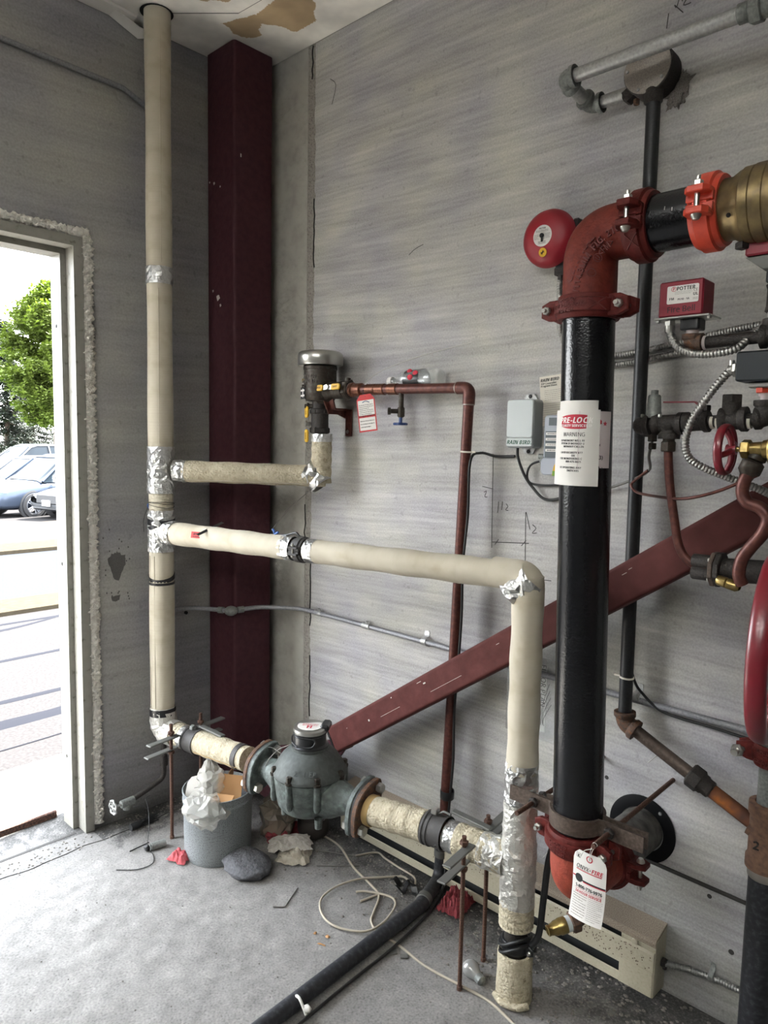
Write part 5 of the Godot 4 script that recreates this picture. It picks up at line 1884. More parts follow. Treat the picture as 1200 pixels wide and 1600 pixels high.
	g.tube(curve([tx * V(0, 0.054, 0.001), V(0.775, 1.618, 0.113), V(0.77, 1.63, 0.1), V(0.772, 1.645, 0.09)], 4), 0.0012, 5)
	part(g, "tie", "wire_black", t)
	# floor pipe
	t = thing("floor_pipe", "dark grey pipe lying on the floor, coming from the foot of the copper pipe", "pipe", V(1.15, 0.0, 0.15))
	g = G.new()
	g.tube(bend([V(1.127, 0.13, 0.064), V(1.124, 0.025, 0.066), V(1.17, 0.0245, 0.22), end], 0.045), 0.0215, 18)
	part(g, "pipe", "dirty_black_pipe", t)
	for p in [[V(1.126, 0.115, 0.064), V(0, 1, 0)], [V(1.16, 0.025, 0.19), V(0.28, 0, 0.96)]]:
		g = G.new()
		g.lathe(p[0], p[1], [Vector2(0.02, -0.012), Vector2(0.0245, -0.011), Vector2(0.0245, 0.011), Vector2(0.02, 0.012)], 18)
		part(g, "collar", "strut_grey", t)
	t = thing("black_cable", "thin black cable tied along the copper pipe and the floor pipe", "cable", V(1.16, 0.0, 0.08))
	g = G.new()
	var pts: Array = [V(1.315, 1.415, 0.008), V(1.25, 1.413, 0.01), V(1.205, 1.422, 0.03)]
	for i in 9:
		var p := k.lerp(b, 0.14 + 0.1 * i)
		pts.append(p + V(0.023 + 0.004 * sin(i * 2.3), 0, 0.006))
	pts.append_array([V(1.152, 0.06, 0.075), V(1.17, 0.012, 0.12), V(1.2, 0.012, 0.22), V(1.222, 0.01, 0.4), V(1.232, 0.012, 0.6), V(1.25, 0.01, 0.9), V(1.29, 0.012, 1.5)])
	g.tube(curve(pts, 6), 0.0042, 8)
	part(g, "cable", "wire_black", t)
	g = G.new()
	g.tube(curve([V(1.18, 0.03, 0.735), V(1.21, 0.048, 0.74), V(1.24, 0.02, 0.742)], 4), 0.004, 6)
	g.blob(V(1.235, 0.03, 0.735), V(0.012, 0.008, 0.01), 0.2, 1.0, 3, 6, 8)
	part(g, "cable_tie", "paper", t)

# ---------------------------------------------------------------- things fixed to the walls
func wall_things() -> void:
	# long grey conduit with a corner fitting in front of the column
	var t := thing("wall_conduit", "thin grey steel conduit running along both walls and bending round the column", "conduit", V(0.2, 0.78, 0.24))
	var g := G.new()
	g.tube(bend([V(0.02, 0.782, 0.47), V(0.02, 0.782, 0.33), V(0.2, 0.786, 0.245)], 0.12), 0.0088, 12)
	g.tube(bend([V(0.2, 0.786, 0.245), V(0.24, 0.79, 0.13), V(0.36, 0.787, 0.022), V(0.62, 0.785, 0.016), V(2.6, 0.772, 0.016)], 0.12), 0.0088, 12)
	part(g, "conduit", "grey_conduit", t)
	g = G.new()
	g.blob(V(0.2, 0.785, 0.243), V(0.026, 0.019, 0.026), 0.05, 1.0, 2, 12, 16)
	g.tube(line(V(0.17, 0.785, 0.258), V(0.15, 0.784, 0.266)), 0.013, 12)
	g.tube(line(V(0.212, 0.787, 0.22), V(0.22, 0.788, 0.198)), 0.013, 12)
	part(g, "corner_fitting", "galvanised_dull", t)
	for x in [0.44, 0.70]:
		g = G.new()
		g.tube(line(V(x, 0.786, 0.016), V(x + 0.035, 0.786, 0.016)), 0.0125, 12)
		g.hex(V(x + 0.017, 0.8, 0.016), Vector3.UP, 0.006, 0.008)
		part(g, "connector", "galvanised", t)
	for x in [0.98, 1.72]:
		g = G.new()
		g.slab([PackedVector3Array([V(x, 0.765, 0.001), V(x + 0.02, 0.765, 0.001)]), PackedVector3Array([V(x, 0.772, 0.02), V(x + 0.02, 0.772, 0.02)]), PackedVector3Array([V(x, 0.784, 0.027), V(x + 0.02, 0.784, 0.027)]), PackedVector3Array([V(x, 0.796, 0.02), V(x + 0.02, 0.796, 0.02)]), PackedVector3Array([V(x, 0.8, 0.002), V(x + 0.02, 0.8, 0.002)]), PackedVector3Array([V(x, 0.82, 0.002), V(x + 0.02, 0.82, 0.002)])], 0.002)
		part(g, "strap_clip", "galvanised", t)
	g = G.new()
	g.hex(V(0.01, 0.757, 0.325), V(1, 0, 0), 0.007, 0.012)
	part(g, "anchor", "black_hole", t)
	t = thing("wall_conduit", "thin grey conduit sloping along the upper wall over the doorway", "conduit", V(0.0, 2.65, 0.9))
	g = G.new()
	g.tube(bend([V(0.014, 2.69, 4.2), V(0.014, 2.668, 0.955), V(0.014, 2.662, 0.56), V(0.014, 2.62, 0.45), V(0.014, 2.5, 0.44)], 0.06), 0.0088, 12)
	part(g, "conduit", "grey_conduit", t)
	# alarm bell
	var bc := V(1.423, 2.018, 0.0)
	t = thing("alarm_bell", "round dark red fire alarm bell with a white label on the wall", "alarm bell", bc)
	g = G.new()
	g.lathe(bc, Vector3.BACK, [Vector2(0.05, 0.03), Vector2(0.074, 0.031), Vector2(0.0785, 0.036), Vector2(0.0775, 0.046), Vector2(0.072, 0.06), Vector2(0.06, 0.07), Vector2(0.042, 0.0765), Vector2(0.02, 0.079), Vector2(0.0001, 0.0795)], 48)
	part(g, "gong", "bell_red", t)
	g = G.new()
	g.lathe(bc, Vector3.BACK, [Vector2(0.0001, 0.002), Vector2(0.055, 0.002), Vector2(0.055, 0.03), Vector2(0.0001, 0.03)], 24)
	g.box(at(bc + V(0.045, -0.055, 0.018)), V(0.06, 0.05, 0.032), 0.004)
	g.box(at(bc + V(0.072, 0.02, 0.016)), V(0.02, 0.05, 0.028), 0.004)
	part(g, "back_box", "black_plastic", t)
	g = G.new()
	g.box(at(bc + V(0.03, -0.088, 0.016)), V(0.04, 0.022, 0.026), 0.003)
	g.hex(bc + V(0.028, -0.104, 0.014), Vector3.UP, 0.012, 0.014)
	part(g, "cable_clamp", "cast_iron", t)
	g = G.new()
	g.lathe(bc, Vector3.BACK, [Vector2(0.0001, 0.0802), Vector2(0.02, 0.0795), Vector2(0.0285, 0.0785), Vector2(0.0285, 0.0775)], 32)
	var lab := part(g, "label", "paper", t, "white round label with black print")
	g = G.new()
	txt(g, "POTTER", at(bc + V(0, 0.0195, 0.0797)), 0.004, 0.0003, bold)
	print_lines(g, at(bc + V(0, 0.0125, 0.0803)), 0.038, 0.006, 2, 31, null, 0.35)
	print_lines(g, at(bc + V(-0.0175, -0.002, 0.0800)), 0.015, 0.014, 4, 32, null, 0.3)
	print_lines(g, at(bc + V(0.0175, -0.002, 0.0800)), 0.015, 0.014, 4, 33, null, 0.3)
	print_lines(g, at(bc + V(0, -0.018, 0.0799)), 0.024, 0.008, 2, 34, null, 0.4)
	part(g, "print", "print_black", lab)
	g = G.new()
	g.hex(bc + V(0, 0, 0.0825), Vector3.BACK, 0.0065, 0.005, 0.001, 10)
	g.box(at(bc + V(0, -0.009, 0.081)), V(0.006, 0.014, 0.003), 0.001)
	part(g, "centre_screw", "black_plastic", t)
	g = G.new()
	g.lathe(bc + V(0.002, -0.032, 0), V(0, -0.16, 1), [Vector2(0.0001, 0.0788), Vector2(0.012, 0.0786), Vector2(0.0122, 0.077)], 24)
	var yl := part(g, "sticker", "print_yellow", t, "round yellow sticker")
	g = G.new()
	for k in 3:
		g.box(Transform3D(Basis(Vector3.BACK, 0.7 * k), bc + V(0.002, -0.0445, 0.0785)), V(0.012, 0.0014, 0.0006))
	part(g, "print", "print_black", yl)
	t = thing("flexible_conduit", "pair of ribbed steel conduits running down the wall from the alarm bell", "conduit", V(1.44, 1.9, 0.015))
	for x in [0.0, 0.022]:
		g = G.new()
		flex(g, [V(1.444 + x, 1.915, 0.014), V(1.446 + x, 1.85, 0.012), V(1.45 + x, 1.78, 0.012), V(1.475 + x, 1.72, 0.012), V(1.52, 1.695 - x, 0.012), V(1.62, 1.69 - x * 1.1, 0.012), V(1.72, 1.70 - x * 1.1, 0.012), V(1.80, 1.712 - x * 1.1, 0.012), V(1.95, 1.735 - x, 0.012), V(2.15, 1.745 - x, 0.012), V(2.4, 1.745 - x, 0.012)], 0.0085)
		part(g, "ribbed_tube", "flex_steel", t)
	# wall transformer box
	var rc := V(1.357, 1.51, 0.0)
	t = thing("wall_box", "pale grey plastic timer box with green lettering on the wall", "box", rc)
	g = G.new()
	g.prism(at(rc + V(0, 0, 0.026)), round_rect(0.092, 0.14, 0.01), 0.05, 0.004)
	part(g, "housing", "box_grey_side", t)
	g = G.new()
	g.prism(at(rc + V(0, 0.014, 0.052)), round_rect(0.088, 0.108, 0.008), 0.006, 0.002)
	part(g, "cover", "box_grey", t)
	g = G.new()
	g.prism(at(rc + V(0, -0.0535, 0.052)), round_rect(0.088, 0.025, 0.006), 0.006, 0.002)
	part(g, "lower_cover", "box_grey", t)
	g = G.new()
	txt(g, "RAIN BIRD.", at(rc + V(0.002, -0.0535, 0.0553)) * Transform3D(Basis(V(1, 0, 0), V(0.25, 1, 0), V(0, 0, 1)), Vector3.ZERO), 0.011, 0.0004, bold)
	part(g, "print", "print_green", t)
	for s: float in [-1.0, 1.0]:
		g = G.new()
		g.prism(at(rc + V(0.004, s * 0.074, 0.004)), PackedVector2Array([Vector2(-0.03, -0.014 * s), Vector2(0.03, -0.014 * s), Vector2(0.014, 0.013 * s), Vector2(-0.014, 0.013 * s)]), 0.006, 0.001)
		part(g, "mounting_ear", "galvanised", t)
		g = G.new()
		g.hex(rc + V(0.004, s * 0.08, 0.009), Vector3.BACK, 0.006, 0.004)
		part(g, "screw", "rubber", t)
	# keypad controller behind the riser
	var kc := V(1.485, 1.452, 0.0)
	t = thing("keypad_controller", "grey wall controller with label strips half hidden behind the black riser", "controller", kc)
	g = G.new()
	g.prism(at(kc + V(0, 0.02, 0.018)), round_rect(0.118, 0.125, 0.012), 0.034, 0.003)
	g.prism(at(kc + V(0, -0.062, 0.02)), round_rect(0.128, 0.05, 0.014), 0.038, 0.003)
	part(g, "housing", "keypad_grey", t)
	g = G.new()
	g.box(at(kc + V(0.0, 0.064, 0.036)), V(0.085, 0.022, 0.002))
	g.box(at(kc + V(0.0, 0.0, 0.036)), V(0.104, 0.074, 0.0016))
	part(g, "dark_panel", "keypad_dark", t)
	g = G.new()
	for i in 4:
		g.box(at(kc + V(0.0, 0.03 - 0.0155 * i, 0.0373)), V(0.1, 0.0075, 0.001))
	part(g, "label_strip", "paper", t)
	g = G.new()
	for i in 4:
		print_lines(g, at(kc + V(-0.02, 0.03 - 0.0155 * i, 0.0378)), 0.05, 0.004, 1, 40 + i, null, 0.5)
	part(g, "print", "print_black", t)
	g = G.new()
	g.prism(at(kc + V(0.02, -0.066, 0.0397)), PackedVector2Array([Vector2(-0.045, -0.02), Vector2(0.04, -0.02), Vector2(0.04, 0.022), Vector2(-0.03, 0.022), Vector2(-0.04, 0.005)]), 0.001)
	part(g, "sticker", "print_yellow", t)
	g = G.new()
	g.box(at(kc + V(0.02, -0.081, 0.0406)), V(0.086, 0.014, 0.001))
	part(g, "sticker", "leaf_green", t)
	t = thing("flexible_cable", "black cables looping between the grey timer box and the keypad controller", "cable", V(1.36, 1.42, 0.02))
	g = G.new()
	g.tube(curve([V(1.338, 1.44, 0.03), V(1.34, 1.41, 0.028), V(1.36, 1.36, 0.022), V(1.385, 1.325, 0.014), V(1.42, 1.296, 0.012), V(1.46, 1.296, 0.012), V(1.53, 1.32, 0.012)], 6), 0.0042, 8)
	part(g, "cable", "wire_black", t)
	g = G.new()
	g.tube(curve([V(1.425, 1.402, 0.018), V(1.405, 1.402, 0.02), V(1.38, 1.392, 0.02), V(1.367, 1.37, 0.018), V(1.368, 1.345, 0.014), V(1.39, 1.335, 0.012), V(1.44, 1.335, 0.012), V(1.53, 1.345, 0.012)], 6), 0.0034, 8)
	part(g, "cable", "wire_black", t)
	g = G.new()
	g.hex(V(1.418, 1.404, 0.018), V(1, 0, 0), 0.012, 0.014)
	g.tube(line(V(1.40, 1.417, 0.01), V(1.43, 1.417, 0.012)), 0.008, 10)
	part(g, "cable_connector", "galvanised_dull", t)
	# papers on the wall
	t = thing("paper_sheet", "cream instruction sheet pinned to the wall beside the black riser", "paper", V(1.42, 1.58, 0.001))
	var px := Transform3D(Basis(Vector3.BACK, 0.09), V(1.437, 1.578, 0.0015))
	g = G.new()
	g.slab([PackedVector3Array([px * V(-0.046, 0.071, 0), px * V(0, 0.071, 0), px * V(0.046, 0.071, 0.0)]), PackedVector3Array([px * V(-0.046, 0, 0), px * V(0, 0, 0.001), px * V(0.046, 0, 0)]), PackedVector3Array([px * V(-0.046, -0.071, 0.003), px * V(0, -0.071, 0.002), px * V(0.046, -0.071, 0.002)])], 0.0005)
	part(g, "sheet", "paper_cream", t)
	g = G.new()
	txt(g, "RAIN BIRD", px.translated_local(V(-0.012, 0.06, 0.0012)) * Transform3D(Basis(V(1, 0, 0), V(0.25, 1, 0), V(0, 0, 1)), Vector3.ZERO), 0.0085, 0.0002, bold)
	txt(g, "ESP Controller", px.translated_local(V(-0.016, 0.05, 0.0012)), 0.0052, 0.0002, bold)
	txt(g, "Program Sheet", px.translated_local(V(-0.016, 0.043, 0.0012)), 0.0052, 0.0002, bold)
	g.blob(px * V(0.034, 0.045, 0.001), V(0.006, 0.008, 0.002), 0.3, 2.0, 2, 8, 10)
	part(g, "print", "print_black", t)
	g = G.new()
	print_lines(g, px.translated_local(V(0.002, 0.016, 0.0014)), 0.066, 0.032, 6, 51, null, 0.2, 0.8)
	for i in 9:
		g.box(px.translated_local(V(0, -0.008 - 0.0062 * i, 0.0024)), V(0.084, 0.0006, 0.0003))
	part(g, "fine_print", "print_grey", t)
	t = thing("plastic_pouch", "clear plastic document pouch hanging on the wall behind the right insulated pipe", "pouch", V(1.4, 0.7, 0.004))
	g = G.new()
	g.box(at(V(1.40, 0.7, 0.004)), V(0.17, 0.25, 0.0012))
	part(g, "pouch_front", "clear_plastic", t)
	g = G.new()
	g.slab([PackedVector3Array([V(1.33, 0.80, 0.002), V(1.45, 0.80, 0.002)]), PackedVector3Array([V(1.33, 0.60, 0.002), V(1.45, 0.60, 0.002)])], 0.0006)
	part(g, "sheet", "paper", t)
	g = G.new()
	txt(g, "FLOOR PLAN", Transform3D(Basis(V(0, -1, 0), V(1, 0, 0), V(0, 0, 1)), V(1.44, 0.74, 0.0032)), 0.016, 0.0002)
	for k in 4:
		g.tube(curve([V(1.46 + 0.003 * k, 0.75 - 0.02 * k, 0.0032), V(1.445, 0.70 - 0.02 * k, 0.0032), V(1.43 + 0.006 * k, 0.62, 0.0032)], 5), 0.0008, 4)
	part(g, "print", "print_black", t)
	# capillary tubes along the wall
	t = thing("capillary_tube", "thin brown tube curving along the wall from behind the black riser", "tube", V(1.7, 1.36, 0.02))
	g = G.new()
	g.tube(curve([V(1.55, 1.318, 0.02), V(1.62, 1.337, 0.02), V(1.70, 1.365, 0.05), V(1.79, 1.395, 0.16), V(1.835, 1.43, 0.27), V(1.853, 1.47, 0.298), V(1.853, 1.5, 0.3)], 7), 0.0034, 8)
	part(g, "tube", "wire_grey", t)
	g = G.new()
	g.tube(curve([V(1.79, 1.395, 0.165), V(1.75, 1.37, 0.14), V(1.735, 1.355, 0.13), V(1.76, 1.34, 0.15), V(1.85, 1.34, 0.25), V(1.94, 1.345, 0.33), V(2.01, 1.365, 0.345), V(2.08, 1.4, 0.345)], 7), 0.0034, 8)
	part(g, "tube", "copper_old", t)
	g = G.new()
	g.hex(V(1.853, 1.452, 0.297), Vector3.UP, 0.009, 0.014)
	g.hex(V(1.853, 1.47, 0.299), Vector3.UP, 0.0105, 0.016)
	part(g, "compression_nut", "bronze_dark", t)


# ---------------------------------------------------------------- fire main
func fire_main() -> void:
	var B := V(1.744, 0.56, 0.345)
	var T := V(1.712, 1.775, 0.345)
	var R := 0.0572
	var H := 1.908
	var t := thing("fire_riser", "thick glossy black vertical fire main standing in front of the wall", "pipe", B)
	var g := G.new()
	g.tube(line(B, T, 6), R, 44)
	part(g, "pipe", "black_pipe", t)
	# sheets taped round the riser
	var o := B.lerp(T, 0.74)
	o.y = 0.0
	t = thing("warning_sheet", "white warning sheet with a red oval logo wrapped round the black riser", "notice", o + V(0, 1.46, 0))
	wrap_sheet(t, "sheet", "paper", o, 0.0593, -1.12, 0.95, 1.362, 1.528)
	wrap_sheet(t, "upper_sheet", "paper", o, 0.0585, -0.95, 0.88, 1.45, 1.548, 0.15)
	var w := round_pipe(o, 0.0599, 0.1)
	g = G.new()
	var el := PackedVector2Array()
	for k in 40:
		el.append(Vector2(cos(TAU * k / 40.0) * 0.056, sin(TAU * k / 40.0) * 0.0155))
	var fan: Array = []
	for k in 21:
		var x := -0.056 + 0.112 * k / 20.0
		var y := 0.0158 * sqrt(maxf(0.0, 1.0 - pow(x / 0.0565, 2)))
		fan.append(PackedVector3Array([w.call(V(x, 1.502 - y, 0)), w.call(V(x, 1.502, 0)), w.call(V(x, 1.502 + y, 0))]))
	g.slab(fan, 0.0005)
	var logo := part(g, "logo", "print_red", t, "red oval logo with white letters")
	g = G.new()
	txt(g, "PRE-LOCK", at(V(-0.004, 1.5055, 0.0007)) * Transform3D(Basis(V(1, 0, 0), V(0.22, 1, 0), V(0, 0, 1)), Vector3.ZERO), 0.0125, 0.0003, bold, w)
	txt(g, "SECURITY SERVICES INC.", at(V(-0.002, 1.4935, 0.0007)), 0.0056, 0.0003, bold, w)
	part(g, "lettering", "print_white", logo)
	g = G.new()
	txt(g, "WARNING", at(V(-0.006, 1.4745, 0.0)), 0.0085, 0.0004, font, w)
	var yy := 1.461
	for s in ["FIRE DEPARTMENT WILL RESPOND IF", "SYSTEM IS WORKED UPON", "WITHOUT CALLING", "", "PRE-LOCK SECURITY 877-773-5625", "OR", "FIRE MONITORING CENTRE", "800-475-8625", "", "BEFORE OPERATING ANY VALVES OR", "SWITCHES"]:
		if s:
			txt(g, s, at(V(-0.004, yy, 0.0)), 0.0043, 0.0004, bold, w)
		yy -= 0.0066
	part(g, "lettering", "print_black", t)
	t = thing("notice_sheet", "plain pinkish white sheet sticking out to the right from under the warning sheet", "notice", o + V(0, 1.45, 0))
	wrap_sheet(t, "sheet", "paper_pink", o, 0.0581, 0.2, 1.5, 1.402, 1.525, 0.3)
	var w2 := round_pipe(o, 0.0585, 1.2)
	g = G.new()
	g.quad(w2.call(V(-0.021, 1.503, 0)), w2.call(V(-0.005, 1.498, 0)), w2.call(V(-0.005, 1.498, 0)), w2.call(V(-0.021, 1.493, 0)))
	g.tri(w2.call(V(-0.021, 1.503, 0.0002)), w2.call(V(-0.007, 1.4985, 0.0002)), w2.call(V(-0.021, 1.494, 0.0002)))
	txt(g, "VICE", at(V(-0.016, 1.452, 0.0)), 0.0045, 0.0003, bold, w2)
	txt(g, "1473)", at(V(-0.017, 1.425, 0.0)), 0.0085, 0.0003, bold, w2)
	part(g, "print", "print_black", t)
	g = G.new()
	for k in 5:
		var a := TAU * k / 5.0 + PI / 2
		g.tri(w2.call(V(0.0 + cos(a) * 0.006, 1.4985 + sin(a) * 0.006, 0.0003)), w2.call(V(cos(a + 0.6) * 0.003, 1.4985 + sin(a + 0.6) * 0.003, 0.0003)), w2.call(V(cos(a - 0.6) * 0.003, 1.4985 + sin(a - 0.6) * 0.003, 0.0003)))
		g.tri(w2.call(V(0, 1.4985, 0.0003)), w2.call(V(cos(a + 0.6) * 0.003, 1.4985 + sin(a + 0.6) * 0.003, 0.0003)), w2.call(V(cos(a - 0.6) * 0.003, 1.4985 + sin(a - 0.6) * 0.003, 0.0003)))
	part(g, "print", "print_red", t)
	wrap_sheet(t, "lower_sheet", "paper_cream", o, 0.0577, 0.3, 1.08, 1.375, 1.47, 0.1)
	# upper elbow
	t = thing("pipe_elbow", "large rust red grooved elbow with raised lettering on top of the black riser", "pipe fitting", T)
	g = G.new()
	var path := bend([V(1.7125, 1.757, 0.345), V(1.711, H, 0.345), V(1.838, H, 0.345)], 0.122, 18)
	g.tube(path, 0.0585, 44)
	part(g, "body", "fitting_red", t)
	var O := Vector2(1.838, 1.778)
	var on_elbow := func(p: Vector3) -> Vector3:
		var th := p.x / 0.127
		var e := Vector2(-cos(th), sin(th))
		var q := O + e * (0.127 + p.y)
		return V(q.x, q.y, 0.345 + sqrt(maxf(0.0585 * 0.0585 - p.y * p.y, 0.0)) + p.z)
	g = G.new()
	txt(g, "CENTRAL", at(V(0.068, 0.021, 0.0)), 0.017, 0.004, bold, on_elbow, 0.9)
	txt(g, "4\"/114.3MM  FIG. 210", at(V(0.073, 0.0, 0.0)), 0.0155, 0.004, bold, on_elbow, 0.82)
	txt(g, "<FM>", at(V(0.118, -0.019, 0.0)), 0.013, 0.003, font, on_elbow)
	txt(g, "U", at(V(0.088, -0.021, 0.0)), 0.01, 0.002, font, on_elbow)
	for c in [[0.088, -0.021], [0.05, -0.024]]:
		var ring := PackedVector3Array()
		for k in 17:
			ring.append(on_elbow.call(V(c[0] + cos(TAU * k / 16.0) * 0.0095, c[1] + sin(TAU * k / 16.0) * 0.0085, 0.0)))
		g.tube(ring, 0.0008, 5)
	part(g, "raised_letters", "emboss_dark", t)
	# couplings
	t = thing("pipe_coupling", "dark red grooved coupling joining the red elbow to the black riser below it", "coupling", V(1.713, 1.757, 0.345), "grooved couplings on the fire main")
	coupling(V(1.7125, 1.752, 0.345), V(0.02, 1, 0), 0.0572, 0.05, V(1, 0, 0.08), t, "coupling_red", 1.25)
	g = G.new()
	var wf := round_pipe(V(1.7125, 1.752, 0.345), 0.0745, -0.25)
	txt(g, "GROOVED", at(V(0, 0.011, 0)), 0.0075, 0.0025, bold, wf)
	txt(g, "4\"-114 GRUVLOK", at(V(0, 0.0, 0)), 0.0075, 0.0025, bold, wf)
	txt(g, "FIG 7401", at(V(0, -0.011, 0)), 0.0075, 0.0025, bold, wf)
	wf = round_pipe(V(1.7125, 1.752, 0.345), 0.0745, 0.72)
	g.tube(PackedVector3Array([wf.call(V(-0.02, -0.013, 0)), wf.call(V(0, 0, 0)), wf.call(V(0.02, 0.013, 0))]), 0.0015, 5)
	g.tube(PackedVector3Array([wf.call(V(-0.02, 0.013, 0)), wf.call(V(0, 0, 0)), wf.call(V(0.02, -0.013, 0))]), 0.0015, 5)
	part(g, "raised_letters", "emboss_dark", t)
	t = thing("pipe_coupling", "dark red grooved coupling between the red elbow and the short black cross pipe", "coupling", V(1.83, H, 0.345), "grooved couplings on the fire main")
	coupling(V(1.832, H, 0.345), V(1, 0, 0), 0.0572, 0.05, V(0, 0.05, 1), t, "coupling_red", 1.25)
	g = G.new()
	var side_on := func(p: Vector3) -> Vector3:
		var a := -0.62 + p.y / 0.0745
		return V(1.832 + p.x, H + sin(a) * (0.0745 + p.z), 0.345 + cos(a) * (0.0745 + p.z))
	g.tube(PackedVector3Array([side_on.call(V(-0.013, -0.016, 0)), side_on.call(V(0, 0, 0)), side_on.call(V(0.013, 0.016, 0))]), 0.0015, 5)
	g.tube(PackedVector3Array([side_on.call(V(-0.013, 0.016, 0)), side_on.call(V(0, 0, 0)), side_on.call(V(0.013, -0.016, 0))]), 0.0015, 5)
	part(g, "raised_mark", "emboss_dark", t)
	t = thing("fire_main_pipe", "short black horizontal pipe between the red and the orange couplings", "pipe", V(1.9, H, 0.345))
	g = G.new()
	g.tube(line(V(1.832, H, 0.345), V(1.985, H + 0.002, 0.345)), R, 44)
	part(g, "pipe", "black_pipe", t)
	g = G.new()
	for c in [[1.895, 0.18], [1.91, 0.1]]:
		g.box(Transform3D(Basis(Vector3.RIGHT, -c[1]), V(c[0], H + sin(c[1]) * R, 0.345 + cos(c[1]) * (R + 0.0002))), V(0.0015, 0.007, 0.0004))
	part(g, "scuff", "scratch", t)
	t = thing("pipe_coupling", "bright orange grooved coupling between the black cross pipe and the bronze valve", "coupling", V(1.965, H, 0.345), "grooved couplings on the fire main")
	coupling(V(1.968, H + 0.001, 0.345), V(1, 0, 0), 0.0572, 0.052, V(0, 0.02, 1), t, "coupling_orange", 1.0)
	t = thing("check_valve", "large aged bronze valve barrel at the right edge after the orange coupling", "valve", V(2.2, H, 0.345))
	g = G.new()
	g.lathe(V(1.975, H, 0.345), V(1, 0, 0), [Vector2(0.0575, 0.0), Vector2(0.0575, 0.035), Vector2(0.066, 0.05), Vector2(0.0675, 0.056), Vector2(0.07, 0.058), Vector2(0.0705, 0.074), Vector2(0.069, 0.0755), Vector2(0.069, 0.077), Vector2(0.072, 0.078), Vector2(0.0725, 0.098), Vector2(0.071, 0.0995), Vector2(0.071, 0.101), Vector2(0.074, 0.102), Vector2(0.076, 0.2), Vector2(0.08, 0.25), Vector2(0.08, 0.46), Vector2(0.0001, 0.46)], 56)
	part(g, "barrel", "brass_old", t)
	g = G.new()
	g.hex(V(2.028, H - 0.073, 0.35), Vector3.UP, 0.0125, 0.014, 0.002, 4)
	part(g, "plug", "cast_iron", t)
	g = G.new()
	g.lathe(V(2.018, H - 0.028, 0.345 + 0.061), V(0, -0.4, 1), [Vector2(0.0001, 0.0006), Vector2(0.003, 0.0004), Vector2(0.0045, 0.0)], 10)
	part(g, "hole", "black_hole", t)
	# bottom: clamp, coupling, elbow into the wall
	t = thing("riser_clamp", "brown steel two piece pipe clamp with long ears round the foot of the black riser", "clamp", V(1.743, 0.585, 0.345))
	for s: float in [1.0, -1.0]:
		var rows: Array = []
		var pth: Array = []
		var zz := 0.345 + s * 0.011
		pth.append(V(1.565 if s > 0 else 1.655, 0, zz))
		for k in 13:
			var a := PI * (0.93 - 0.86 * k / 12.0)
			pth.append(V(1.743 + cos(a) * 0.0612, 0, 0.345 + s * sin(a) * 0.0612))
		pth.append(V(1.908, 0, zz))
		var full: Array = [pth[0], V(1.672, 0, zz)] if s > 0 else [pth[0], V(1.672, 0, zz)]
		full.append_array(pth.slice(1, 14))
		full.append(V(1.815, 0, zz))
		full.append(pth[-1])
		for p: Vector3 in full:
			rows.append(PackedVector3Array([p + V(0, 0.567, 0), p + V(0, 0.604, 0)]))
		g = G.new()
		g.slab(rows, 0.0065)
		part(g, "strap", "plate_steel", t)
	for x in [1.637, 1.832]:
		g = G.new()
		g.tube(line(V(x, 0.586, 0.0), V(x, 0.586, 0.44)), 0.0058, 10)
		part(g, "rod", "rusty_rod", t)
		g = G.new()
		for zn in [0.367, 0.322]:
			g = G.new()
			g.hex(V(x, 0.586, zn), Vector3.BACK, 0.0125, 0.011)
			part(g, "nut", "cast_iron", t)
	t = thing("pipe_coupling", "red grooved coupling with raised lettering under the riser clamp", "coupling", V(1.744, 0.53, 0.345), "grooved couplings on the fire main")
	coupling(V(1.744, 0.532, 0.345), Vector3.UP, 0.0572, 0.05, V(1, 0, 0.1), t, "coupling_red", 1.1)
	g = G.new()
	wf = round_pipe(V(1.744, 0.532, 0.345), 0.0745, -0.15)
	txt(g, "GROOVED", at(V(0, 0.008, 0)), 0.007, 0.0025, bold, wf)
	txt(g, "GRUVLOK", at(V(0, -0.002, 0)), 0.007, 0.0025, bold, wf)
	txt(g, "FIG 7401", at(V(0, -0.012, 0)), 0.007, 0.0025, bold, wf)
	part(g, "raised_letters", "emboss_dark", t)
	t = thing("pipe_elbow", "bright red grooved elbow turning the foot of the riser into the wall", "pipe fitting", V(1.744, 0.43, 0.33))
	g = G.new()
	g.tube(bend([V(1.744, 0.535, 0.345), V(1.745, 0.424, 0.345), V(1.75, 0.424, 0.195)], 0.108, 16), 0.0595, 44)
	part(g, "body", "fitting_orange", t)
	t = thing("pipe_coupling", "red grooved coupling with an upright bolt on the pipe into the wall", "coupling", V(1.75, 0.424, 0.2), "grooved couplings on the fire main")
	coupling(V(1.75, 0.424, 0.2), V(0, 0, 1), 0.0572, 0.05, V(1, 0, 0), t, "coupling_red", 1.25)
	t = thing("wall_pipe", "dusty grey pipe passing through a black round wall plate behind the riser", "pipe", V(1.755, 0.424, 0.1))
	g = G.new()
	g.tube(line(V(1.75, 0.424, 0.2), V(1.757, 0.424, 0.0)), R, 36)
	part(g, "pipe", "dusty_grey_pipe", t)
	g = G.new()
	g.lathe(V(1.757, 0.424, 0.0), Vector3.BACK, [Vector2(0.091, 0.0), Vector2(0.091, 0.003), Vector2(0.088, 0.005), Vector2(0.06, 0.006)], 48)
	var es := part(g, "wall_plate", "escutcheon", t)
	g = G.new()
	for a in [0.9, 4.0]:
		g.lathe(V(1.757 + cos(a) * 0.078, 0.424 + sin(a) * 0.078, 0.005), Vector3.BACK, [Vector2(0.005, 0), Vector2(0.004, 0.003), Vector2(0.0001, 0.0035)], 10)
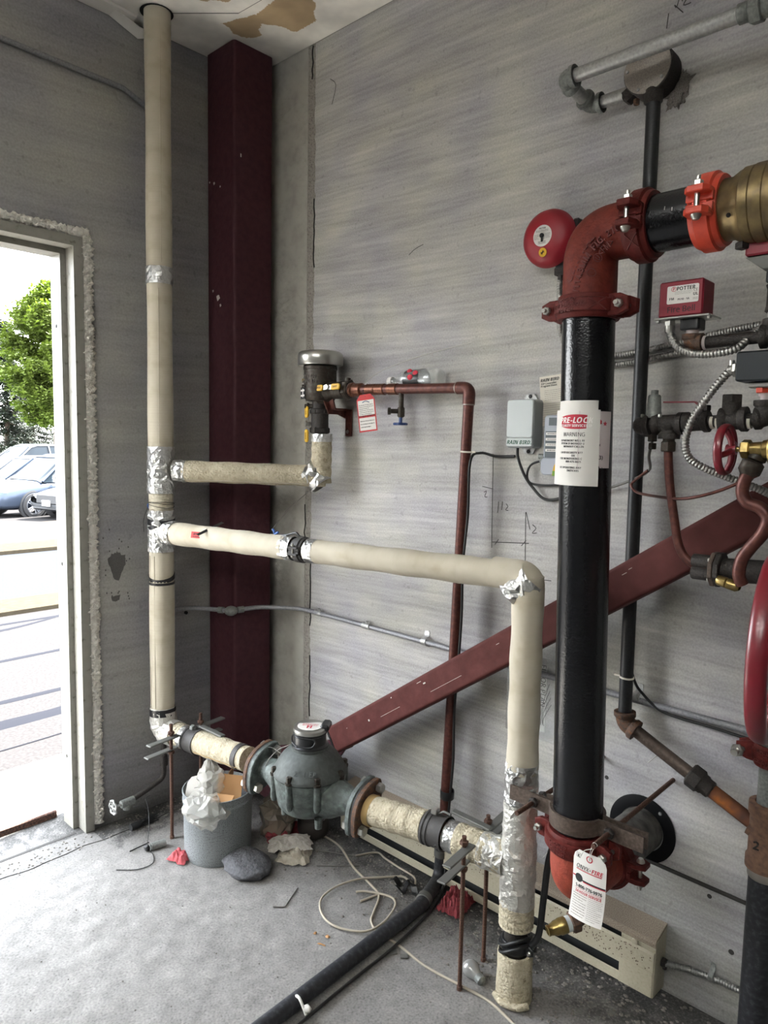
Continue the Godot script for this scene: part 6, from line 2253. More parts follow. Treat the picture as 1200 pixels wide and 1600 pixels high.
	part(g, "screw", "galvanised", es)
	# hose connection under the elbow
	t = thing("drain_nozzle", "brass hose nozzle pointing out from under the red elbow", "nozzle", V(1.76, 0.35, 0.34))
	var p0 := V(1.768, 0.392, 0.29)
	var p1 := V(1.772, 0.352, 0.37)
	var d := V(-0.42, -0.16, 0.62).normalized()
	g = G.new()
	g.tube(bend([p0, p1, p1 + d * 0.03], 0.02), 0.0155, 16)
	g.hex(p1 + d * 0.012, d, 0.0235, 0.022, 0.003)
	part(g, "bushing", "rusty_iron", t)
	g = G.new()
	g.lathe(p1, d, [Vector2(0.016, 0.022), Vector2(0.0175, 0.023), Vector2(0.0175, 0.033), Vector2(0.016, 0.034)], 18)
	part(g, "thread_tape", "box_grey", t, "pale thread tape")
	g = G.new()
	g.lathe(p1, d, [Vector2(0.0185, 0.034), Vector2(0.0185, 0.05), Vector2(0.0165, 0.053), Vector2(0.0165, 0.06), Vector2(0.0135, 0.066), Vector2(0.0115, 0.075), Vector2(0.0125, 0.077), Vector2(0.0125, 0.08), Vector2(0.0095, 0.081), Vector2(0.009, 0.05)], 22)
	part(g, "nozzle_body", "brass", t)
	t = thing("black_hose", "black hose hanging behind the foot of the insulated pipe and the riser", "hose", V(1.62, 0.3, 0.28))
	g = G.new()
	g.tube(curve([V(1.70, 0.50, 0.262), V(1.655, 0.47, 0.26), V(1.632, 0.40, 0.268), V(1.628, 0.30, 0.28), V(1.624, 0.2, 0.29), V(1.61, 0.165, 0.3)], 6), 0.0085, 10)
	part(g, "hose", "rubber", t)
	# inspection tag on the clamp rod
	t = thing("service_tag", "white service tag with red and black print hanging from the riser clamp rod", "tag", V(1.826, 0.58, 0.44))
	var sheet := func(x: float, y: float, z: float) -> Vector3:
		return V(1.8225 + x, 0.487 + y, 0.437 + z + 0.018 * pow(clampf(-y / 0.078, 0.0, 1.0), 2) * 0.8 - 6.0 * x * x * 0.6)
	var rows2: Array = []
	for k in 15:
		var y := 0.076 - 0.152 * k / 14.0
		var cut := maxf(0.0, y - 0.062)
		var row := PackedVector3Array()
		for j in 7:
			row.append(sheet.call((0.039 - cut) * (-1.0 + j / 3.0), y, 0.0))
		rows2.append(row)
	g = G.new()
	g.slab(rows2, 0.0007)
	part(g, "card", "paper", t)
	var ws := func(p: Vector3) -> Vector3: return sheet.call(p.x, p.y, p.z)
	g = G.new()
	txt(g, "ONYX", at(V(-0.0145, 0.039, 0.0006)) * Transform3D(Basis(V(1, 0, 0), V(0.2, 1, 0), V(0, 0, 1)), Vector3.ZERO), 0.0095, 0.0003, font, ws, 0.9)
	ring_on(g, ws, V(-0.026, 0.063, 0.0006), 0.007, 0.001, 4)
	txt(g, "K", at(V(-0.026, 0.062, 0.0006)), 0.007, 0.0003, bold, ws)
	ring_disc(g, ws, V(-0.0225, 0.012, 0.0008), 0.0095)
	ring_disc(g, ws, V(0.0035, 0.039, 0.0006), 0.0013)
	txt(g, "1-800-776-9976", at(V(0.001, -0.0065, 0.0006)), 0.0075, 0.0003, bold, ws, 0.85)
	band_on(g, ws, -0.014, 0.0385, 0.009, 0.0015, 0.0035)
	part(g, "print", "print_black", t)
	g = G.new()
	txt(g, "FIRE", at(V(0.0195, 0.039, 0.0006)) * Transform3D(Basis(V(1, 0, 0), V(0.2, 1, 0), V(0, 0, 1)), Vector3.ZERO), 0.0095, 0.0003, bold, ws, 0.88)
	band_on(g, ws, -0.03, 0.03, 0.0315, 0.0, 0.0022)
	band_on(g, ws, -0.0385, -0.03, 0.0135, 0.0, 0.003)
	band_on(g, ws, -0.012, 0.0385, 0.0065, 0.0015, 0.0022)
	band_on(g, ws, -0.032, 0.032, -0.0125, 0.0, 0.0007)
	txt(g, "24 HOUR SERVICE", at(V(0.001, -0.0185, 0.0006)), 0.0062, 0.0003, bold, ws, 0.85)
	ring_on(g, ws, V(0.001, 0.0635, 0.0006), 0.0065, 0.0022, 20)
	part(g, "print", "print_red", t)
	g = G.new()
	print_lines(g, at(V(-0.017, -0.047, 0.0004)), 0.034, 0.048, 9, 61, ws, 0.3)
	print_lines(g, at(V(0.019, -0.047, 0.0004)), 0.032, 0.048, 12, 62, ws, 0.25)
	part(g, "fine_print", "print_grey", t)
	g = G.new()
	g.tube(curve([V(1.8235, 0.548, 0.439), V(1.826, 0.57, 0.441), V(1.83, 0.592, 0.437), V(1.838, 0.588, 0.434), V(1.83, 0.575, 0.438), V(1.8238, 0.55, 0.437)], 4), 0.0008, 5)
	g.tube(curve([V(1.83, 0.579, 0.44), V(1.815, 0.572, 0.447), V(1.808, 0.556, 0.449)], 4), 0.0008, 5)
	part(g, "wire", "paper", t)

func wrap_sheet(t: Node3D, called: String, m: String, o: Vector3, r: float, a0: float, a1: float, y0: float, y1: float, curl := 1.0) -> void:
	var rows: Array = []
	for k in 5:
		var y := lerpf(y1, y0, k / 4.0)
		var row := PackedVector3Array()
		for j in 19:
			var a := lerpf(a0, a1, j / 18.0)
			var lift := curl * (0.0025 * pow(j / 18.0, 6) * (1.0 + k * 0.3) + 0.006 * pow(1.0 - j / 18.0, 8))
			row.append(o + V(sin(a), 0, cos(a)) * (r + lift) + V(0, y, 0))
		rows.append(row)
	var g := G.new()
	g.slab(rows, 0.0004)
	part(g, called, m, t)

func ring_on(g: G, w: Callable, c: Vector3, r: float, th: float, k: int) -> void:
	for j in k:
		var a := TAU * (j + 0.5) / k
		var b := TAU * (j + 1.5) / k
		var q: Array[Vector3] = []
		for s in [[a, r + th * 0.5], [b, r + th * 0.5], [b, r - th * 0.5], [a, r - th * 0.5]]:
			q.append(w.call(c + V(cos(s[0]) * s[1], sin(s[0]) * s[1], 0)))
		g.quad(q[0], q[1], q[2], q[3], Vector3.BACK)

func ring_disc(g: G, w: Callable, c: Vector3, r: float) -> void:
	for j in 24:
		var a := TAU * j / 24.0
		var b := TAU * (j + 1) / 24.0
		g.tri(w.call(c), w.call(c + V(cos(a) * r, sin(a) * r, 0)), w.call(c + V(cos(b) * r, sin(b) * r, 0)), Vector3.BACK)

func band_on(g: G, w: Callable, x0: float, x1: float, y: float, drop: float, h: float) -> void:
	for k in 8:
		var a := lerpf(x0, x1, k / 8.0)
		var b := lerpf(x0, x1, (k + 1) / 8.0)
		var ya := y - drop * k / 8.0
		var yb := y - drop * (k + 1) / 8.0
		g.quad(w.call(V(a, ya - h * 0.5, 0.0006)), w.call(V(b, yb - h * 0.5, 0.0006)), w.call(V(b, yb + h * 0.5, 0.0006)), w.call(V(a, ya + h * 0.5, 0.0006)), Vector3.BACK)

# a threaded iron elbow or straight: tube with beaded ends
func iron(g: G, pts: Array, r: float, rad := 0.02, bead := 1.22) -> void:
	var p := bend(pts, rad, 6)
	g.tube(p, r, 18)
	var m := p.size()
	for e in [[p[0], p[1] - p[0]], [p[m - 1], p[m - 2] - p[m - 1]]]:
		g.lathe(e[0], e[1], [Vector2(r * 0.8, 0), Vector2(r * bead, 0.0), Vector2(r * bead, r * 0.5), Vector2(r, r * 0.75)], 18)

# a handwheel about an axis: flat rim, dished spokes, hub
func handwheel(t: Node3D, o: Vector3, axis: Vector3, R: float, w: float, spokes: int, dish: float, m: String, spoke_r: float, turn := 0.3) -> void:
	axis = axis.normalized()
	var u := Vector3.UP
	var v := axis.cross(u).normalized()
	var rows: Array = []
	for k in 65:
		var a := TAU * k / 64.0
		var e := u * cos(a) + v * sin(a)
		var row := PackedVector3Array()
		for j in 13:
			var b := TAU * j / 12.0
			row.append(o + e * (R - w * 0.55 + cos(b) * w * 0.55) + axis * sin(b) * w)
		rows.append(row)
	var g := G.new()
	g.grid(rows, true, true)
	part(g, "rim", m, t)
	for k in spokes:
		var a := TAU * k / spokes + turn
		var e := u * cos(a) + v * sin(a)
		g = G.new()
		g.tube(curve([o + axis * dish, o + e * R * 0.4 + axis * dish * 0.9, o + e * R * 0.75 + axis * dish * 0.25, o + e * (R - w * 0.8)], 5), spoke_r, 10)
		part(g, "spoke", m, t)
	g = G.new()
	g.lathe(o + axis * (dish - w * 1.2), axis, [Vector2(0.0001, 0), Vector2(R * 0.2, 0.0), Vector2(R * 0.22, w * 0.4), Vector2(R * 0.2, w * 2.2), Vector2(0.0001, w * 2.2)], 20)
	part(g, "hub", m, t)

func trim_pipes() -> void:
	var z := 0.3
	# pressure switch with its label
	var t := thing("pressure_switch", "dark red pressure switch box with a white label and handwriting", "switch box", V(1.91, 1.72, z))
	var c := V(1.909, 1.7545, z)
	var g := G.new()
	g.box(at(c), V(0.09, 0.072, 0.062), 0.003)
	part(g, "cover", "switch_red", t)
	g = G.new()
	g.box(at(c + V(0.004, -0.038, 0)), V(0.112, 0.004, 0.07), 0.001)
	for x in [-0.048, 0.056]:
		g.hex(c + V(x, -0.041, 0.02), Vector3.UP, 0.005, 0.008)
	part(g, "base_plate", "zinc", t)
	g = G.new()
	g.prism(at(c + V(0.004, 0.008, 0.0314)), round_rect(0.064, 0.036, 0.003), 0.0006)
	var lb := part(g, "label", "paper", t, "white label with a company mark")
	g = G.new()
	txt(g, "POTTER", at(c + V(0.01, 0.0195, 0.0319)), 0.0075, 0.0002, bold)
	print_lines(g, at(c + V(0.006, 0.011, 0.0317)), 0.036, 0.007, 3, 71, null, 0.22)
	txt(g, "PS10 - 1A", at(c + V(0.006, -0.002, 0.0319)), 0.004, 0.0002, bold)
	txt(g, "CE", at(c + V(0.03, 0.014, 0.0319)), 0.0055, 0.0002)
	txt(g, "UL", at(c + V(0.03, 0.006, 0.0319)), 0.006, 0.0002, bold)
	txt(g, "FM", at(c + V(-0.018, 0.0, 0.0319)), 0.005, 0.0002, bold)
	print_lines(g, at(c + V(0.03, -0.003, 0.0317)), 0.01, 0.005, 2, 72, null, 0.3)
	part(g, "print", "print_black", lb)
	g = G.new()
	txt(g, "P", at(c + V(-0.0145, 0.0195, 0.0319)), 0.0065, 0.0002, bold)
	for k in 16:
		var a := TAU * k / 16.0
		g.box(Transform3D(Basis(Vector3.BACK, a), c + V(-0.0145 + cos(a) * 0.005, 0.0195 + sin(a) * 0.0045, 0.0318)), V(0.0008, 0.0022, 0.0003))
	part(g, "print", "print_red", lb)
	g = G.new()
	txt(g, "Fire Bell", at(c + V(0.002, -0.0215, 0.0314)), 0.0115, 0.0003)
	part(g, "handwriting", "print_black", t)
	g = G.new()
	g.prism(Transform3D(Basis(V(1, 0, 0), V(0, 0, -1), V(0, 1, 0)), V(1.925, 1.703, z)), round_rect(0.04, 0.04, 0.006), 0.022, 0.002)
	part(g, "pressure_base", "black_plastic", t)
	g = G.new()
	g.hex(V(1.883, 1.708, z + 0.012), Vector3.UP, 0.0115, 0.012)
	g.tube(line(V(1.895, 1.711, z + 0.012), V(1.905, 1.711, z + 0.012)), 0.005, 8)
	g.lathe(V(1.883, 1.69, z + 0.012), Vector3.UP, [Vector2(0.0095, 0.0), Vector2(0.0105, 0.002), Vector2(0.0105, 0.014)], 14)
	part(g, "cable_connector", "zinc", t)
	t = thing("flexible_conduit", "ribbed steel conduit looping under the pressure switch and its iron pipe", "conduit", V(1.9, 1.66, z))
	g = G.new()
	flex(g, [V(1.883, 1.697, z + 0.012), V(1.89, 1.675, z + 0.014), V(1.91, 1.654, z + 0.02), V(1.945, 1.640, z + 0.026), V(1.985, 1.639, z + 0.026), V(2.02, 1.646, z + 0.02), V(2.035, 1.664, z + 0.005), V(2.05, 1.69, z - 0.03), V(2.09, 1.71, z - 0.06), V(2.3, 1.72, z - 0.06)], 0.0085)
	part(g, "ribbed_tube", "flex_steel", t)
	# iron pipe under the switch
	t = thing("iron_pipe", "dark iron pipe with an elbow carrying the red pressure switch", "pipe", V(2.0, 1.665, z))
	g = G.new()
	iron(g, [V(1.925, 1.684, z), V(1.925, 1.665, z), V(1.948, 1.665, z)], 0.0165, 0.016)
	part(g, "elbow", "rusty_iron", t)
	g = G.new()
	g.tube(line(V(1.925, 1.66, z), V(1.925, 1.698, z)), 0.0125, 14)
	part(g, "thread_tape", "paper_pink", t, "pale thread tape")
	g = G.new()
	g.tube(line(V(1.945, 1.665, z), V(2.075, 1.668, z)), 0.0125, 16)
	part(g, "pipe", "cast_iron", t)
	g = G.new()
	g.lathe(V(1.949, 1.665, z), V(1, 0, 0), [Vector2(0.0128, 0), Vector2(0.0145, 0.001), Vector2(0.0145, 0.004), Vector2(0.0128, 0.006)], 16)
	part(g, "thread_tape", "paper_pink", t)
	g = G.new()
	iron(g, [V(2.058, 1.668, z), V(2.12, 1.668, z)], 0.019)
	iron(g, [V(2.082, 1.668, z), V(2.082, 1.7, z)], 0.019)
	part(g, "tee", "cast_iron", t)
	g = G.new()
	g.tube(line(V(2.082, 1.69, z), V(2.082, 1.785, z)), 0.0155, 16)
	part(g, "nipple", "paper_pink", t, "pale taped thread")
	g = G.new()
	g.lathe(V(2.082, 1.712, z), Vector3.UP, [Vector2(0.017, 0.0), Vector2(0.021, 0.003), Vector2(0.019, 0.012), Vector2(0.0185, 0.044), Vector2(0.021, 0.052), Vector2(0.017, 0.056)], 22)
	part(g, "coupling", "cast_iron", t)
	g = G.new()
	g.tube(line(V(2.11, 1.668, z), V(2.5, 1.672, z)), 0.0125, 14)
	part(g, "pipe", "cast_iron", t)
	# second switch
	t = thing("pressure_switch", "red and grey switch box under the bronze valve, cut by the right edge", "switch box", V(2.1, 1.8, z))
	g = G.new()
	g.box(at(V(2.095, 1.833, z + 0.01)), V(0.125, 0.036, 0.075), 0.003)
	part(g, "cover", "switch_red", t)
	g = G.new()
	g.prism(at(V(2.095, 0, z + 0.01)), PackedVector2Array([Vector2(-0.062, 1.813), Vector2(0.062, 1.813), Vector2(0.05, 1.787), Vector2(-0.03, 1.787)]), 0.07, 0.002)
	part(g, "base", "strut_grey", t)
	g = G.new()
	g.box(at(V(2.092, 1.776, z + 0.005)), V(0.05, 0.024, 0.05), 0.003)
	part(g, "pressure_base", "black_plastic", t)
	t = thing("tamper_switch", "blue black square switch box with a ribbed conduit at its left", "switch box", V(2.08, 1.6, z + 0.03))
	g = G.new()
	g.prism(at(V(2.083, 1.608, z + 0.02)), round_rect(0.106, 0.057, 0.005), 0.06, 0.003)
	part(g, "housing", "switch_black", t)
	g = G.new()
	g.tube(line(V(2.012, 1.603, z + 0.03), V(2.032, 1.605, z + 0.03)), 0.0105, 12)
	g.hex(V(2.024, 1.604, z + 0.03), V(1, 0, 0), 0.0145, 0.008)
	g.tube(line(V(2.018, 1.612, z + 0.034), V(2.018, 1.622, z + 0.034)), 0.005, 8)
	part(g, "cable_connector", "zinc", t)
	g = G.new()
	g.box(at(V(2.075, 1.573, z + 0.02)), V(0.05, 0.01, 0.03), 0.002)
	part(g, "bracket", "zinc", t)
	g = G.new()
	g.hex(V(2.072, 1.566, z + 0.02), Vector3.UP, 0.012, 0.016)
	part(g, "switch_nut", "coupling_orange", t)
	t = thing("flexible_conduit", "ribbed steel conduit curving down from the blue black switch box behind the red handwheel", "conduit", V(1.95, 1.46, z + 0.04))
	g = G.new()
	flex(g, [V(2.014, 1.602, z + 0.032), V(1.995, 1.578, z + 0.036), V(1.968, 1.54, z + 0.036), V(1.945, 1.5, z + 0.034), V(1.936, 1.462, z + 0.032), V(1.944, 1.43, z + 0.028), V(1.972, 1.41, z + 0.02), V(2.01, 1.393, z + 0.0), V(2.06, 1.372, z - 0.03), V(2.11, 1.35, z - 0.06), V(2.25, 1.33, z - 0.06)], 0.0085)
	part(g, "ribbed_tube", "flex_steel", t)
	# the test row
	var y := 1.503
	t = thing("test_pipe", "row of dark iron fittings with an elbow, a tee and a check valve", "pipe", V(1.95, y, z))
	g = G.new()
	iron(g, [V(1.824, 1.496, z - 0.045), V(1.824, 1.497, z), V(1.848, 1.498, z)], 0.0195, 0.022)
	part(g, "elbow", "cast_iron", t)
	g = G.new()
	iron(g, [V(1.856, 1.499, z), V(1.918, 1.501, z)], 0.0195)
	iron(g, [V(1.889, 1.5, z), V(1.889, 1.468, z)], 0.0185)
	part(g, "tee", "cast_iron", t)
	g = G.new()
	g.tube(line(V(1.83, 1.498, z), V(2.13, 1.512, z)), 0.0125, 14)
	part(g, "pipe", "cast_iron", t)
	for x in [1.974, 1.985, 2.045]:
		g = G.new()
		g.tube(line(V(x, y, z), V(x + 0.006, y + 0.0002, z)), 0.0138, 14)
		part(g, "thread_tape", "paper_cream", t)
	g = G.new()
	iron(g, [V(1.992, 1.507, z), V(2.043, 1.509, z)], 0.0205)
	g.tube(line(V(2.012, 1.51, z), V(2.012, 1.546, z)), 0.018, 16)
	g.hex(V(2.012, 1.55, z), Vector3.UP, 0.0205, 0.016)
	part(g, "check_valve", "cast_iron", t)
	g = G.new()
	txt(g, "125 WSP", at(V(2.016, 1.507, z + 0.0195)), 0.0065, 0.002)
	part(g, "raised_letters", "cast_iron", t)
	g = G.new()
	iron(g, [V(2.058, 1.51, z), V(2.075, 1.511, z), V(2.075, 1.545, z)], 0.0185, 0.016)
	part(g, "elbow", "cast_iron", t)
	g = G.new()
	g.tube(line(V(2.075, 1.53, z), V(2.075, 1.562, z + 0.012)), 0.0095, 12)
	g.lathe(V(2.075, 1.55, z + 0.004), Vector3.UP, [Vector2(0.0095, 0), Vector2(0.0135, 0.002), Vector2(0.0135, 0.012), Vector2(0.0095, 0.014)], 12)
	part(g, "union", "paper_pink", t)
	t = thing("relief_cap", "small grey tapered cap standing on the iron elbow of the test row", "fitting", V(1.853, 1.515, z))
	g = G.new()
	g.lathe(V(1.853, 1.512, z), Vector3.UP, [Vector2(0.013, 0.0), Vector2(0.0165, 0.002), Vector2(0.0165, 0.012), Vector2(0.0155, 0.014), Vector2(0.0135, 0.046), Vector2(0.0115, 0.05), Vector2(0.0075, 0.051), Vector2(0.0075, 0.06), Vector2(0.0001, 0.061)], 24)
	part(g, "cap", "galvanised_dull", t)
	g = G.new()
	for x in [-0.019, 0.019]:
		g.hex(V(1.853 + x, 1.517, z + 0.012), Vector3.UP, 0.0045, 0.008)
	part(g, "screw", "zinc", t)
	t = thing("ball_valve", "dark quarter turn valve with a flat dark red lever on the test row", "valve", V(1.945, 1.505, z))
	g = G.new()
	iron(g, [V(1.92, 1.502, z), V(1.97, 1.505, z)], 0.0185)
	g.tube(line(V(1.955, 1.505, z), V(1.955, 1.535, z)), 0.0085, 12)
	g.hex(V(1.955, 1.53, z), Vector3.UP, 0.011, 0.01)
	g.hex(V(1.966, 1.532, z + 0.004), Vector3.UP, 0.008, 0.012)
	part(g, "valve_body", "cast_iron", t)
	g = G.new()
	var rows: Array = []
	for p in [[1.966, 1.536], [1.95, 1.537], [1.94, 1.545], [1.875, 1.546]]:
		rows.append(PackedVector3Array([V(p[0], p[1], z - 0.007), V(p[0], p[1], z + 0.007)]))
	g.slab(rows, 0.003)
	part(g, "lever", "handle_red", t)
	# copper drain line and its flanged fitting
	t = thing("copper_tube", "brown copper tube dropping from the test row to the flanged fitting", "tube", V(1.89, 1.46, z))
	g = G.new()
	g.tube(curve([V(1.889, 1.465, z), V(1.89, 1.43, z), V(1.897, 1.37, z), V(1.91, 1.30, z), V(1.921, 1.25, z), V(1.935, 1.222, z), V(1.955, 1.207, z), V(1.985, 1.202, z)], 7), 0.0092, 14)
	part(g, "tube", "copper_old", t)
	g = G.new()
	g.hex(V(1.889, 1.452, z), Vector3.UP, 0.0165, 0.022, 0.002)
	g.lathe(V(1.889, 1.463, z), Vector3.UP, [Vector2(0.0125, 0), Vector2(0.0125, 0.012)], 14)
	part(g, "nut", "bronze_dark", t)
	t = thing("drain_fitting", "dark bolted drain fitting at the lower end of the brown copper tube", "fitting", V(2.0, 1.2, z))
	var f := V(2.0, 1.202, z)
	g = G.new()
	for s: float in [-0.012, 0.012]:
		g.lathe(f + V(-0.045, s, 0), V(1, 0, 0), [Vector2(0.0001, 0), Vector2(0.0135, 0.0), Vector2(0.015, 0.002), Vector2(0.015, 0.04)], 18)
	part(g, "cap", "cast_iron", t)
	g = G.new()
	var oct := PackedVector2Array()
	for k in 8:
		oct.append(Vector2(cos(TAU * (k + 0.5) / 8.0), sin(TAU * (k + 0.5) / 8.0)) * 0.037)
	g.prism(Transform3D(Basis(V(0, 0, -1), V(0, 1, 0), V(1, 0, 0)), f), oct, 0.009, 0.001)
	part(g, "cover_plate", "plate_steel", t)
	g = G.new()
	g.prism(Transform3D(Basis(V(0, 0, -1), V(0, 1, 0), V(1, 0, 0)), f + V(0.011, 0, 0)), oct, 0.012, 0.002)
	g.tube(line(f + V(0.01, 0, 0), f + V(0.16, 0.01, 0)), 0.024, 18)
	part(g, "valve_body", "cast_iron", t)
	for k in 4:
		var a := TAU * (k + 0.5) / 4.0
		g = G.new()
		g.lathe(f + V(-0.0045, sin(a) * 0.029, cos(a) * 0.029), V(-1, 0, 0), [Vector2(0.0048, 0), Vector2(0.0042, 0.003), Vector2(0.0001, 0.0045)], 10)
		part(g, "screw", "zinc", t)
	g = G.new()
	g.lathe(f + V(0.016, -0.016, 0.03), V(0.9, -0.2, 0.1), [Vector2(0.0001, 0), Vector2(0.009, 0.0), Vector2(0.011, 0.004), Vector2(0.011, 0.018), Vector2(0.009, 0.02), Vector2(0.011, 0.022), Vector2(0.0105, 0.04), Vector2(0.006, 0.046)], 16)
	part(g, "compression_fitting", "brass", t)
	t = thing("copper_hose", "thick brown tube bending in an S between the brass valve and the drain fitting", "tube", V(2.06, 1.3, z + 0.045))
	g = G.new()
	g.tube(curve([V(2.075, 1.425, z + 0.04), V(2.063, 1.40, z + 0.045), V(2.056, 1.37, z + 0.045), V(2.066, 1.347, z + 0.045), V(2.09, 1.338, z + 0.045), V(2.105, 1.318, z + 0.045), V(2.098, 1.29, z + 0.045), V(2.078, 1.26, z + 0.045), V(2.064, 1.235, z + 0.045), V(2.06, 1.205, z + 0.045), V(2.066, 1.185, z + 0.04)], 7), 0.0122, 16)
	part(g, "tube", "copper_old", t)
	g = G.new()
	g.lathe(V(2.078, 1.445, z + 0.035), V(-0.35, -1, 0.15), [Vector2(0.012, 0), Vector2(0.0195, 0.003), Vector2(0.0195, 0.016), Vector2(0.015, 0.019), Vector2(0.021, 0.023), Vector2(0.021, 0.042), Vector2(0.014, 0.05), Vector2(0.0125, 0.056)], 18)
	part(g, "union", "bronze_dark", t)
	# angle valve with the small red wheel
	var wy := V(2.02, 1.448, z + 0.045)
	t = thing("angle_valve", "brass angle valve with a small glossy red handwheel", "valve", wy)
	handwheel(t, wy, V(1, 0, 0), 0.051, 0.0085, 4, 0.012, "wheel_red", 0.006)
	g = G.new()
	g.tube(line(wy, wy + V(0.06, 0.003, 0)), 0.0055, 10)
	g.hex(wy + V(0.038, 0.002, 0), V(1, 0, 0), 0.0185, 0.018, 0.003)
	g.lathe(wy + V(0.047, 0.002, 0), V(1, 0.02, 0), [Vector2(0.013, 0), Vector2(0.014, 0.02), Vector2(0.017, 0.022), Vector2(0.018, 0.034), Vector2(0.034, 0.036), Vector2(0.036, 0.039), Vector2(0.036, 0.046), Vector2(0.033, 0.049), Vector2(0.034, 0.052), Vector2(0.034, 0.16), Vector2(0.025, 0.165), Vector2(0.025, 0.3), Vector2(0.0001, 0.3)], 28)
	part(g, "valve_body", "brass", t)
	# big wheel
	var bw := V(2.168, 1.112, 0.5)
	t = thing("gate_valve", "big glossy red handwheel of the main gate valve, cut by the right edge", "valve", bw)
	handwheel(t, bw, V(1, 0, -0.12), 0.165, 0.0165, 3, 0.03, "wheel_red", 0.012, 0.6)
	g = G.new()
	g.tube(line(bw, bw + V(0.4, 0, -0.05)), 0.014, 14)
	part(g, "stem", "brass", t)

# ---------------------------------------------------------------- the drain line on the wall
func drain_line() -> void:
	# round box with the galvanised pipe
	var c := V(1.69, 2.371, 0.0)
	var t := thing("junction_box", "round black box with a spotted steel cover high on the wall", "junction box", c)
	var g := G.new()
	g.lathe(c, Vector3.BACK, [Vector2(0.056, 0.0), Vector2(0.06, 0.004), Vector2(0.061, 0.062), Vector2(0.058, 0.064)], 40)
	g.box(Transform3D(Basis(Vector3.BACK, 0.5), c + V(-0.053, -0.04, 0.04)), V(0.032, 0.03, 0.04), 0.006)
	g.lathe(c + V(0.012, -0.082, 0.048), Vector3.UP, [Vector2(0.0175, 0), Vector2(0.0225, 0.004), Vector2(0.0225, 0.03), Vector2(0.018, 0.036)], 20)
	part(g, "body", "cast_iron", t)
	g = G.new()
	g.lathe(c, Vector3.BACK, [Vector2(0.0585, 0.063), Vector2(0.0585, 0.066), Vector2(0.057, 0.067), Vector2(0.0001, 0.067)], 44)
	var cv := part(g, "cover", "spotted_plate", t)
	for k in 5:
		var a := TAU * k / 5.0 + 0.55
		g = G.new()
		g.lathe(c + V(cos(a) * 0.05, sin(a) * 0.05, 0.067), Vector3.BACK, [Vector2(0.004, 0), Vector2(0.0035, 0.0025), Vector2(0.0001, 0.003)], 10)
		part(g, "screw", "galvanised", cv)
	g = G.new()
	g.hex(c + V(-0.03, -0.066, 0.05), Vector3.UP, 0.008, 0.014)
	part(g, "plug", "rusty_iron", t)
	t = thing("galvanised_pipe", "shiny galvanised pipe with two elbows climbing out from the round box to the right", "pipe", V(1.53, 2.35, 0.1))
	g = G.new()
	g.tube(line(V(1.645, 2.336, 0.044), V(1.56, 2.335, 0.044)), 0.0155, 16)
	g.tube(line(V(1.53, 2.337, 0.05), V(1.515, 2.367, 0.145)), 0.0162, 16)
	g.tube(line(V(1.515, 2.368, 0.15), V(2.6, 2.372, 0.15)), 0.0165, 18)
	part(g, "pipe", "galvanised", t)
	g = G.new()
	iron(g, [V(1.565, 2.335, 0.044), V(1.534, 2.335, 0.044), V(1.529, 2.344, 0.075)], 0.0205, 0.022)
	part(g, "elbow", "galvanised_dull", t)
	g = G.new()
	iron(g, [V(1.52, 2.36, 0.118), V(1.514, 2.368, 0.15), V(1.545, 2.368, 0.15)], 0.0215, 0.024)
	part(g, "elbow", "galvanised_dull", t)
	g = G.new()
	g.lathe(V(1.925, 2.37, 0.15), V(1, 0, 0), [Vector2(0.017, 0), Vector2(0.0205, 0.002), Vector2(0.0205, 0.02), Vector2(0.017, 0.024)], 18)
	g.hex(V(1.962, 2.37, 0.15), V(1, 0, 0), 0.031, 0.026, 0.003)
	g.lathe(V(1.97, 2.37, 0.15), V(1, 0, 0), [Vector2(0.024, 0), Vector2(0.0245, 0.04), Vector2(0.02, 0.05)], 18)
	part(g, "union", "galvanised_dull", t)
	# thin black drop
	var a := V(1.703, 2.3, 0.048)
	var b := V(1.714, 0.745, 0.05)
	t = thing("drop_pipe", "thin black vertical pipe dropping from the round box to a rusty elbow", "pipe", b)
	g = G.new()
	g.tube(line(a, b, 4), 0.0172, 20)
	part(g, "pipe", "thin_black_pipe", t)
	g = G.new()
	g.lathe(V(1.7135, 0.845, 0.05), V(0.06, 1, 0), [Vector2(0.017, -0.0025), Vector2(0.0195, -0.002), Vector2(0.0195, 0.002), Vector2(0.017, 0.0025)], 16)
	g.box(at(V(1.692, 0.848, 0.06)), V(0.016, 0.006, 0.004), 0.001)
	part(g, "cable_tie", "paper_cream", t)
	t = thing("drain_pipe", "grey and rust brown pipe sloping down from the elbow to a tee at the right", "pipe", V(1.9, 0.63, 0.05))
	var e0 := V(1.714, 0.752, 0.05)
	var e1 := V(1.716, 0.722, 0.05)
	var u0 := V(1.915, 0.628, 0.05)
	var u1 := V(2.045, 0.568, 0.05)
	var d := (u1 - e1).normalized()
	g = G.new()
	iron(g, [e0, e1, e1 + d * 0.035], 0.0235, 0.03, 1.2)
	part(g, "elbow", "rusty_iron", t)
	g = G.new()
	g.tube(line(e1 + d * 0.02, u0), 0.0165, 18)
	part(g, "pipe", "plate_steel", t)
	g = G.new()
	g.tube(line(u0, u1), 0.0175, 18)
	part(g, "pipe", "rust_orange", t, "rusty brown end of the pipe")
	g = G.new()
	g.hex(u0 - d * 0.012, d, 0.031, 0.034, 0.004)
	g.lathe(u0, d, [Vector2(0.026, 0.0), Vector2(0.026, 0.012), Vector2(0.023, 0.016), Vector2(0.023, 0.03), Vector2(0.0175, 0.034)], 8)
	part(g, "union", "cast_iron", t)
	t = thing("drain_stack", "vertical pipe at the right edge with a rusty tee above its black lower length", "pipe", V(2.074, 0, 0.055))
	var o := V(2.074, 0, 0.055)
	g = G.new()
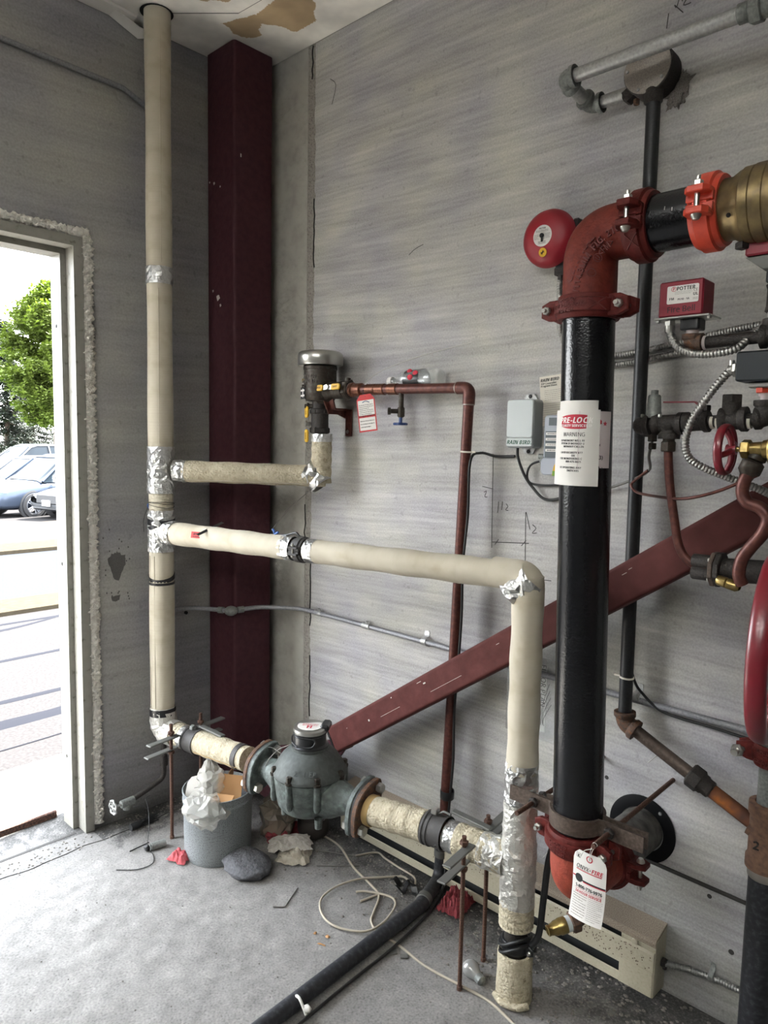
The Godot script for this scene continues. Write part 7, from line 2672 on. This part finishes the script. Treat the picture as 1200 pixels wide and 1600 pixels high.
	g.tube(line(o, o + V(0, 0.5, 0)), 0.0335, 24)
	part(g, "pipe", "dirty_black_pipe", t)
	g = G.new()
	g.lathe(o, Vector3.UP, [Vector2(0.034, 0.472), Vector2(0.043, 0.476), Vector2(0.043, 0.5), Vector2(0.039, 0.506), Vector2(0.039, 0.6), Vector2(0.043, 0.606), Vector2(0.043, 0.632), Vector2(0.03, 0.634)], 28)
	g.lathe(V(2.042, 0.568, 0.052), -d, [Vector2(0.0285, -0.02), Vector2(0.0285, 0.004), Vector2(0.018, 0.006)], 20)
	part(g, "tee", "rust_brown", t)
	g = G.new()
	g.lathe(o, Vector3.UP, [Vector2(0.0345, 0.452), Vector2(0.0365, 0.455), Vector2(0.0365, 0.474)], 24)
	part(g, "solder_ring", "solder", t)
	g = G.new()
	txt(g, "2", at(o + V(-0.012, 0.54, 0.0385)), 0.02, 0.003, bold)
	part(g, "raised_letters", "cast_iron", t)
	g = G.new()
	g.tube(line(o + V(0, 0.62, 0), o + V(0, 1.28, 0)), 0.0272, 20)
	part(g, "pipe", "galvanised_dull", t)
	t = thing("pipe_coupling", "red coupling with a big zinc nut on the vertical pipe behind the big handwheel", "coupling", o + V(0, 0.75, 0), "grooved couplings on the fire main")
	var cp := coupling(o + V(0, 0.75, 0), Vector3.UP, 0.034, 0.05, V(1, 0, 0), t, "coupling_red", 1.9)
	g = G.new()
	g.hex(o + V(-0.067, 0.75, 0.035), V(-0.1, 0, 1), 0.015, 0.014, 0.003)
	g.tube(line(o + V(-0.067, 0.75, 0.03), o + V(-0.068, 0.75, 0.056)), 0.008, 12)
	part(g, "nut", "zinc", cp)
	g = G.new()
	var wf := round_pipe(o + V(0, 0.75, 0), 0.0445, -0.05)
	txt(g, "GRUVLOK", at(V(0, 0.014, 0)), 0.008, 0.0025, bold, wf)
	txt(g, "2\" 9", at(V(0, 0.004, 0)), 0.008, 0.0025, bold, wf)
	txt(g, "ROUGHNECK", at(V(0, -0.008, 0)), 0.0075, 0.0025, bold, wf)
	txt(g, "1401", at(V(0, -0.018, 0)), 0.008, 0.0025, bold, wf)
	part(g, "raised_letters", "emboss_dark", cp)
	t = thing("black_cable", "thin black cable drooping from the drop pipe to the wall conduit", "cable", V(1.75, 0.79, 0.03))
	g = G.new()
	g.tube(curve([V(1.712, 0.87, 0.028), V(1.732, 0.83, 0.036), V(1.75, 0.805, 0.03), V(1.79, 0.772, 0.022), V(1.84, 0.762, 0.018), V(1.92, 0.761, 0.018), V(2.02, 0.757, 0.018), V(2.3, 0.755, 0.018)], 6), 0.0036, 8)
	part(g, "cable", "wire_black", t)
	# chipped concrete beside the round box
	g = G.new()
	g.blob(V(1.74, 2.33, -0.002), V(0.03, 0.045, 0.007), 0.9, 3.0, 8, 22, 26)
	part(g, "chipped_patch", "dust", get_node("wall_back"))


# ---------------------------------------------------------------- baseboard heater
func heater_unit() -> void:
	var x0 := 0.655
	var x1 := 1.84
	var t := thing("baseboard_heater", "long cream metal baseboard heater with a dusty top along the foot of the wall", "heater", V(1.25, 0.0, 0.04))
	var g := G.new()
	var side := Transform3D(Basis(V(0, 0, 1), V(0, 1, 0), V(-1, 0, 0)), Vector3.ZERO)
	# local x = world z, local y = height, extruded along world x
	var along := func(g2: G, poly: PackedVector2Array, a: float, b: float, bev: float) -> void:
		g2.prism(Transform3D(side.basis, V((a + b) * 0.5, 0, 0)), poly, b - a, bev)
	along.call(g, PackedVector2Array([Vector2(0.002, 0.015), Vector2(0.05, 0.015), Vector2(0.05, 0.172), Vector2(0.002, 0.18)]), x0 + 0.004, x1 - 0.004, 0.0)
	part(g, "core", "heater_gap_shade", t)
	g = G.new()
	along.call(g, PackedVector2Array([Vector2(0.001, 0.178), Vector2(0.001, 0.192), Vector2(0.068, 0.176), Vector2(0.074, 0.168), Vector2(0.074, 0.158), Vector2(0.071, 0.158), Vector2(0.071, 0.167), Vector2(0.066, 0.171)]), x0, x1, 0.0)
	part(g, "top_cover", "heater_dusty", t)
	g = G.new()
	along.call(g, PackedVector2Array([Vector2(0.068, 0.07), Vector2(0.076, 0.074), Vector2(0.076, 0.136), Vector2(0.07, 0.142), Vector2(0.066, 0.138)]), x0 + 0.05, x1 - 0.002, 0.001)
	part(g, "front_panel", "heater_cream", t)
	g = G.new()
	along.call(g, PackedVector2Array([Vector2(0.05, 0.02), Vector2(0.075, 0.02), Vector2(0.077, 0.044), Vector2(0.073, 0.046), Vector2(0.071, 0.026), Vector2(0.05, 0.026)]), x0 + 0.02, x1 - 0.002, 0.0)
	part(g, "bottom_lip", "heater_cream", t)
	for c in [[x0, x0 + 0.055], [x1 - 0.095, x1]]:
		g = G.new()
		along.call(g, PackedVector2Array([Vector2(0.001, 0.012), Vector2(0.073, 0.018), Vector2(0.0745, 0.07), Vector2(0.066, 0.135), Vector2(0.0705, 0.168), Vector2(0.001, 0.186)]), c[0], c[1], 0.0015)
		part(g, "end_cover", "heater_cream", t)
	g = G.new()
	g.box(at(V(x1 - 0.048, 0.055, 0.0745)), V(0.09, 0.07, 0.006), 0.001)
	part(g, "front_panel", "heater_cream", t)
	g = G.new()
	g.lathe(V(x1 - 0.055, 0.15, 0.068), V(0, -0.15, 1), [Vector2(0.0085, -0.004), Vector2(0.0085, 0.006), Vector2(0.0075, 0.007), Vector2(0.0001, 0.0072)], 16)
	part(g, "knob", "heater_cream", t)
	var rng := RandomNumberGenerator.new()
	rng.seed = 12
	g = G.new()
	for k in 150:
		var p := V(rng.randf_range(1.55, 1.83), rng.randf_range(0.085, 0.138), 0.0762)
		if rng.randf() < 0.4:
			p.x = rng.randf_range(0.75, 1.83)
		g.prism(at(p), ragged([Vector2(-0.0016, 0.001), Vector2(0.0016, 0.0013), Vector2(0.0012, -0.0012), Vector2(-0.001, -0.0014)], k), 0.0004)
	var sp := part(g, "rust_specks", "rusty_rod", t)
	sp.set_meta("kind", "stuff")
	t = thing("flexible_conduit", "ribbed steel conduit feeding the right end of the baseboard heater", "conduit", V(1.95, 0.105, 0.02))
	g = G.new()
	flex(g, [V(1.852, 0.1, 0.03), V(1.9, 0.105, 0.018), V(1.97, 0.113, 0.014), V(2.04, 0.116, 0.014), V(2.3, 0.118, 0.014)], 0.0082)
	part(g, "ribbed_tube", "flex_steel", t)
	g = G.new()
	g.hex(V(1.848, 0.1, 0.03), V(1, 0, 0), 0.013, 0.012)
	g.tube(line(V(1.85, 0.085, 0.03), V(1.85, 0.112, 0.034)), 0.006, 8)
	part(g, "cable_connector", "cast_iron", t)
	g = G.new()
	g.slab([PackedVector3Array([V(1.955, 0.098, 0.001), V(1.967, 0.098, 0.001)]), PackedVector3Array([V(1.955, 0.112, 0.025), V(1.967, 0.112, 0.025)]), PackedVector3Array([V(1.955, 0.124, 0.018), V(1.967, 0.124, 0.018)]), PackedVector3Array([V(1.955, 0.13, 0.002), V(1.967, 0.13, 0.002)]), PackedVector3Array([V(1.955, 0.145, 0.002), V(1.967, 0.145, 0.002)])], 0.002)
	part(g, "strap_clip", "galvanised_dull", t)

# a crumpled sheet over an oval patch, bulging up
func crumpled(o: Vector3, w: float, l: float, h: float, turn: float, seed_: int, rough := 1.0, nx := 9, ny := 7) -> G:
	var fn := FastNoiseLite.new()
	fn.seed = seed_
	fn.noise_type = FastNoiseLite.TYPE_CELLULAR
	fn.cellular_return_type = FastNoiseLite.RETURN_DISTANCE
	fn.frequency = 1.6
	var rng := RandomNumberGenerator.new()
	rng.seed = seed_
	var rows: Array = []
	var b := Basis(Vector3.UP, turn)
	for i in ny + 1:
		var row := PackedVector3Array()
		for j in nx + 1:
			var u := -1.0 + 2.0 * (j + rng.randf_range(-0.3, 0.3)) / nx
			var v := -1.0 + 2.0 * (i + rng.randf_range(-0.3, 0.3)) / ny
			var e := 1.0 + 0.2 * fn.get_noise_2d(u * 2.0 + 7.0, v * 2.0)
			var y := h * (1.0 - 0.8 * pow(maxf(absf(u), absf(v)), 2.0)) * (0.45 + rough * 0.55 * absf(fn.get_noise_2d(u * 1.2, v * 1.2 + 3.0)) + rough * rng.randf_range(0.0, 0.35))
			row.append(o + b * V(u * w * 0.5 * e, 0, v * l * 0.5 * e) + V(0, maxf(y, 0.0008), 0))
		rows.append(row)
	var g := G.new()
	for i in ny:
		for j in nx:
			g.tri(rows[i][j], rows[i][j + 1], rows[i + 1][j + 1], Vector3.UP)
			g.tri(rows[i][j], rows[i + 1][j + 1], rows[i + 1][j], Vector3.UP)
	return g

func on_floor(p: Array, y := 0.004) -> Array:
	var out: Array = []
	for q in p:
		out.append(V(q[0], y, q[1]))
	return out

func floor_things() -> void:
	# rubbish bucket
	var c := V(0.437, 0, 0.463)
	var t := thing("metal_bucket", "speckled grey metal bucket used as a rubbish bin under the meter pipe", "bucket", c)
	var g := G.new()
	g.lathe(c, Vector3.UP, [Vector2(0.0001, 0.004), Vector2(0.106, 0.004), Vector2(0.111, 0.0), Vector2(0.114, 0.006), Vector2(0.1155, 0.03), Vector2(0.1185, 0.195), Vector2(0.121, 0.198), Vector2(0.121, 0.206), Vector2(0.1185, 0.209), Vector2(0.1195, 0.226), Vector2(0.122, 0.229), Vector2(0.122, 0.234), Vector2(0.119, 0.235), Vector2(0.116, 0.228), Vector2(0.112, 0.03), Vector2(0.0001, 0.02)], 56)
	part(g, "pail", "bucket", t)
	t = thing("rubbish_heap", "dark jumbled rubbish filling the bucket below the bags", "rubbish", c + V(0, 0.02, 0))
	g = G.new()
	g.blob(c + V(0, 0.1, 0), V(0.1, 0.09, 0.1), 0.25, 2.0, 3)
	part(g, "heap", "rubber", t)
	t = thing("plastic_bag", "crumpled translucent plastic bag standing up at the back of the bucket", "bag", c + V(0.0, 0.2, 0.0), "bags in the bucket")
	g = bag(c + V(-0.012, 0.26, 0.02), V(0.052, 0.058, 0.046), 0.4, 5)
	part(g, "film", "clear_bag", t)
	t = thing("plastic_bag", "crumpled translucent plastic bag drooping over the front rim of the bucket", "bag", c + V(0.05, 0.2, 0.1), "bags in the bucket")
	g = bag(c + V(0.062, 0.205, 0.09), V(0.078, 0.052, 0.06), 0.45, 9)
	part(g, "film", "clear_bag", t)
	t = thing("torn_card", "torn white card sticking up at the left of the bucket", "card", c + V(-0.05, 0.2, 0.07))
	g = G.new()
	var cx := Transform3D(Basis(Vector3.UP, 0.75) * Basis(Vector3.RIGHT, -0.35) * Basis(Vector3.BACK, -0.15), c + V(-0.042, 0.232, 0.072))
	g.prism(cx, PackedVector2Array([Vector2(-0.024, -0.04), Vector2(0.022, -0.05), Vector2(0.027, 0.01), Vector2(0.026, 0.048), Vector2(0.012, 0.052), Vector2(-0.016, 0.04), Vector2(-0.026, 0.02)]), 0.0015)
	part(g, "card", "paper", t)
	g = G.new()
	for k in 3:
		g.box(cx.translated_local(V(-0.012 + 0.012 * k, -0.028 + 0.004 * k, 0.001)) * Transform3D(Basis(Vector3.BACK, -0.4), Vector3.ZERO), V(0.002, 0.02, 0.0006))
	g.box(cx.translated_local(V(0.012, 0.01, 0.001)) * Transform3D(Basis(Vector3.BACK, 0.35), Vector3.ZERO), V(0.022, 0.0016, 0.0006))
	part(g, "tear", "print_black", t)
	t = thing("cardboard_flap", "bent tan cardboard box leaning in the right side of the bucket", "cardboard", c + V(0.06, 0.2, -0.02))
	g = G.new()
	g.box(Transform3D(Basis(Vector3.UP, 0.55) * Basis(Vector3.RIGHT, -0.25), c + V(0.052, 0.232, -0.012)), V(0.09, 0.11, 0.004), 0.001)
	g.box(Transform3D(Basis(Vector3.UP, -0.9) * Basis(Vector3.RIGHT, -0.1), c + V(0.008, 0.24, -0.045)), V(0.06, 0.09, 0.004), 0.001)
	g.box(Transform3D(Basis(Vector3.UP, 0.55) * Basis(Vector3.RIGHT, -1.2), c + V(0.075, 0.228, 0.03)), V(0.07, 0.035, 0.003), 0.001)
	part(g, "board", "cardboard", t)
	t = thing("plastic_bag", "dirty brown film bag slumped on the floor behind the bucket", "bag", V(0.5, 0, 0.25))
	g = bag(V(0.535, 0.085, 0.27), V(0.075, 0.092, 0.06), 0.4, 12)
	part(g, "film", "bag_dirty", t)
	g = G.new()
	g = bag(V(0.55, 0.04, 0.29), V(0.05, 0.035, 0.045), 0.4, 14)
	part(g, "contents", "rag_dark_red", t)
	t = thing("dark_pot", "dark brown round tub on the floor behind the water meter", "pot", V(0.60, 0, 0.16))
	g = G.new()
	g.lathe(V(0.60, 0, 0.16), Vector3.UP, [Vector2(0.0001, 0.0), Vector2(0.04, 0.0), Vector2(0.055, 0.012), Vector2(0.06, 0.03), Vector2(0.058, 0.06), Vector2(0.05, 0.07), Vector2(0.0001, 0.07)], 28)
	part(g, "lump", "lump_brown", t)
	# loose things on the floor
	g = G.new()
	g.blob(V(0.605, 0.022, 0.462), V(0.1, 0.036, 0.07), 0.16, 1.3, 17, 22, 34, 0.0)
	var rock := solo(g, "flat_stone", "stone", "flat dark grey broken stone in front of the bucket", "stone", V(0.605, 0, 0.462))
	g = crumpled(V(0.625, 0.002, 0.29), 0.17, 0.1, 0.045, 0.9, 21, 0.9)
	t = thing("folded_paper", "dirty white crumpled paper bag lying on a brown one beside the stone", "paper", V(0.63, 0, 0.3))
	for k in g.v.size():
		g.v[k].y += 0.02
	part(g, "white_bag", "paper_dirty", t)
	g = crumpled(V(0.665, 0.001, 0.305), 0.13, 0.11, 0.035, 0.6, 22, 1.0)
	part(g, "brown_bag", "paper_old", t)
	g = crumpled(V(0.395, 0.001, 0.59), 0.085, 0.07, 0.03, 0.4, 23, 1.3)
	solo(g, "red_wrapper", "rag_red", "crumpled faded red wrapper in front of the bucket at its left", "wrapper", V(0.395, 0, 0.59), "red scraps on the floor")
	g = crumpled(V(0.57, 0.001, 0.185), 0.1, 0.075, 0.05, 0.7, 24, 1.2)
	solo(g, "red_wrapper", "rag_dark_red", "dull red cardboard scrap behind the dirty white paper bag", "wrapper", V(0.57, 0, 0.185), "red scraps on the floor")
	g = crumpled(V(1.235, 0.001, 0.125), 0.1, 0.12, 0.05, 0.2, 25, 1.6, 20, 18)
	solo(g, "red_rag", "rag_dark_red", "crumpled dark red rag on the floor between the copper pipe and the heater", "rag", V(1.235, 0, 0.125))
	# cream cable in loops
	t = thing("cream_cable", "thin cream cable lying in loops on the floor and trailing to the front", "cable", V(1.0, 0, 0.3))
	g = G.new()
	g.tube(curve(on_floor([[0.525, 0.156], [0.619, 0.144], [0.728, 0.148], [0.855, 0.202], [0.968, 0.230], [1.025, 0.253], [1.068, 0.321], [1.094, 0.359], [1.150, 0.384], [1.215, 0.376], [1.332, 0.386], [1.445, 0.374], [1.522, 0.366], [1.580, 0.375], [1.66, 0.40], [1.76, 0.47]]), 6), 0.0038, 8)
	part(g, "cable", "wire_cream", t)
	g = G.new()
	g.tube(curve(on_floor([[1.085, 0.147], [1.051, 0.133], [1.014, 0.130], [0.974, 0.175], [0.921, 0.243], [0.899, 0.323], [0.909, 0.393], [0.952, 0.437], [1.016, 0.457], [1.079, 0.438], [1.121, 0.400], [1.127, 0.338], [1.104, 0.264], [1.074, 0.237], [1.037, 0.242], [0.982, 0.274], [0.964, 0.296]], 0.009), 6), 0.0036, 8)
	part(g, "cable", "wire_cream", t)
	g = G.new()
	g.tube(curve(on_floor([[0.815, 0.151], [0.853, 0.085], [0.9, 0.09], [0.966, 0.095], [1.038, 0.10], [1.068, 0.125], [1.083, 0.154]], 0.006), 6), 0.0034, 8)
	g.tube(line(V(1.002, 0.004, 0.313), V(1.018, 0.004, 0.252)), 0.0034, 8)
	part(g, "cable", "wire_cream", t)
	g = G.new()
	g.tube(curve(on_floor([[0.693, 0.218], [0.76, 0.18], [0.822, 0.144]], 0.003), 4), 0.002, 6)
	g.tube(curve(on_floor([[0.759, 0.283], [0.81, 0.235], [0.863, 0.179]], 0.003), 4), 0.002, 6)
	part(g, "thin_wire", "wire_grey", t)
	g = G.new()
	g.tube(bend(on_floor([[0.828, 0.523], [0.855, 0.499], [0.809, 0.409]], 0.003), 0.008), 0.0022, 7)
	solo(g, "bent_wire", "wire_grey", "short bent steel wire lying alone in the middle of the floor", "wire", V(0.83, 0, 0.48))
	t = thing("tape_scraps", "curled scraps of black tape on the floor inside the cream cable loops", "scraps", V(1.05, 0, 0.165))
	var rng := RandomNumberGenerator.new()
	rng.seed = 31
	for k in 3:
		var o := V(1.035 + 0.028 * k, 0.001, 0.158 + 0.016 * (k % 2))
		var rows: Array = []
		var turn := Basis(Vector3.UP, 0.4 + 0.9 * k)
		for i in 10:
			var u := i / 9.0
			rows.append(PackedVector3Array([o + turn * V(-0.03 + 0.06 * u, 0.012 + 0.014 * sin(u * 8.0 + k), -0.009 + 0.006 * sin(u * 6.0)), o + turn * V(-0.03 + 0.06 * u, 0.010 + 0.012 * sin(u * 8.0 + k + 0.7), 0.009 + 0.006 * sin(u * 6.0))]))
		g = G.new()
		g.slab(rows, 0.001)
		part(g, "tape_curl", "tape_black", t)
	# light bulb
	var b := V(1.44, 0.024, 0.325)
	t = thing("light_bulb", "dusty grey light bulb lying on the floor beside the right stand's rods", "light bulb", V(1.44, 0, 0.325))
	var d := V(0.75, -0.16, 0.15).normalized()
	g = G.new()
	g.lathe(b, d, [Vector2(0.0001, -0.0235), Vector2(0.009, -0.0217), Vector2(0.017, -0.016), Vector2(0.022, -0.008), Vector2(0.0235, 0.0), Vector2(0.022, 0.009), Vector2(0.018, 0.0175), Vector2(0.0145, 0.025), Vector2(0.0125, 0.03)], 28)
	part(g, "glass", "bulb_glass", t)
	g = G.new()
	g.lathe(b, d, [Vector2(0.0128, 0.029), Vector2(0.0135, 0.031), Vector2(0.0125, 0.034), Vector2(0.0135, 0.037), Vector2(0.0125, 0.040), Vector2(0.0135, 0.043), Vector2(0.0115, 0.047), Vector2(0.005, 0.052), Vector2(0.0001, 0.0525)], 18)
	part(g, "screw_base", "galvanised_dull", t)
	# bits by the door
	t = thing("pipe_stub", "short grey pipe stub with wires beside the left stand's front rod", "pipe stub", V(0.285, 0, 0.61))
	g = G.new()
	g.lathe(V(0.276, 0.0135, 0.632), V(0.2, 0, -0.98), [Vector2(0.009, 0.0), Vector2(0.0132, 0.0), Vector2(0.0132, 0.05), Vector2(0.009, 0.05), Vector2(0.009, 0.0)], 18)
	part(g, "tube", "galvanised_dull", t)
	g = G.new()
	g.blob(V(0.27, 0.012, 0.645), V(0.012, 0.012, 0.01), 0.4, 2.0, 2, 8, 10)
	part(g, "plug", "rubber", t)
	t = thing("loose_wire", "thin black wires curling on the floor between the door frame and the bucket", "wire", V(0.3, 0, 0.68))
	g = G.new()
	g.tube(curve(on_floor([[0.305, 0.775], [0.352, 0.723], [0.356, 0.672], [0.314, 0.645], [0.27, 0.64]], 0.003), 6), 0.0016, 6)
	g.tube(line(V(0.232, 0.002, 0.69), V(0.24, 0.01, 0.62)), 0.0022, 6)
	g.tube(curve([V(0.268, 0.012, 0.645), V(0.24, 0.06, 0.62), V(0.2, 0.11, 0.6), V(0.175, 0.14, 0.595), V(0.16, 0.138, 0.57)], 5), 0.0012, 5)
	g.tube(curve([V(0.2, 0.11, 0.6), V(0.18, 0.125, 0.62), V(0.165, 0.12, 0.64)], 4), 0.001, 5)
	part(g, "wire", "wire_black", t)
	t = thing("broken_brush", "short dark bristly stub lying in the dirt at the foot of the door wall", "stub", V(0.1, 0, 0.57))
	g = G.new()
	g.tube(line(V(0.108, 0.013, 0.622), V(0.106, 0.013, 0.585)), 0.0125, 12)
	part(g, "ferrule", "rubber", t)
	g = G.new()
	for k in 60:
		var a := V(0.106 + rng.randf_range(-0.01, 0.01), 0.012 + rng.randf_range(-0.009, 0.009), 0.588)
		g.tube(line(a, a + V(rng.randf_range(-0.012, 0.012), rng.randf_range(-0.002, 0.008), -rng.randf_range(0.05, 0.085))), 0.0008, 4, false)
	var br := part(g, "bristles", "rubber", t)
	br.set_meta("kind", "stuff")
	# small litter
	for k in [[1.225, 0.41, 0.03, 0.022, 0], [1.262, 0.398, 0.022, 0.016, 1], [1.207, 0.435, 0.018, 0.012, 2]]:
		g = G.new()
		g.box(Transform3D(Basis(Vector3.UP, 0.4 + k[2] * 20.0), V(k[0], 0.003, k[1])), V(k[2], 0.004, k[3]), 0.001)
		solo(g, "slate_chip", "strut_grey", ["largest of the three grey chips beside the floor pipe", "middle grey chip of the three beside the floor pipe", "smallest grey chip, touching the floor pipe"][int(k[4])], "chip", V(k[0], 0, k[1]), "flat chips beside the floor pipe")
	var said := ["tan dry leaf scrap on the floor below the cable loop", "small brown stick on the floor near the floor pipe", "curled tan scrap on the floor near the cable loop", "thin brown splinter below the cable loop"]
	var n := 0
	for k in [[1.047, 0.494, 0.014, 0.012], [1.153, 0.607, 0.026, 0.005], [1.01, 0.51, 0.012, 0.009], [1.06, 0.53, 0.03, 0.004]]:
		g = crumpled(V(k[0], 0.0005, k[1]), k[2], k[3], 0.006, k[0] * 30.0, 60 + n, 1.0, 6, 4)
		solo(g, "litter_scrap", "cardboard", said[n], "litter", V(k[0], 0, k[1]))
		n += 1
	g = G.new()
	for k in 90:
		var p := V(rng.randf_range(0.3, 1.7), 0.0008, rng.randf_range(0.35, 1.3))
		g.blob(p, Vector3.ONE * rng.randf_range(0.0008, 0.0024), 0.3, 1.0, k, 4, 6)
	for k in 260:
		var p := V(rng.randf_range(1.0, 2.0), 0.001, rng.randf_range(0.09, 0.34))
		g.blob(p, Vector3.ONE * rng.randf_range(0.0012, 0.006) * V(1.2, 0.5, 0.9), 0.3, 1.0, k, 4, 6)
	var gr := part(g, "grit", "dust", get_node("floor"))
	gr.set_meta("kind", "stuff")

# a film bag: creased flat facets, lumpy, thin
func bag(o: Vector3, rad: Vector3, amp: float, seed_: int) -> G:
	var fn := FastNoiseLite.new()
	fn.seed = seed_
	fn.frequency = 1.4
	fn.fractal_octaves = 2
	var rng := RandomNumberGenerator.new()
	rng.seed = seed_
	var rows: Array = []
	for i in 15:
		var row := PackedVector3Array()
		for j in 20:
			var th := PI * (i + (rng.randf_range(-0.3, 0.3) if i > 0 and i < 14 else 0.0)) / 14.0
			var ph := TAU * (j + rng.randf_range(-0.35, 0.35)) / 20.0
			var d := V(sin(th) * cos(ph), cos(th), sin(th) * sin(ph))
			row.append(o + d * rad * (1.0 + amp * 1.0 * fn.get_noise_3dv(d) + rng.randf_range(-0.045, 0.045)))
		row.append(row[0])
		rows.append(row)
	var g := G.new()
	for i in 14:
		for j in 20:
			var want: Vector3 = rows[i][j] - o
			if rng.randf() < 0.5:
				g.tri(rows[i][j], rows[i][j + 1], rows[i + 1][j + 1], want)
				g.tri(rows[i][j], rows[i + 1][j + 1], rows[i + 1][j], want)
			else:
				g.tri(rows[i][j], rows[i][j + 1], rows[i + 1][j], want)
				g.tri(rows[i][j + 1], rows[i + 1][j + 1], rows[i + 1][j], want)
	return g
